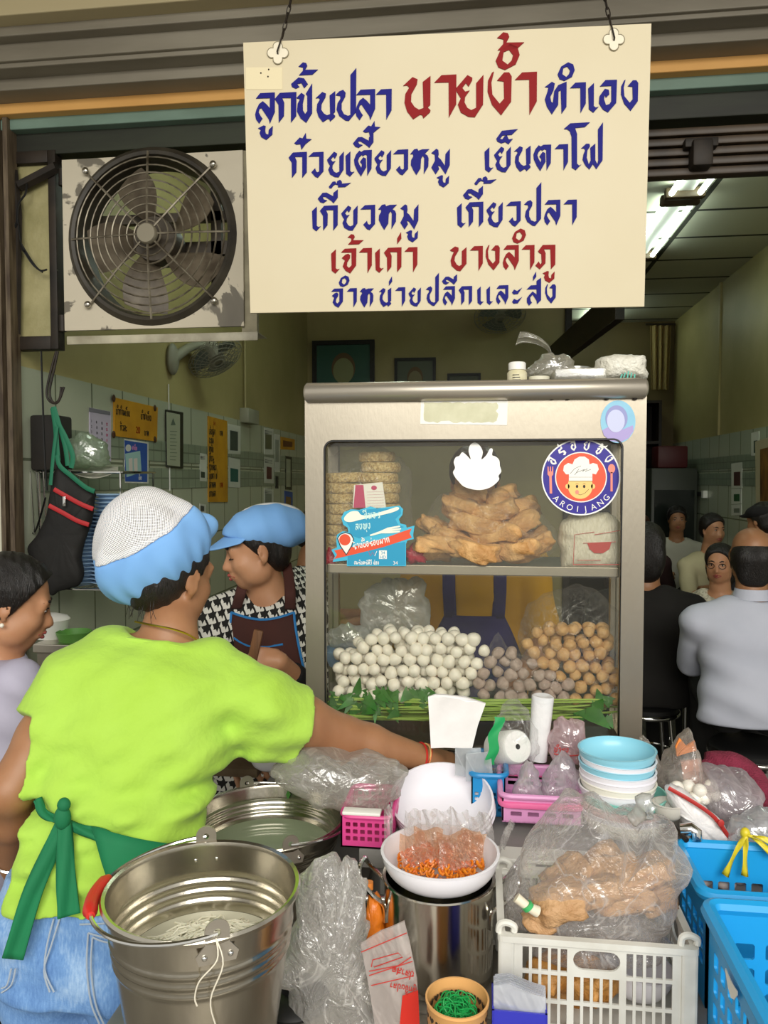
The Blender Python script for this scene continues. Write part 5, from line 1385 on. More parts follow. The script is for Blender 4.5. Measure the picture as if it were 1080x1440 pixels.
def inkline(name, pts, w, lv, par=rs, m=M_ink, y=None):
    yy = (GL if y is None else y) - 0.0012 - 0.0003 * lv
    bm = B(); tube(bm, [P(px, py, yy) for px, py in pts], w, 5, flat=(1, 0.25), up=(0, 0, 1)); return obj(name, bm, m, par)
inkline('hat_seam', [(800, 671), (833, 671)], 0.0004, 6); inkline('hat_seam', [(800, 676.5), (833, 676.5)], 0.0004, 6)
inkline('signature', [(802, 666), (808, 659), (817, 655), (813, 661), (808, 668), (812, 664), (822, 660), (819, 663), (826, 659), (823, 663), (831, 660)], 0.0006, 6)
for dx in (-4.5, 5.5): lay('eye', pts_c(816 + dx, 684, 1.7, 2.2, 16), M_ink, 6); inkline('brow', [(814 + dx, 681), (816 + dx, 679.8), (818 + dx, 681)], 0.0004, 6)
inkline('smile', [(811, 694), (816, 696), (822, 694), (828, 688)], 0.0005, 6); lay('tongue', pts_c(811.5, 692, 2.6, 3, 16), M_pk, 6)
# fork and spoon on the ring
lay('fork', [(773, 694), (776.5, 694), (775.8, 670), (778, 667), (778, 656), (776.6, 656), (776.2, 663), (775, 663), (774.6, 656), (773.4, 656), (773, 663), (771.8, 663), (771.4, 656), (770, 656), (770, 667), (772.4, 670)], M_pk, 3)
lay('spoon', pts_c(860, 659, 5, 6.5, 20), M_pk, 3); lay('spoon_handle', [(858.5, 664), (861.5, 664), (861.5, 691), (858.5, 691)], M_pk, 3)
def arc_text(s, a0, a1, r, h, inside, par, m, lv, thai=False):
    yy = GL - 0.0012 - 0.0003 * lv; bm = B()
    n = len([c for c in s if c not in MARKS])
    i = -1; k = 0
    for ch in s:
        if ch not in MARKS: i += 1
        t = a0 + (a1 - a0) * i / max(n - 1, 1)
        px, py = cx + r * math.cos(t), cy - r * 0.97 * math.sin(t)
        o = P(px, py, yy); up = V((math.cos(t), 0, math.sin(t))) * (1 if not inside else -1); u = V((up.z, 0, -up.x))
        if thai:
            w = gw(ch); glyph(bm, ch, -w * h / 2 + (h * 0.12 if ch in MARKS else 0), 0 - (0.12 * h if ch in MARKS else 0), h, (o, u, up), 0.0003)
        else: text_mesh(bm, ch, o, u, up, h, 0.0003)
    return obj('lettering', bm, m, par, smooth=False)
px1 = (P(818, 600, GL) - P(817, 600, GL)).x
arc_text('อร่อยจัง', math.radians(150), math.radians(34), 39.5, px1 * 13, False, rs, M_paper, 3, True)
arc_text('AROIJANG', math.radians(222), math.radians(320), 50.5, px1 * 12, True, rs, M_paper, 3)
# turquoise restaurant sticker
M_tq, M_tqd, M_crm = mat('sticker_turquoise', '3fb4d4', 0.45), mat('sticker_turquoise_dark', '1f97bf', 0.45), mat('sticker_cream', 'eef0dc', 0.5)
rs2 = sticker('restaurant_sticker', 'turquoise and orange die-cut sticker with spoon, fork and map pin on the glass', 'sticker',
  [(480, 728), (484, 720), (494, 716), (505, 717), (515, 714), (521, 712), (530, 715), (545, 713), (562, 711), (567, 716), (566, 724), (561, 730), (563, 736), (571, 738), (572, 742), (583, 739), (581, 752), (582, 758), (573, 760), (571, 765), (571, 796), (488, 796), (488, 788), (468, 790), (471, 782), (466, 773), (474, 770), (473, 760), (474, 752), (482, 747), (490, 748), (489, 742), (483, 738)], M_tq, GL)
def lay2(name, pts, m, lv): return sticker(name, None, None, pts, m, GL - 0.0012 - 0.0003 * lv, 0.00035, rs2)
lay2('panel', [(489, 775), (570, 762), (570, 795), (489, 795)], M_tqd, 1)
lay2('blue_field', [(484, 728), (496, 719), (520, 716), (563, 714), (564, 722), (556, 730), (560, 738), (568, 741), (540, 748), (505, 757), (492, 752), (492, 742)], M_tqd, 1)
lay2('ribbon', [(470, 774), (500, 768), (540, 757), (579, 743), (576, 750), (579, 756), (540, 769), (500, 779), (470, 786), (474, 780)], M_or, 2)
lay2('pin_edge', [(474, 757), (478, 751), (486, 748), (494, 751), (498, 758), (495, 768), (487, 781), (478, 768)], mat('sticker_ink', '20303c', 0.5), 3)
lay2('map_pin', [(475.5, 757), (479, 752), (486, 749.5), (493, 752), (496.5, 758), (494, 767), (487, 779), (479, 767)], M_paper, 4); lay2('pin_dot', pts_c(485, 759, 8, 8, 28), M_or, 5)
lay2('spoon', [(q.x, q.y) for q in catmull([V(p) for p in ((484, 728, 0), (492, 720, 0), (503, 719, 0), (508, 724, 0), (520, 724, 0), (545, 717, 0), (558, 713, 0), (561, 716, 0), (550, 721, 0), (520, 728, 0), (506, 731, 0), (494, 734, 0), (486, 733, 0))], 4, True)], M_crm, 4)
lay2('fork', [(520, 752), (534, 747), (545, 742), (562, 739), (563, 741), (550, 744), (564, 742.5), (564, 744.5), (550, 747), (563, 746), (562, 748.5), (548, 750), (536, 750), (521, 754)], M_crm, 4)
def t2(s, px, py, h, m, lv, ang=0.0, name='lettering', sq=0.8):
    yy = GL - 0.0012 - 0.0003 * lv; o = P(px, py, yy); u = V((math.cos(ang), 0, math.sin(ang))); v = V((-math.sin(ang), 0, math.cos(ang)))
    bm = B(); thai_line(bm, s, o, u * 1, v, h * px1, 0.0003, 'L', sq); return obj(name, bm, m, rs2, smooth=False)
t2('ชีพจร', 513, 731, 9.5, mat('sticker_mint', 'bfe8e4', 0.5), 5, 0.12); t2('ลงพุง', 500, 746, 9.5, mat('sticker_mint', 'bfe8e4', 0.5), 5, 0.08)
t2('ร้านนี้อร่อยมาก', 497, 773, 8.0, M_paper, 5, 0.20, sq=0.85)
t2('อมรินทร์ทีวี ช่อง', 498, 794, 5.0, M_paper, 3, 0, sq=0.85)
yy = GL - 0.0024
bm = B(); text_mesh(bm, '34', P(556, 794, yy), (1, 0, 0), (0, 0, 1), 7.5 * px1, 0.0003); obj('lettering', bm, M_paper, rs2, smooth=False)
lay2('logo_box', [(533, 774), (544, 774), (544, 786), (533, 786)], M_paper, 3)
for s, y_ in (('34', 779.5), ('HD', 785.5)):
    bm = B(); text_mesh(bm, s, P(538.5, y_, yy - 0.0003), (1, 0, 0), (0, 0, 1), 6.5 * px1, 0.0003); obj('lettering', bm, M_tqd, rs2, smooth=False)
inkline('logo', [(518, 775), (521, 782), (524, 776), (526, 780)], 0.0008, 4, rs2, mat('logo_pink', 'b0506a', 0.5)); inkline('logo', [(527, 782), (530, 775)], 0.0008, 4, rs2, M_paper)

# ------------------------------------------------------------------ food in the cabinet: lower deck
def rnd_ball(name, m, r, seed, amp=0.06):
    bm = B(); bmesh.ops.create_uvsphere(bm, u_segments=16, v_segments=11, radius=r)
    rg = random.Random(seed); ph = [rg.uniform(0, 6) for _ in range(6)]
    for v in bm.verts:
        n_ = v.co.normalized(); k = 1 + amp * (math.sin(3 * n_.x + ph[0]) * math.sin(2.5 * n_.y + ph[1]) + 0.6 * math.sin(4 * n_.z + ph[2] + 2 * n_.x))
        v.co = v.co * k; v.co.z *= 0.92
    return obj(name, bm, m, None, base=(0, 0, 0), ang=None)
def pile(proto, spots, label, cat, group, rg):
    for i, (p, s) in enumerate(spots):
        o = proto[i % len(proto)]
        if i >= len(proto): o = o.copy(); C.objects.link(o)
        o.location = p; o.rotation_euler = (rg.uniform(0, 6), rg.uniform(0, 6), rg.uniform(0, 6)); o.scale = (s, s, s)
        tag(o, label, cat, group)
def pack(poly2, r, y, rows, seed, jit=0.15, rmin=0.9, rmax=1.08):
    """fill an outline of the photo with balls in hexagonal layers at depth y"""
    rg = random.Random(seed); out = []
    pl = [(P(a, b, y).x, P(a, b, y).z) for a, b in poly2]
    def inside(x, z):
        c = False
        for i in range(len(pl)):
            (xa, za), (xb, zb_) = pl[i], pl[i - 1]
            if (za > z) != (zb_ > z) and x < (xb - xa) * (z - za) / (zb_ - za) + xa: c = not c
        return c
    xs = [p[0] for p in pl]; zs_ = [p[1] for p in pl]
    z = min(zs_) + r * 0.8; k = 0
    while z < max(zs_):
        x = min(xs) + (r if k % 2 else 0)
        while x < max(xs):
            a, b = x + rg.uniform(-jit, jit) * r, z + rg.uniform(-jit, jit) * r
            if inside(a, b): out.append((V((a, y + rg.uniform(-0.3, 0.3) * r, b)), rg.uniform(rmin, rmax)))
            x += r * 2.02
        z += r * 1.76; k += 1
    return out
M_fb = mat('fish_ball_white', 'f6f1e6', 0.45, col2='ece6d8', nscale=40, sss=0.05)
M_gb = mat('grey_meat_ball', 'b8a59a', 0.6, col2='9f8b80', nscale=60, bump=0.3, bscale=120)
M_bb = mat('fried_ball', 'd6ae78', 0.6, col2='c3965e', nscale=40, bump=0.4, bscale=150)
rg = random.Random(11)
yA = D0 + 0.050
whiteA = pack([(457, 925), (468, 915), (480, 922), (500, 912), (515, 900), (545, 888), (570, 888), (590, 880), (615, 888), (640, 892), (668, 898), (690, 908), (686, 925), (672, 938), (664, 955), (660, 980), (457, 980)], 0.0168, yA, 8, 5, 0.34)
whiteB = pack([(470, 912), (505, 908), (540, 884), (580, 880), (625, 882), (660, 892), (672, 905), (664, 940), (660, 975), (470, 975)], 0.0168, yA + 0.030, 8, 6, 0.3)
whiteC = pack([(470, 908), (540, 886), (580, 882), (660, 892), (660, 970), (470, 970)], 0.0168, yA + 0.060, 8, 7, 0.3)
spots = [q for q in whiteA + whiteB + whiteC if q[0].x > wx0 + 0.012]
pile([rnd_ball('fish_ball', M_fb, 0.0168, k) for k in range(4)], spots[:300], 'white fish ball in the heap at the left of the cabinet', 'fish ball', 'white fish balls heaped in the cabinet', rg)
g1 = pack([(664, 972), (668, 945), (680, 928), (700, 912), (722, 918), (745, 930), (770, 945), (800, 962), (806, 984), (664, 984)], 0.0162, yA + 0.004, 8, 8, 0.34)
pile([rnd_ball('meat_ball', M_gb, 0.0162, 10 + k, 0.12) for k in range(4)], g1, 'grey meat ball in the clear bag in the middle of the cabinet', 'meat ball', 'grey meat balls in a bag', rg)
b1 = pack([(735, 895), (752, 878), (790, 872), (830, 870), (866, 884), (868, 985), (806, 990), (800, 960), (770, 940), (740, 922)], 0.0162, yA + 0.014, 8, 9, 0.34)
b2 = pack([(745, 890), (790, 868), (860, 878), (866, 970), (800, 950)], 0.0162, yA + 0.044, 8, 10)
pile([rnd_ball('fried_ball', M_bb, 0.0162, 20 + k, 0.08) for k in range(4)], b1 + b2, 'brown fried fish ball in the large clear bag at the right of the cabinet', 'fried fish ball', 'fried fish balls in a bag', rg)
# clear bags round them: closed thin skins, tied off at the top
M_film = film('clear_bag', lo=0.02, hi=0.2, scale=45)
def bagskin(name, label, outline, y0, y1, m, seed=0, amp=0.006, cat='plastic bag', h=0.006, par=None, n=22):
    """a limp bag with the outline seen in the photo, y0..y1 deep"""
    rg = random.Random(seed); ph = [rg.uniform(0, 6) for _ in range(8)]
    yc = (y0 + y1) / 2; o = catmull([P(a, b, yc) for a, b in outline], 5, True); N = len(o)
    c = sum((p for p in o), V()) / N; dy = (y1 - y0) / 2
    bm = B(); K_ = 10; rings = []
    for j in range(1, K_):
        t = -PI / 2 + PI * j / K_; s_ = math.cos(t) ** 0.55; row = []
        for i, p in enumerate(o):
            q = c + (p - c) * s_; al = 2 * PI * i / N; w_ = amp * (0.9 * math.sin(5 * al + ph[0] + 0.5 * j) + 0.6 * math.sin(11 * al + ph[1] - 0.7 * j) + 0.45 * math.sin(17 * al + ph[2] + 0.3 * j * math.sin(ph[3])))
            d = (p - c).normalized()
            row.append(bm.verts.new(q + d * w_ * (0.5 + 0.5 * s_) + V((0, dy * math.sin(t) + w_ * 0.8 * math.sin(3 * al + 0.9 * j + ph[4]), 0))))
        rings.append(row)
    for A, Q in zip(rings, rings[1:]):
        for i in range(N): bm.faces.new((A[i], A[(i + 1) % N], Q[(i + 1) % N], Q[i]))
    for R_, sg in ((rings[0], -1), (rings[-1], 1)):
        v = bm.verts.new(sum((x.co for x in R_), V()) / N + V((0, sg * dy * 0.06, 0)))
        for i in range(N): bm.faces.new((R_[i], R_[(i + 1) % N], v) if sg > 0 else (R_[(i + 1) % N], R_[i], v))
    bmesh.ops.recalc_face_normals(bm, faces=bm.faces)
    o_ = obj(name, bm, m, par, ang=None)
    return tag(o_, label, cat) if label else o_
bagskin('plastic_bag', 'clear bag around the grey meat balls in the cabinet', [(664, 985), (662, 955), (676, 928), (692, 900), (702, 892), (716, 912), (745, 926), (775, 945), (808, 966), (812, 990), (740, 990)], D0 + 0.028, D0 + 0.10, M_film, 1, 0.003)
bagskin('plastic_bag', 'large clear bag around the brown fried fish balls in the cabinet', [(732, 920), (728, 890), (738, 862), (760, 838), (790, 826), (820, 824), (850, 838), (869, 862), (872, 920), (870, 988), (815, 994), (795, 960), (760, 940)], D0 + 0.028, D0 + 0.16, M_film, 2, 0.004)
bagskin('plastic_bag', 'milky clear bag behind the white fish balls at the cabinet back', [(512, 890), (508, 850), (522, 822), (552, 815), (575, 812), (596, 818), (604, 850), (600, 884), (580, 892)], D0 + 0.20, D0 + 0.29, film('milky_bag', body='d8dad6', lo=0.45, hi=0.5, scale=20), 3, 0.006)
bm = B(); c = P(500, 925, D0 + 0.21); lathe(bm, [(0.0, 0.0), (0.055, 0.0), (0.075, 0.045), (0.072, 0.045), (0.052, 0.004), (0, 0.004)], 32, T(c.x - 0.02, c.y, c.z - 0.02)); tag(obj('basin', bm, mat('pale_blue_plastic', '8fb2d8', 0.4)), 'pale blue plastic basin behind the white fish balls', 'basin')
bagskin('plastic_bag', 'pale bag heaped in the blue basin at the cabinet back', [(462, 905), (466, 885), (490, 878), (515, 884), (522, 905), (495, 912)], D0 + 0.17, D0 + 0.25, film('milky_bag', body='d8dad6', lo=0.45, hi=0.5, scale=20), 4, 0.004)
# morning glory stems under the balls
M_stem = mat('stem_green', '8fb04a', 0.55, col2='a5c35f', nscale=20); M_leaf = mat('leaf_green', '3d7a2a', 0.5, col2='2c6420', nscale=30)
rg = random.Random(21)
def leaf_mesh(L, W):
    bm = B(); ol = [(0, 0), (-W * 0.5, L * 0.12), (-W, -L * 0.02), (-W * 0.85, L * 0.3), (-W * 0.35, L * 0.75), (0, L), (W * 0.35, L * 0.75), (W * 0.85, L * 0.3), (W, -L * 0.02), (W * 0.5, L * 0.12)]
    poly(bm, ol, (0, 0, 0), (1, 0, 0), (0, 0, 1), 0.0006)
    for v in bm.verts: v.co.y += 0.25 * abs(v.co.x) - 2.0 * v.co.z ** 2
    return bm
for i in range(52):
    t = (i % 23) / 22; deep = i // 23
    y = D0 + 0.034 + 0.014 * (i % 3) + deep * 0.05
    xa = 456 + rg.uniform(0, 40) + (rg.random() < 0.3) * 150; xb = 872 - rg.uniform(0, 40) - (rg.random() < 0.3) * 130
    ya = 982 + 26 * t + rg.uniform(-4, 4); yb = 985 + 22 * t + rg.uniform(-4, 4); sag = rg.uniform(-4, 9)
    mid = [(xa + (xb - xa) * f, ya + (yb - ya) * f + sag * math.sin(PI * f) + rg.uniform(-2, 2)) for f in (0, 0.25, 0.5, 0.75, 1)]
    tip = 'left' if False else ''
    mst = thing('water_spinach', 'green water spinach stem in the bundle along the cabinet bottom', 'vegetable', P(*mid[0], y), 0, 'water spinach stems in the cabinet')
    bm = B(); tube(bm, catmull([P(a, min(b, 1012), y) for a, b in mid], 4), [0.0028, 0.0038, 0.0034, 0.0024], 6); obj('stem', bm, M_stem, mst)
    if i % 2 == 0:
        for _ in range(3 if i % 4 == 0 else 1):
            px, py = (rg.uniform(458, 600), rg.uniform(968, 1000)) if rg.random() < 0.8 else (rg.uniform(810, 868), rg.uniform(988, 1012))
            bm = leaf_mesh(rg.uniform(0.03, 0.055), rg.uniform(0.010, 0.018))
            bm.transform(T(*P(px, py, D0 + 0.029 + rg.uniform(0, 0.006))) @ Matrix.Rotation(rg.uniform(0, 6.28), 4, 'Y') @ Matrix.Rotation(rg.uniform(-0.5, 0.5), 4, 'X'))
            obj('leaf', bm, M_leaf, mst)
bm = leaf_mesh(0.075, 0.026); bm.transform(T(*P(824, 996, D0 + 0.027)) @ Matrix.Rotation(PI - 0.9, 4, 'Y')); tag(obj('spinach_leaf', bm, M_leaf), 'big dark green leaf drooping over the stems at lower right of cabinet', 'leaf')
# ---- upper deck
M_cake = mat('dried_noodle_cake', 'e6cc92', 0.8, col2='c09f62', nscale=130, lo=0.42, hi=0.6, bump=1.0, bscale=170)
rg = random.Random(31)
def cake(cx, cy, y, rw, hh):
    c = P(cx, cy, y); w = rw; bm = B()
    lathe(bm, [(0, -hh), (w * 0.93, -hh), (w, -hh * 0.7), (w * 1.01, 0), (w, hh * 0.7), (w * 0.93, hh), (0, hh)], 40, T(*c) @ Matrix.Rotation(rg.uniform(-0.03, 0.03), 4, 'Y'), wob=lambda a, z: 1 + 0.015 * math.sin(7 * a) + 0.012 * math.sin(13 * a + 300 * z))
    return obj('noodle_cake', bm, M_cake)
pit = 0.0232
for i, (px, n_, ytop, rw) in enumerate(((484, 9, 655, 0.056), (534, 10, 656, 0.052))):
    for k in range(n_):
        o = cake(px + rg.uniform(-2, 2), 787 - k * 14.4, D0 + 0.105 + i * 0.012, rw, 0.0128)
        tag(o, 'round dried noodle cake in the %s column of the stack' % ('left' if i == 0 else 'right'), 'noodle cake', 'dried noodle cakes in the %s column' % ('left' if i == 0 else 'right'))
tag(cake(530, 643, D0 + 0.117, 0.048, 0.0125), 'topmost dried noodle cake, set alone on the stack', 'noodle cake')
bagskin('plastic_bag', 'tall clear bag over the stacked dried noodle cakes', [(457, 795), (456, 700), (458, 650), (480, 636), (500, 628), (530, 628), (560, 640), (576, 665), (580, 720), (584, 795), (520, 798)], D0 + 0.030, D0 + 0.19, M_film, 5, 0.004)
nb = sticker('packet_note', 'white and pink printed slip in front of the stacked noodle cakes', 'label', [(496, 714), (498, 682), (538, 678), (543, 714)], M_paper, D0 + 0.029, 0.001)
sticker('pink_panel', None, None, [(497, 714), (500, 682), (511, 682), (514, 714)], mat('magenta_print', 'c23a68', 0.6), D0 + 0.0275, 0.0004, nb)
for k in range(6): inkline('printed_line', [(516, 692 + k * 4), (540, 691 + k * 4)], 0.0003, 0, nb, mat('pink_ink', 'd28a9a', 0.6), D0 + 0.0285)
sticker('printed_mark', None, None, pts_c(526, 686, 4, 3.2, 16), mat('magenta_print', 'c23a68', 0.6), D0 + 0.0275, 0.0004, nb)
for i, (q, rr_) in enumerate((((585, 778), 0.028), ((465, 784), 0.02))):
    bagskin('red_bag', 'bunched red plastic bag at the %s of the stacked noodle cakes' % ('right foot' if i == 0 else 'left foot'), [(q[0] - 14, q[1] + 10), (q[0] - 14, q[1] - 6), (q[0] + 2, q[1] - 14), (q[0] + 12, q[1] - 4), (q[0] + 14, q[1] + 10), (q[0], q[1] + 14)], D0 + 0.04, D0 + 0.1, mat('red_plastic', 'b0223a', 0.3, bump=0.4, bscale=70), 40 + i, 0.004)
# fried fish skins in a bag: individual crumpled slabs
M_skinf = mat('fried_skin', 'd8ac72', 0.65, col2='b98850', nscale=22, bump=0.8, bscale=60, lo=0.38, hi=0.62)
def slab(c, sx, sy, sz, R, seed):
    bm = B(); rg_ = random.Random(seed); ph = [rg_.uniform(0, 6) for _ in range(6)]
    bmesh.ops.create_uvsphere(bm, u_segments=26, v_segments=16, radius=1)
    for v in bm.verts:
        n_ = v.co.copy(); v.co = V([math.copysign(abs(a) ** 0.6, a) for a in n_])
        k = 0.10 * math.sin(5 * n_.x + ph[0]) * math.sin(4 * n_.y + ph[1]) + 0.08 * math.sin(7 * n_.x + 6 * n_.z + ph[2]) + 0.06 * math.sin(11 * n_.y + ph[3])
        v.co *= 1 + k; v.co.z += 0.35 * math.sin(2.2 * v.co.x + ph[4]) * 0.6 + 0.25 * math.sin(2 * v.co.y + ph[5])
        v.co = V((v.co.x * sx, v.co.y * sy, v.co.z * sz))
    bm.transform(T(*c) @ R.to_4x4()); return bm
rg = random.Random(77); i = 0
for (px, py, y, sx, sz, a) in ((612, 772, .07, .045, .017, .1), (668, 775, .06, .052, .018, -.05), (728, 772, .07, .045, .017, .1), (640, 755, .10, .05, .016, -.2), (700, 755, .08, .055, .018, .15), (752, 760, .10, .036, .016, .5), (615, 742, .13, .036, .015, -.7), (672, 738, .09, .055, .017, -.1), (728, 738, .11, .045, .016, .45), (648, 718, .12, .045, .016, -.5), (692, 716, .10, .05, .018, .2), (735, 718, .14, .034, .015, .6), (660, 702, .14, .04, .016, -.25), (705, 700, .14, .036, .015, .35)):
    o = obj('fried_fish_skin', slab(P(px, py, D0 + y), sx * 1.25, 0.05, sz * 1.45, ry(-a) @ rz(rg.uniform(-.4, .4)) @ rx(rg.uniform(-.5, .3)), i), M_skinf, ang=None); i += 1
    tag(o, 'brown fried fish skin piece in the clear bag in mid cabinet', 'fried fish skin', 'fried fish skins in the cabinet bag')
bagskin('plastic_bag', 'clear bag over the pile of brown fried fish skins', [(588, 770), (592, 735), (610, 705), (640, 690), (700, 688), (740, 700), (768, 725), (785, 752), (780, 775), (745, 790), (640, 792), (604, 788)], D0 + 0.03, D0 + 0.20, M_film, 6, 0.004)
# packet of white noodles
bm = B(); c = P(831, 762, D0 + 0.075)
nk_ = bagskin('noodle_packet', 'packet of white noodles with red print on the cabinet shelf at right', [(788, 790), (786, 755), (792, 730), (812, 720), (845, 718), (866, 728), (872, 755), (872, 795), (830, 800), (796, 799)], D0 + 0.032, D0 + 0.13, mat('noodle_packet', 'dcd6c4', 0.5, col2='cfc8b2', nscale=60, bump=0.5, bscale=70, stretch=(3, 1, 1)), 8, 0.003)
M_rp = mat('red_print', 'b5322c', 0.5)
def rl(pts, w=0.0008, y=D0 + 0.0300):
    bm = B(); tube(bm, [P(a, b, y) for a, b in pts], w, 5, flat=(1, 0.3)); obj('printed_line', bm, M_rp, nk_)
rl([(806, 794), (808, 752), (836, 748)]); rl([(836, 752), (872, 746)]); rl([(806, 794), (872, 794)], 0.0012); rl([(812, 788), (845, 788)]); rl([(820, 764), (866, 762)])
sticker('printed_bowl', None, None, [(826, 764), (860, 762), (857, 772), (848, 778), (836, 778), (829, 772)], M_rp, D0 + 0.0302, 0.0005, nk_)

# ------------------------------------------------------------------ on top of the cabinet
zt2 = zt + 0.013
TYY = CY + 0.10
k_ = lambda px, py, y=TYY: P(px, py, y)
def stand(px, y): q = P(px, 540, y); return V((q.x, q.y, zt2))
g = thing('pill_bottle', 'white screw-cap jar with printed label standing on the cabinet', 'jar', stand(727, CY + 0.05))
p = g.location; bm = B(); lathe(bm, [(0, 0), (0.022, 0), (0.0245, 0.004), (0.0245, 0.034), (0.018, 0.042), (0, 0.042)], 28, T(*p)); obj('body', bm, mat('jar_label', 'd9d3b6', 0.5, col2='cfc79f', nscale=60), g)
bm = B(); lathe(bm, [(0.018, 0.0), (0.0215, 0.0), (0.0215, 0.016), (0.019, 0.019), (0, 0.019)], 28, T(p.x, p.y, p.z + 0.041)); obj('cap', bm, M_white, g)
bm = B()
for k in range(4): box2(bm, (p.x - 0.012, p.y - 0.0252, p.z + 0.008 + k * 0.006), (p.x + 0.010 - k * 0.002, p.y - 0.0243, p.z + 0.0095 + k * 0.006))
obj('label_print', bm, M_ink, g)
bm = B(); p = stand(758, CY + 0.06); lathe(bm, [(0, 0), (0.024, 0), (0.026, 0.024), (0.025, 0.025), (0.022, 0.003), (0, 0.003)], 28, T(*p)); tag(obj('small_tub', bm, mat('cream_plastic', 'ddd9c4', 0.5)), 'small cream tub on the cabinet beside the jar', 'tub')
g = thing('knotted_bag', 'grey knotted plastic bag with upright tail on the cabinet top', 'plastic bag', stand(768, CY + 0.16))
M_gbag = film('grey_bag', body='c3bfae', lo=0.5, hi=0.45, scale=25)
bagskin('bag_body', None, [(738, 534), (742, 518), (760, 503), (776, 497), (800, 503), (812, 520), (812, 534), (775, 536)], CY + 0.11, CY + 0.21, M_gbag, 12, 0.004, par=g)
bm = B(); c = catmull([P(776, 499, CY + .16), P(770, 488, CY + .155), P(755, 478, CY + .15), P(738, 474, CY + .145), P(728, 476, CY + .14)], 5)
sheet(bm, lambda u, v: c[int(u * (len(c) - 1))] + V((0.02 * (v - .5) * (u * .5 + .1), 0.014 * math.sin(v * 9), (v - 0.5) * (0.006 + 0.030 * u))), len(c) - 1, 8); obj('bag_tail', bm, M_gbag, g, ang=None)
g = thing('clear_box', 'clear plastic box with white contents on the cabinet top', 'box', stand(810, CY + 0.05))
p = stand(812, CY + 0.09); bm = B(); box2(bm, (p.x - 0.062, CY + 0.03, zt2), (p.x + 0.062, CY + 0.14, zt2 + 0.042), 0.003); obj('box', bm, film('clear_plastic_box', body='d5d2c4', lo=0.25, hi=0.5, scale=6, bump=0.1), g)
bm = B(); box2(bm, (p.x - 0.058, CY + 0.035, zt2 + 0.002), (p.x + 0.058, CY + 0.135, zt2 + 0.016), 0.004); obj('tissue', bm, M_white, g)
bm = B(); lathe(bm, [(0, 0), (0.038, 0), (0.038, 0.012), (0.034, 0.045), (0, 0.045)], 28, T(*stand(808, CY + 0.20))); lathe(bm, [(0, 0), (0.041, 0), (0.041, 0.018), (0, 0.02)], 28, T(*(stand(808, CY + 0.20) + V((0, 0, 0.047))))) ; o = obj('tin', bm, mat('tin_metal', 'a9a9a4', 0.3, metal=0.8)); tag(o, 'silver-lidded tin behind the clear box on the cabinet', 'tin')
o = bagskin('tissue_pack', 'white packet of paper tissues with teal print at right of cabinet top', [(840, 534), (838, 508), (850, 502), (885, 500), (905, 503), (908, 520), (906, 535), (870, 536)], CY + 0.02, CY + 0.14, mat('tissue_wrap', 'e6e4d8', 0.4, col2='d8d5c6', nscale=30, bump=1.0, bscale=60), 9, 0.002)
bm = B()
for k in range(5): tube(bm, [P(872 + k * 5, 533 - (k % 2) * 2, CY + 0.018), P(875 + k * 4.4, 522 + abs(k - 2) * 2, CY + 0.0175)], 0.0016, 5, flat=(1, .3))
obj('teal_print', bm, mat('teal_print', '4fb6a4', 0.5), o)
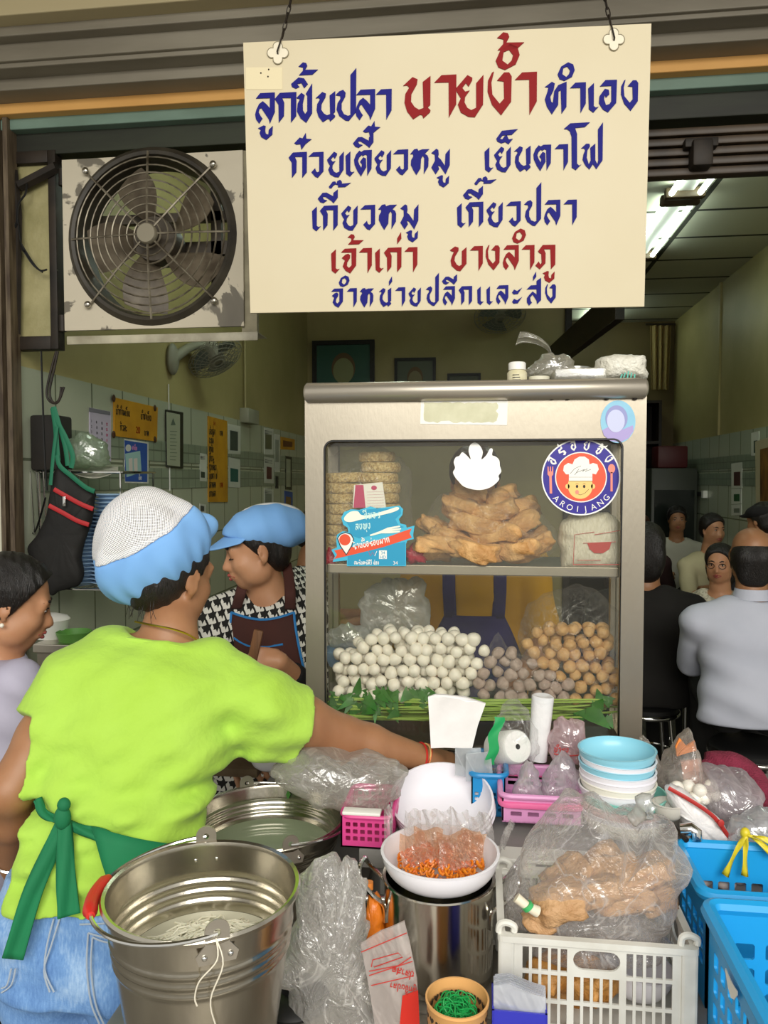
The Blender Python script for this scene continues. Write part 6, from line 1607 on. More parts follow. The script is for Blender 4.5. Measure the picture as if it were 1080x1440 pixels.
# ------------------------------------------------------------------ buckets
M_buck = mat('bucket_steel', 'c6c1b4', 0.22, metal=1.0, col2='aea89a', nscale=4, bump=0.08, bscale=25, stretch=(1, 1, 0.5))
TZ = 0.72
def bucket(px, py, Y, r, z0, label, ear_deg, water, wcol, grip=None):
    c = P(px, py, Y); h = c.z - z0; cx, cy = c.x, c.y
    g = thing('steel_bucket', label, 'bucket', (cx, cy, z0), 0)
    rb = r * 0.72; f = lambda z: rb + (r - rb) * z / h
    prof = [(0, 0.0), (rb * 0.96, 0.0), (rb, 0.006)]
    for k in range(1, 110):
        z = h * k / 110; rib = 0.003 * sum(math.exp(-((z - h * q) / 0.0046) ** 2) for q in (0.70, 0.755, 0.81)); prof.append((f(z) + rib, z))
    prof += [(r, h - 0.008), (r + 0.005, h - 0.006), (r + 0.0065, h), (r + 0.004, h + 0.004), (r - 0.001, h + 0.002)]
    for k in range(109, 0, -1):
        z = h * k / 110; rib = 0.003 * sum(math.exp(-((z - h * q) / 0.0046) ** 2) for q in (0.70, 0.755, 0.81)); prof.append((f(z) - 0.002 + rib, z))
    prof += [(rb - 0.004, 0.008), (0, 0.008)]
    bm = B(); lathe(bm, prof, 64, T(cx, cy, z0)); obj('shell', bm, M_buck, g)
    wz = h - water; bm = B(); lathe(bm, [(0, wz), (f(wz) - 0.0025, wz)], 48, T(cx, cy, z0)); obj('water', bm, mat('water_' + wcol, wcol, 0.06, spec=0.6, col2=wcol, nscale=9), g)
    ears = []
    for a in ear_deg:
        t = math.radians(a); d = V((math.cos(t), math.sin(t), 0)); s = V((-d.y, d.x, 0)); o = V((cx, cy, z0 + h)) + d * (r + 0.002)
        bm = B()
        pts = [(0.024, -0.03), (0.028, -0.018), (0.016, -0.004), (0.0165, 0.012)] + [(0.0165 * math.cos(q), 0.012 + 0.0165 * math.sin(q)) for q in [PI * k / 10 for k in range(1, 10)]] + [(-0.0165, 0.012), (-0.016, -0.004), (-0.028, -0.018), (-0.024, -0.03)]
        hole = [(0.005 * math.cos(q), 0.011 + 0.005 * math.sin(q)) for q in [2 * PI * k / 14 for k in range(14)]]
        poly(bm, pts, o, s, V((0, 0, 1)), 0.003, [hole]); e = obj('ear', bm, mat('ear_plate', 'b9b2a6', 0.35, metal=0.8), g, smooth=False)
        for q in (-0.017, 0.017):
            bm = B(); ell(bm, o + s * q + V((0, 0, -0.02)) + d * 0.003, 0.0042, None, 10, 6); ell(bm, o + s * q + V((0, 0, -0.024)) - d * 0.006, 0.0042, None, 10, 6); obj('rivet', bm, M_chrome, e)
        ears.append((t, o))
    return g, c, r, z0, h, ears, f
def bail(g, c, r, z0, h, a0, a1, drop, grip=None):
    """wire handle folded down along the rim from ear to ear"""
    pts = []
    for k in range(41):
        t = math.radians(a0 + (a1 - a0) * k / 40); s = math.sin(PI * k / 40)
        pts.append(V((c.x + math.cos(t) * (r + 0.006 + 0.012 * s), c.y + math.sin(t) * (r + 0.006 + 0.012 * s), z0 + h + 0.010 - drop * s)))
    bm = B(); tube(bm, pts, 0.0032, 8); hd_ = obj('bail', bm, M_chrome, g)
    if grip:
        i0, i1 = grip; bm = B(); p = pts[i0:i1 + 1]
        tube(bm, p, [0.006] + [0.0105] * (len(p) - 2) + [0.006], 12); gr = obj('grip', bm, mat('red_grip', 'c8281e', 0.45), hd_); gr['label'] = 'red plastic grip'
def zmatch(px, py, z): 
    d = ray(px, py); return (z - EYE.z) / d.z * d.y
Y1 = zmatch(285, 1245, 1.0); r1_ = (P(416, 1245, Y1) - P(154, 1245, Y1)).length / 2 - 0.006
g, c, r, z0, h, ears, ff = bucket(285, 1247, Y1, r1_, TZ, 'steel bucket of white rice noodles with red handle grip, nearest the viewer', (-62, 108), 0.105, 'c8c6b0')
bail(g, c, r, z0, h, 108, 298, 0.016, (14, 22))
bm = B(); rg = random.Random(5)
for k in range(230):
    a, q = rg.uniform(0, 6.28), math.sqrt(rg.random()) * 0.083
    p = V((c.x + 0.005 + math.cos(a) * q, c.y + 0.02 + math.sin(a) * q * 0.75, z0 + h - 0.103 + 0.022 * (1 - (q / 0.083) ** 2) + rg.uniform(-.003, .004)))
    d = rg.gauss(0.25, 0.6); L = rg.uniform(0.02, 0.05); cv = rg.uniform(-1.2, 1.2)
    tube(bm, [p + V((math.cos(d + cv * t) * L * t, math.sin(d + cv * t) * L * t, -0.012 * t * t)) for t in (-1, -0.5, 0, 0.5, 1)], 0.0017, 5)
tag(obj('rice_noodles', bm, mat('rice_noodle', 'e9e6cf', 0.4, sss=0.05)), 'tangle of white rice noodles soaking in the front bucket', 'noodles', kind='stuff')
e = ears[0][1]; bm = B()
tube(bm, catmull([e + V((0, -0.004, 0.004)), e + V((0.004, -0.012, -0.02)), e + V((-0.02, -0.012, -0.05)), e + V((-0.028, -0.008, -0.075)), e + V((-0.026, -0.006, -0.088))], 5), 0.0011, 5)
tube(bm, catmull([e + V((0, -0.004, 0.004)), e + V((0.012, -0.012, -0.025)), e + V((-0.006, -0.010, -0.075)), e + V((-0.002, 0.0, -0.12)), e + V((0.006, 0.008, -0.16))], 5), 0.0011, 5)
tag(obj('twine', bm, mat('twine', 'ddd6c4', 0.8)), 'thin pale twine tied to the front bucket ear', 'string')
Y2 = 1.60; r2_ = (P(482, 1150, Y2) - P(268, 1150, Y2)).length / 2 - 0.006
g, c, r, z0, h, ears, ff = bucket(375, 1147, Y2, r2_, 0.69, 'steel bucket of cloudy green water beside the lime T-shirt woman', (-58, 122), 0.07, '95a184')
bail(g, c, r, z0, h, -58, 122, 0.02)
bm = B(); poly(bm, [(0, 0), (0.006, 0.012), (0.0, 0.022), (-0.005, 0.011)], V((c.x + 0.01, c.y + r * 0.90, z0 + h - 0.025)), (1, 0, 0), (0, 0, 1), 0.001)
tag(obj('leaf_scrap', bm, M_leaf), 'tiny green leaf scrap stuck inside the farther bucket', 'leaf')

# ------------------------------------------------------------------ tall pot and the bowls
M_pot = mat('pot_steel', 'cdc8bd', 0.16, metal=1.0, col2='c0bbb0', nscale=2)
YP = 1.35; c = P(617, 1232, YP); rp = 0.097; zt_ = 0.897
g = thing('stock_pot', 'tall shiny steel pot under the white bowl of pickled chillies', 'pot', (c.x, YP, TZ))
bm = B(); hh = zt_ - TZ; lathe(bm, [(0, 0), (rp - 0.006, 0), (rp, 0.006), (rp, hh - 0.006), (rp + 0.004, hh - 0.003), (rp + 0.003, hh), (rp - 0.002, hh - 0.002), (rp - 0.002, 0.01), (0, 0.01)], 56, T(c.x, YP, TZ)); obj('shell', bm, M_pot, g)
for s in (-1, 1):
    o = V((c.x + s * rp * 0.93, YP - 0.035, TZ))
    bm = B(); tube(bm, catmull([o + V((s * 0.002, 0, hh - 0.075)), o + V((s * 0.004, -0.002, hh - 0.045)), o + V((s * 0.022, -0.004, hh - 0.028)), o + V((s * 0.045, 0.004, hh - 0.006)), o + V((s * 0.05, 0.014, hh + 0.012)), o + V((s * 0.046, 0.05, hh + 0.012)), o + V((s * 0.042, 0.065, hh - 0.004)), o + V((s * 0.022, 0.072, hh - 0.028)), o + V((s * 0.002, 0.07, hh - 0.05)), o + V((s * -0.002, 0.07, hh - 0.08))], 4), 0.0042, 8); obj('handle', bm, M_chrome, g)
M_mel = mat('white_melamine', 'eceaf0', 0.25, spec=0.6)
def bowl(r, hgt, foot, mx, m, th=0.003, n=48):
    bm = B(); pr = [(0, 0.004), (foot, 0.004), (foot, 0.0), (foot + 0.003, 0.0)]
    for k in range(1, 11): t = k / 10; pr.append((foot + 0.003 + (r - foot - 0.003) * math.sin(t * PI / 2) ** 0.85, 0.002 + (hgt - 0.002) * (1 - math.cos(t * PI / 2)) ** 0.9))
    pr += [(r + 0.002, hgt + 0.001), (r - 0.001, hgt + 0.002)]
    for k in range(10, 0, -1): t = k / 10; pr.append((max(foot + 0.003 + (r - foot - 0.003) * math.sin(t * PI / 2) ** 0.85 - th, 0), 0.002 + th + (hgt - 0.002 - th * .3) * (1 - math.cos(t * PI / 2)) ** 0.9))
    pr += [(0, 0.002 + th)]
    lathe(bm, pr, n, mx); return bm
rb_ = 0.104; zb_ = zt_ + 0.0015
o = obj('bowl', bowl(rb_, 0.052, 0.052, T(c.x + 0.002, YP, zb_ - 0.012), M_mel), M_mel); tag(o, 'white melamine bowl of orange pickles set on the tall steel pot', 'bowl')
bowlc = V((c.x + 0.002, YP, zb_ - 0.012))
rg = random.Random(9); bm = B()
for k in range(150):
    a, q = rg.uniform(0, 6.28), math.sqrt(rg.random()) * 0.072
    p = bowlc + V((math.cos(a) * q, math.sin(a) * q, 0.028 + rg.uniform(0, 0.012)))
    tube(bm, [p + V((0.006 * math.cos(t + a), 0.006 * math.sin(t + a), 0.003 * math.sin(2 * t + a))) for t in [2 * PI * w / 8 for w in range(8)]], 0.0022, 5, True)
tag(obj('pickled_chilli', bm, mat('orange_chilli', 'e08a22', 0.35, col2='d66a1a', nscale=80)), 'orange pickled chilli rings filling the white bowl', 'pickles', kind='stuff')
M_sach = film('orange_sachet', tint='fbe6d4', body='f2dccb', lo=0.12, hi=0.42, scale=60)
M_clear = film('thin_bag', lo=0.10, hi=0.5, scale=35)
def sachet(p, w, hgt, yaw, lean, m, label, bulge=0.008, seed=0, group=None):
    rg_ = random.Random(seed); ph = [rg_.uniform(0, 6) for _ in range(4)]; R = RZ(yaw) @ Matrix.Rotation(lean, 4, 'X'); bm = B()
    for s in (-1, 1):
        sheet(bm, lambda u, v: V(p) + (R @ V(((u - 0.5) * w * (1 + 0.06 * math.sin(6 * v + ph[0])), s * (0.0006 + bulge * math.sin(PI * u) * math.sin(PI * min(1, (1 - v) * 1.25)) ** 0.8) + 0.004 * math.sin(9 * u + 5 * v + ph[1]), v * hgt + 0.004 * math.sin(7 * u + ph[2])))), 10, 12)
    return tag(obj('sachet', bm, m, ang=None), label, 'sachet', group)
k = 0
for (px, py, w, hg, yaw, ln) in ((585, 1205, .05, .055, .3, -.5), (625, 1212, .055, .05, -.2, -.9), (655, 1210, .05, .055, -.4, -.7), (640, 1196, .055, .06, .2, -.4), (600, 1192, .05, .06, -.1, -.3), (668, 1195, .045, .055, .5, -.5)):
    q = P(px, py, YP - 0.03 + 0.012 * (k % 3)); q.z = bowlc.z + 0.034
    sachet(q, w, hg, yaw, ln, M_sach, 'small clear sachet of orange sauce heaped on the pickle bowl', 0.012, k, 'orange sauce sachets'); k += 1
for (px, py, w, hg, yaw, ln) in ((580, 1170, .03, .075, .2, .1), (600, 1168, .035, .07, -.3, .05), (622, 1172, .04, .066, .4, -.1), (645, 1172, .035, .075, -.2, .0), (668, 1175, .03, .07, .5, .12), (688, 1182, .022, .075, -.4, .25), (546, 1165, .016, .07, .1, -.2), (705, 1168, .018, .06, 1.0, .35)):
    q = P(px, py + 26, YP + 0.05 + 0.008 * (k % 3)); q.z = max(q.z, bowlc.z + 0.03)
    sachet(q, w, hg, yaw, ln, M_clear, 'thin clear pocket bag standing up behind the orange sachets', 0.002, k, 'clear pocket bags on the pot'); k += 1
# big white bowls, nested and tilted
cb = P(622, 1128, 1.64); rbw = (P(692, 1128, 1.64) - P(551, 1128, 1.64)).length / 2
for i, lab in enumerate(('uppermost of the three nested large white bowls behind the pickle bowl', 'middle one of the three nested large white bowls', 'lowest of the three nested large white bowls')):
    mx = T(cb.x + 0.0015 * i, cb.y + 0.005 * i, cb.z - 0.040 - 0.011 * i) @ Matrix.Rotation(0.36, 4, 'X') @ Matrix.Rotation(0.012 * i, 4, 'Y')
    tag(obj('large_bowl', bowl(rbw, 0.062, 0.055, mx, M_mel, 0.0025), M_mel), lab, 'bowl', 'large white bowls')
z_st = cb.z - 0.040 - 0.028 - 0.035
bm = B(); lathe(bm, [(0, 0.86), (0.04, 0.861), (0.042, 0.865), (0.040, z_st), (0, z_st)], 28, T(cb.x + 0.004, cb.y + 0.0, 0)) ; 
tag(obj('pot_lid_stack', bm, M_pot), 'steel tin under the nested large white bowls', 'tin')

# ------------------------------------------------------------------ plastic baskets
def slots(x0_, x1_, z0_, z1_, nx, nz, gx, gz, r=0.12):
    out = []
    for i in range(nx):
        for j in range(nz):
            a, b = x0_ + (x1_ - x0_) * i / nx + gx / 2, x0_ + (x1_ - x0_) * (i + 1) / nx - gx / 2
            c_, d = z0_ + (z1_ - z0_) * j / nz + gz / 2, z0_ + (z1_ - z0_) * (j + 1) / nz - gz / 2
            q = min(b - a, d - c_) * r
            out.append([(a + q, c_), (b - q, c_), (b, c_ + q), (b, d - q), (b - q, d), (a + q, d), (a, d - q), (a, c_ + q)])
    return out
def basket(name, label, x0_, x1_, y0_, y1_, z0_, z1_, m, nx, nz, zlo=0.2, zhi=0.75, ny=None, rim=0.006, th=0.003, cat='basket', solid_=(), rimm=None, lip=0.0, gap=0.35):
    g = thing(name, label, cat, ((x0_ + x1_) / 2, (y0_ + y1_) / 2, z0_)); H_ = z1_ - z0_; W, D_ = x1_ - x0_, y1_ - y0_; ny = ny or max(2, int(nx * D_ / W))
    za, zb2 = H_ * zlo, H_ * zhi
    for nm, o, u, L, n_ in (('front_panel', (x0_, y0_ + th, z0_), (1, 0, 0), W, nx), ('back_panel', (x0_, y1_, z0_), (1, 0, 0), W, nx), ('side_panel', (x0_, y0_, z0_), (0, 1, 0), D_, ny), ('side_panel', (x1_ - th, y0_, z0_), (0, 1, 0), D_, ny)):
        bm = B(); m_ = 0.07 * L
        poly(bm, [(0, 0), (L, 0), (L, H_), (0, H_)], o, u, (0, 0, 1), th, slots(m_, L - m_, za, zb2, n_, nz, (L - 2 * m_) / n_ * gap, (zb2 - za) / nz * gap) if nm not in solid_ else [])
        obj(nm, bm, m, g, smooth=False)
    bm = B(); box2(bm, (x0_, y0_, z0_), (x1_, y1_, z0_ + th)); obj('base', bm, m, g, smooth=False)
    bm = B(); R_ = 0.02; pts = [V((px, py, z1_)) for px, py in rrect(x0_ - lip, y0_ - lip, x1_ + lip, y1_ + lip, R_, 5)]
    tube(bm, pts, rim, 8, True, flat=(1.0, 1.0)); obj('rim', bm, rimm or m, g)
    return g
M_pink = mat('hot_pink_plastic', 'd8458c', 0.4); M_lpink = mat('pale_pink_plastic', 'e3a2cf', 0.4, col2='dc96c8', nscale=3); M_blue = mat('blue_plastic', '2fa6dc', 0.38, col2='2899d2', nscale=3); M_sky = mat('bright_blue_plastic', '1f9fe0', 0.4)
YB = zmatch(520, 1193, 0.862)
a = P(476, 1190, YB); b = P(549, 1190, YB); zt2_ = P(520, 1150, YB).z
basket('plastic_basket', 'hot pink slotted basket with white edge between bucket and white bowls', a.x + 0.005, b.x + 0.002, YB, YB + 0.16, 0.862, zt2_, M_pink, 6, 3, 0.18, 0.86, rim=0.005)
bm = B(); box2(bm, (a.x + 0.008, YB - 0.004, zt2_ + 0.004), (b.x - 0.02, YB + 0.022, zt2_ + 0.011), 0.002); tag(obj('white_strip', bm, M_white), 'white plastic strip lying along the hot pink basket rim', 'strip')
bagskin('plastic_bag', 'large crumpled clear bag lying over the hot pink basket under her arm', [(388, 1075), (405, 1058), (440, 1052), (500, 1062), (545, 1072), (575, 1085), (560, 1110), (545, 1130), (500, 1134), (440, 1120), (400, 1100)], YB + 0.02, YB + 0.17, film('cloudy_bag', body='d9d5cc', lo=0.34, hi=0.5, scale=30), 14, 0.007)
YC = zmatch(750, 1158, 0.885); a, b = P(706, 1158, YC), P(812, 1150, YC); zt3 = P(760, 1128, YC).z + 0.01
basket('plastic_basket', 'pale pink basket of folded bags with hot pink band, beside the bowl stack', a.x, b.x + 0.01, YC, YC + 0.17, 0.885, zt3, M_lpink, 4, 2, 0.2, 0.72, rim=0.006, lip=0.003)
bm = B(); pts = [V((px, py, zt3 - 0.018)) for px, py in rrect(a.x - 0.004, YC - 0.004, b.x + 0.014, YC + 0.174, 0.02, 5)]; tube(bm, pts, 0.0055, 8, True, flat=(1.3, 1)); tag(obj('rim_band', bm, mat('rose_plastic', 'ea6fa4', 0.4)), 'rose pink band of a second basket nested under the pale pink one', 'band')
g = thing('foam_box', 'white foam box under the pale pink basket, beside the steel pot', 'box', (P(730, 1160, 1.5).x, 1.53, TZ))
q0, q1 = P(694, 1160, 1.49), P(752, 1160, 1.49); bm = B(); box2(bm, (q0.x, 1.445, TZ), (q1.x, 1.495, 0.875), 0.004); obj('body', bm, mat('foam_white', 'e4e2dc', 0.8), g, smooth=False)
bm = B(); box2(bm, (q0.x, 1.445, 0.876), (b.x + 0.01, 1.497, 0.884), 0.002); obj('lid', bm, mat('foam_white', 'e4e2dc', 0.8), g, smooth=False)
YD = zmatch(690, 1148, 0.862); a, b = P(655, 1148, YD), P(713, 1148, YD); zt4 = P(690, 1098, YD).z + 0.012
YD2 = YD
basket('plastic_basket', 'bright blue basket of bags that her hand reaches into', a.x + 0.012, b.x - 0.004, YD2, YD2 + 0.15, 0.862, zt4, mat('mid_blue_plastic', '1c86c4', 0.4), 5, 4, 0.1, 0.6, rim=0.006, lip=0.003)
# things standing in these baskets
def flatpack(name, label, cat, pts, y, th, m, lean=0.0):
    bm = B(); q = [P(px, py, y) for px, py in pts]; z0_ = min(p.z for p in q)
    poly(bm, [(p.x, p.z) for p in q], (0, y + th, 0), (1, 0, 0), (0, 0, 1), th)
    bmesh.ops.subdivide_edges(bm, edges=[e for e in bm.edges if e.calc_length() > 0.02], cuts=2, use_grid_fill=True)
    for v in bm.verts: v.co.y += (v.co.z - z0_) * lean + 0.003 * math.sin(v.co.x * 60)
    return tag(obj(name, bm, m, ang=30), label, cat)
flatpack('paper_bags', 'stack of white paper bags standing up in front of the cabinet glass', 'paper', [(602, 980), (612, 977), (655, 980), (683, 990), (672, 1020), (664, 1052), (606, 1052)], YD2 + 0.045, 0.008, mat('white_paper_bag', 'eeecea', 0.6, col2='e4e2e0', nscale=20), 0.0)
for i, q in enumerate(([(640, 1052), (676, 1052), (680, 1095), (640, 1090)], [(655, 1060), (690, 1058), (694, 1100), (655, 1098)])):
    flatpack('folded_bag', 'folded pale translucent bag sticking out of the bright blue basket, %s' % ('nearest her hand' if i == 0 else 'in the front corner'), 'plastic bag', q, YD2 + 0.02 - 0.012 * i, 0.003, film('folded_film', body='dfe6ea', lo=0.5, hi=0.4, scale=18))
# roll of bags in a green striped bag
g = thing('bag_roll', 'thick white roll in a clear bag with green stripe', 'roll', P(722, 1075, YC + 0.15))
ca, cb2 = P(728, 1050, YC + 0.13), P(700, 1052, YC + 0.20); bm = B(); ax = (cb2 - ca)
lathe(bm, [(0.006, 0), (0.006, -0.001), (0.034, -0.001), (0.0375, 0.004), (0.0375, ax.length), (0, ax.length)], 32, frame_mat(ca, ax)); obj('roll', bm, mat('roll_white', 'eceae6', 0.6, col2='dfe6de', nscale=10), g)
bagskin('wrapper', None, [(688, 1078), (690, 1040), (700, 1010), (712, 985), (735, 992), (752, 1018), (756, 1050), (748, 1076), (730, 1086), (708, 1084)], YC + 0.08, YC + 0.19, film('clear_wrap', lo=0.04, hi=0.35, scale=30), 15, 0.004, par=g)
bm = B(); c = catmull([P(702, 1008, YC + 0.09), P(697, 1030, YC + 0.085), P(692, 1055, YC + 0.085), P(690, 1076, YC + 0.09)], 6)
sheet(bm, lambda u, v: c[int(u * (len(c) - 1))] + V(((v - 0.5) * 0.022 + 0.004 * math.sin(u * 12), -0.003 * math.sin(v * 3 + u * 9), 0)), len(c) - 1, 5); obj('green_stripe', bm, mat('green_print', '1f9c58', 0.5), g, ang=None)
bm = B(); ca = P(756, 1068, YC + 0.17); cb2 = P(764, 978, YC + 0.17); lathe(bm, [(0, 0), (0.021, 0), (0.025, (cb2 - ca).length - 0.002), (0.022, (cb2 - ca).length), (0.012, (cb2 - ca).length * 0.98), (0, (cb2 - ca).length * 0.97)], 26, frame_mat(ca, cb2 - ca), wob=lambda a_, z_: 1 + 0.05 * math.sin(3 * a_))
tag(obj('bag_bundle', bm, mat('milky_plastic', 'e6e6e6', 0.35, col2='dcdedf', nscale=12, bump=0.3, bscale=40)), 'rolled white bundle of bags standing upright against the glass', 'roll')
o = bagskin('cup_bag', 'clear bag of pale pink packets with red print beside the bowl stack', [(776, 1070), (773, 1035), (782, 1014), (800, 1010), (820, 1018), (820, 1050), (812, 1072), (795, 1076)], YC + 0.12, YC + 0.19, film('pink_bag', tint='ffe6ea', body='eed6da', lo=0.45, hi=0.4, scale=30), 16, 0.004)
bm = B(); thai_line(bm, 'บำรุง', P(779, 1058, YC + 0.113), (1, 0, 0), (0, 0, 1), 0.011, 0.0006); tube(bm, catmull([P(779, 1060, YC + 0.113), P(795, 1063, YC + 0.113), P(814, 1062, YC + 0.113)], 4), 0.0016, 5, flat=(1, .3)); obj('red_print', bm, M_rp, o, smooth=False)
for i, (pts, lab) in enumerate(([(722, 1118), (728, 1085), (745, 1072), (760, 1092), (762, 1120), (742, 1124)], 'left'), ) if False else enumerate((([(722, 1122), (728, 1092), (745, 1070), (758, 1094), (762, 1122), (742, 1126)], 'pointed translucent bag at the left in the pale pink basket'), ([(758, 1122), (768, 1085), (790, 1058), (812, 1080), (820, 1105), (806, 1124), (780, 1126)], 'larger pointed translucent bag at the right in the pale pink basket'))):
    bagskin('folded_bag', lab, pts, YC + 0.015 + 0.02 * i, YC + 0.075 + 0.02 * i, film('folded_film2', body='dcd6dc', lo=0.40, hi=0.45, scale=22), 17 + i, 0.003)

# ------------------------------------------------------------------ stack of bowls
YW = 1.625; cw = P(868, 1053, YW)
M_sb, M_teal, M_pk2, M_crm2 = mat('light_blue_melamine', '8fcfe2', 0.3), mat('teal_melamine', '8fd8cb', 0.3), mat('rose_melamine', 'e6c3c0', 0.3), mat('cream_melamine', 'eceadc', 0.3)
z = cw.z; px1w = (P(869, 1053, YW) - P(868, 1053, YW)).length
stack = [(54, M_sb, 'light blue bowl on top of the bowl stack', 0.0), (53, M_mel, 'white bowl just under the top light blue bowl', 0.017), (53, M_sb, 'second light blue bowl in the stack, under a white bowl', 0.027), (53, M_mel, 'white bowl under the second light blue bowl', 0.040), (53, M_mel, 'white bowl in mid stack, above the cream bowl', 0.052), (53, M_crm2, 'cream bowl low in the stack, two above the teal bowl', 0.064), (53, M_mel, 'white bowl resting inside the teal bowl', 0.076), (60, M_teal, 'wide teal bowl in the lower part of the stack', 0.089), (61, M_pk2, 'wide rose pink bowl under the teal bowl', 0.105), (61, M_mel, 'wide white bowl under the rose pink bowl', 0.120), (60, M_crm2, 'lowest wide bowl of the stack, on the counter', 0.132)]
for i, (rr_, m, lab, dz) in enumerate(stack):
    off = 0 if i < 7 else 0.012
    hgt = 0.040 if i < 7 else 0.042
    zz = z - dz - hgt
    mx = T(cw.x + off + rg.uniform(-.001, .001), YW + rg.uniform(-.001, .001), max(zz, 0.862)) @ Matrix.Rotation(rg.uniform(-.02, .03), 4, 'Y')
    tag(obj('bowl', bowl(rr_ * px1w, hgt, 0.036, mx, m, 0.0022), m), lab, 'bowl', 'stacked melamine bowls')

# ------------------------------------------------------------------ right end of the counter
M_rag = mat('maroon_towel', '93304a', 0.95, col2='7f243c', nscale=20, bump=0.8, bscale=260)
bm = B(); c = catmull([P(988, 1082, 1.86), P(1000, 1072, 1.88), P(1030, 1074, 1.88), P(1055, 1090, 1.86), P(1068, 1112, 1.82), P(1078, 1135, 1.78), P(1092, 1145, 1.75)], 6)
tube(bm, c, [0.012, 0.024, 0.026, 0.026, 0.024, 0.02, 0.018], 12, flat=(1, 1.25)); o = obj('towel', bm, M_rag, ang=None); tag(o, 'rolled maroon towel lying behind the clear bags at right', 'towel')
bagskin('plastic_bag', 'upright clear bag of orange and pink packets right of the bowls', [(928, 1130), (924, 1095), (940, 1062), (968, 1024), (973, 1040), (984, 1060), (992, 1095), (990, 1130), (960, 1140)], 1.66, 1.78, film('soft_bag', body='d8d0c8', lo=0.28, hi=0.45, scale=30), 19, 0.004)
flatpack('orange_packet', 'orange packet with dark emblem inside the upright clear bag', 'packet', [(950, 1050), (956, 1038), (966, 1050), (977, 1042), (980, 1056), (952, 1064)], 1.70, 0.006, mat('orange_packet', 'e8873a', 0.5))
flatpack('pink_packet', 'pale pink packet low in the upright clear bag', 'packet', [(958, 1072), (986, 1068), (990, 1112), (966, 1120)], 1.71, 0.008, mat('pink_packet', 'd99f88', 0.6))
rg = random.Random(4)
for i, (px, py) in enumerate(((952, 1108), (968, 1106), (984, 1112), (1000, 1106), (990, 1122), (1004, 1118), (976, 1124))):
    bm = B(); ell(bm, P(px, py, 1.64 + 0.02 * (i % 2)), 0.0145, None, 16, 10); tag(obj('fish_ball', bm, M_fb), 'white fish ball in the small bag at the right end of the counter', 'fish ball', 'fish balls bagged at the counter end')
bagskin('plastic_bag', 'small clear bag round the loose fish balls right of the bowl stack', [(936, 1125), (938, 1100), (960, 1094), (1000, 1094), (1018, 1108), (1014, 1132), (990, 1140), (955, 1136)], 1.60, 1.72, M_film, 20, 0.004)
bagskin('plastic_bag', 'large cloudy clear bag in front of the maroon towel', [(985, 1100), (995, 1082), (1030, 1082), (1058, 1098), (1068, 1130), (1064, 1160), (1030, 1168), (1000, 1160), (986, 1130)], 1.60, 1.76, film('lilac_bag', body='d8ccd4', lo=0.42, hi=0.42, scale=26), 21, 0.006)
o = bagskin('printed_bag', 'white bag with red printed edge leaning behind the blue basket', [(938, 1106), (950, 1104), (985, 1130), (1012, 1152), (1028, 1184), (1000, 1190), (962, 1186), (958, 1150), (940, 1128)], 1.53, 1.60, mat('white_bag_plastic', 'e8e4e2', 0.35, col2='dad6d6', nscale=14, bump=0.4, bscale=40), 22, 0.003)
bm = B(); tube(bm, catmull([P(940, 1108, 1.535), P(975, 1128, 1.527), P(1005, 1150, 1.527), P(1028, 1182, 1.54)], 6), 0.004, 6, flat=(1, .3)); ell(bm, P(1014, 1158, 1.525), (0.006, 0.002, 0.008)); obj('red_print', bm, M_rp, o)
tag(obj('bowl', bowl(0.03, 0.03, 0.014, T(*P(940, 1150, 1.56)), M_mel), mat('grey_melamine', 'c9c5bb', 0.35)), 'small grey bowl beside the white printed bag', 'bowl')
g = thing('ladle', 'steel ladle handle poking out beside the white printed bag', 'ladle', P(975, 1170, 1.5))
bm = B(); tube(bm, [P(935, 1152, 1.52), P(950, 1165, 1.50), P(966, 1182, 1.47)], 0.005, 8); obj('shaft', bm, M_dark, g)
bm = B(); tube(bm, [P(957, 1166, 1.49), P(972, 1166, 1.485), P(978, 1170, 1.483), P(979, 1182, 1.48)], [0.010, 0.0125, 0.0125, 0.011], 14); obj('handle_end', bm, M_chrome, g)
bagskin('plastic_bag', 'pale cloudy bag sticking up behind the large blue basket at right edge', [(1024, 1188), (1028, 1160), (1050, 1145), (1085, 1138), (1110, 1150), (1110, 1190), (1060, 1196)], 1.50, 1.58, film('pale_bag', body='d8d8dc', lo=0.6, hi=0.35, scale=16), 23, 0.003)
bagskin('plastic_bag', 'clear bag corner behind the bowl stack beside the cabinet foot', [(898, 1050), (902, 1035), (914, 1045), (930, 1075), (932, 1110), (920, 1125), (905, 1100)], 1.72, 1.78, film('soft_bag', body='d8d0c8', lo=0.28, hi=0.45, scale=30), 24, 0.003)
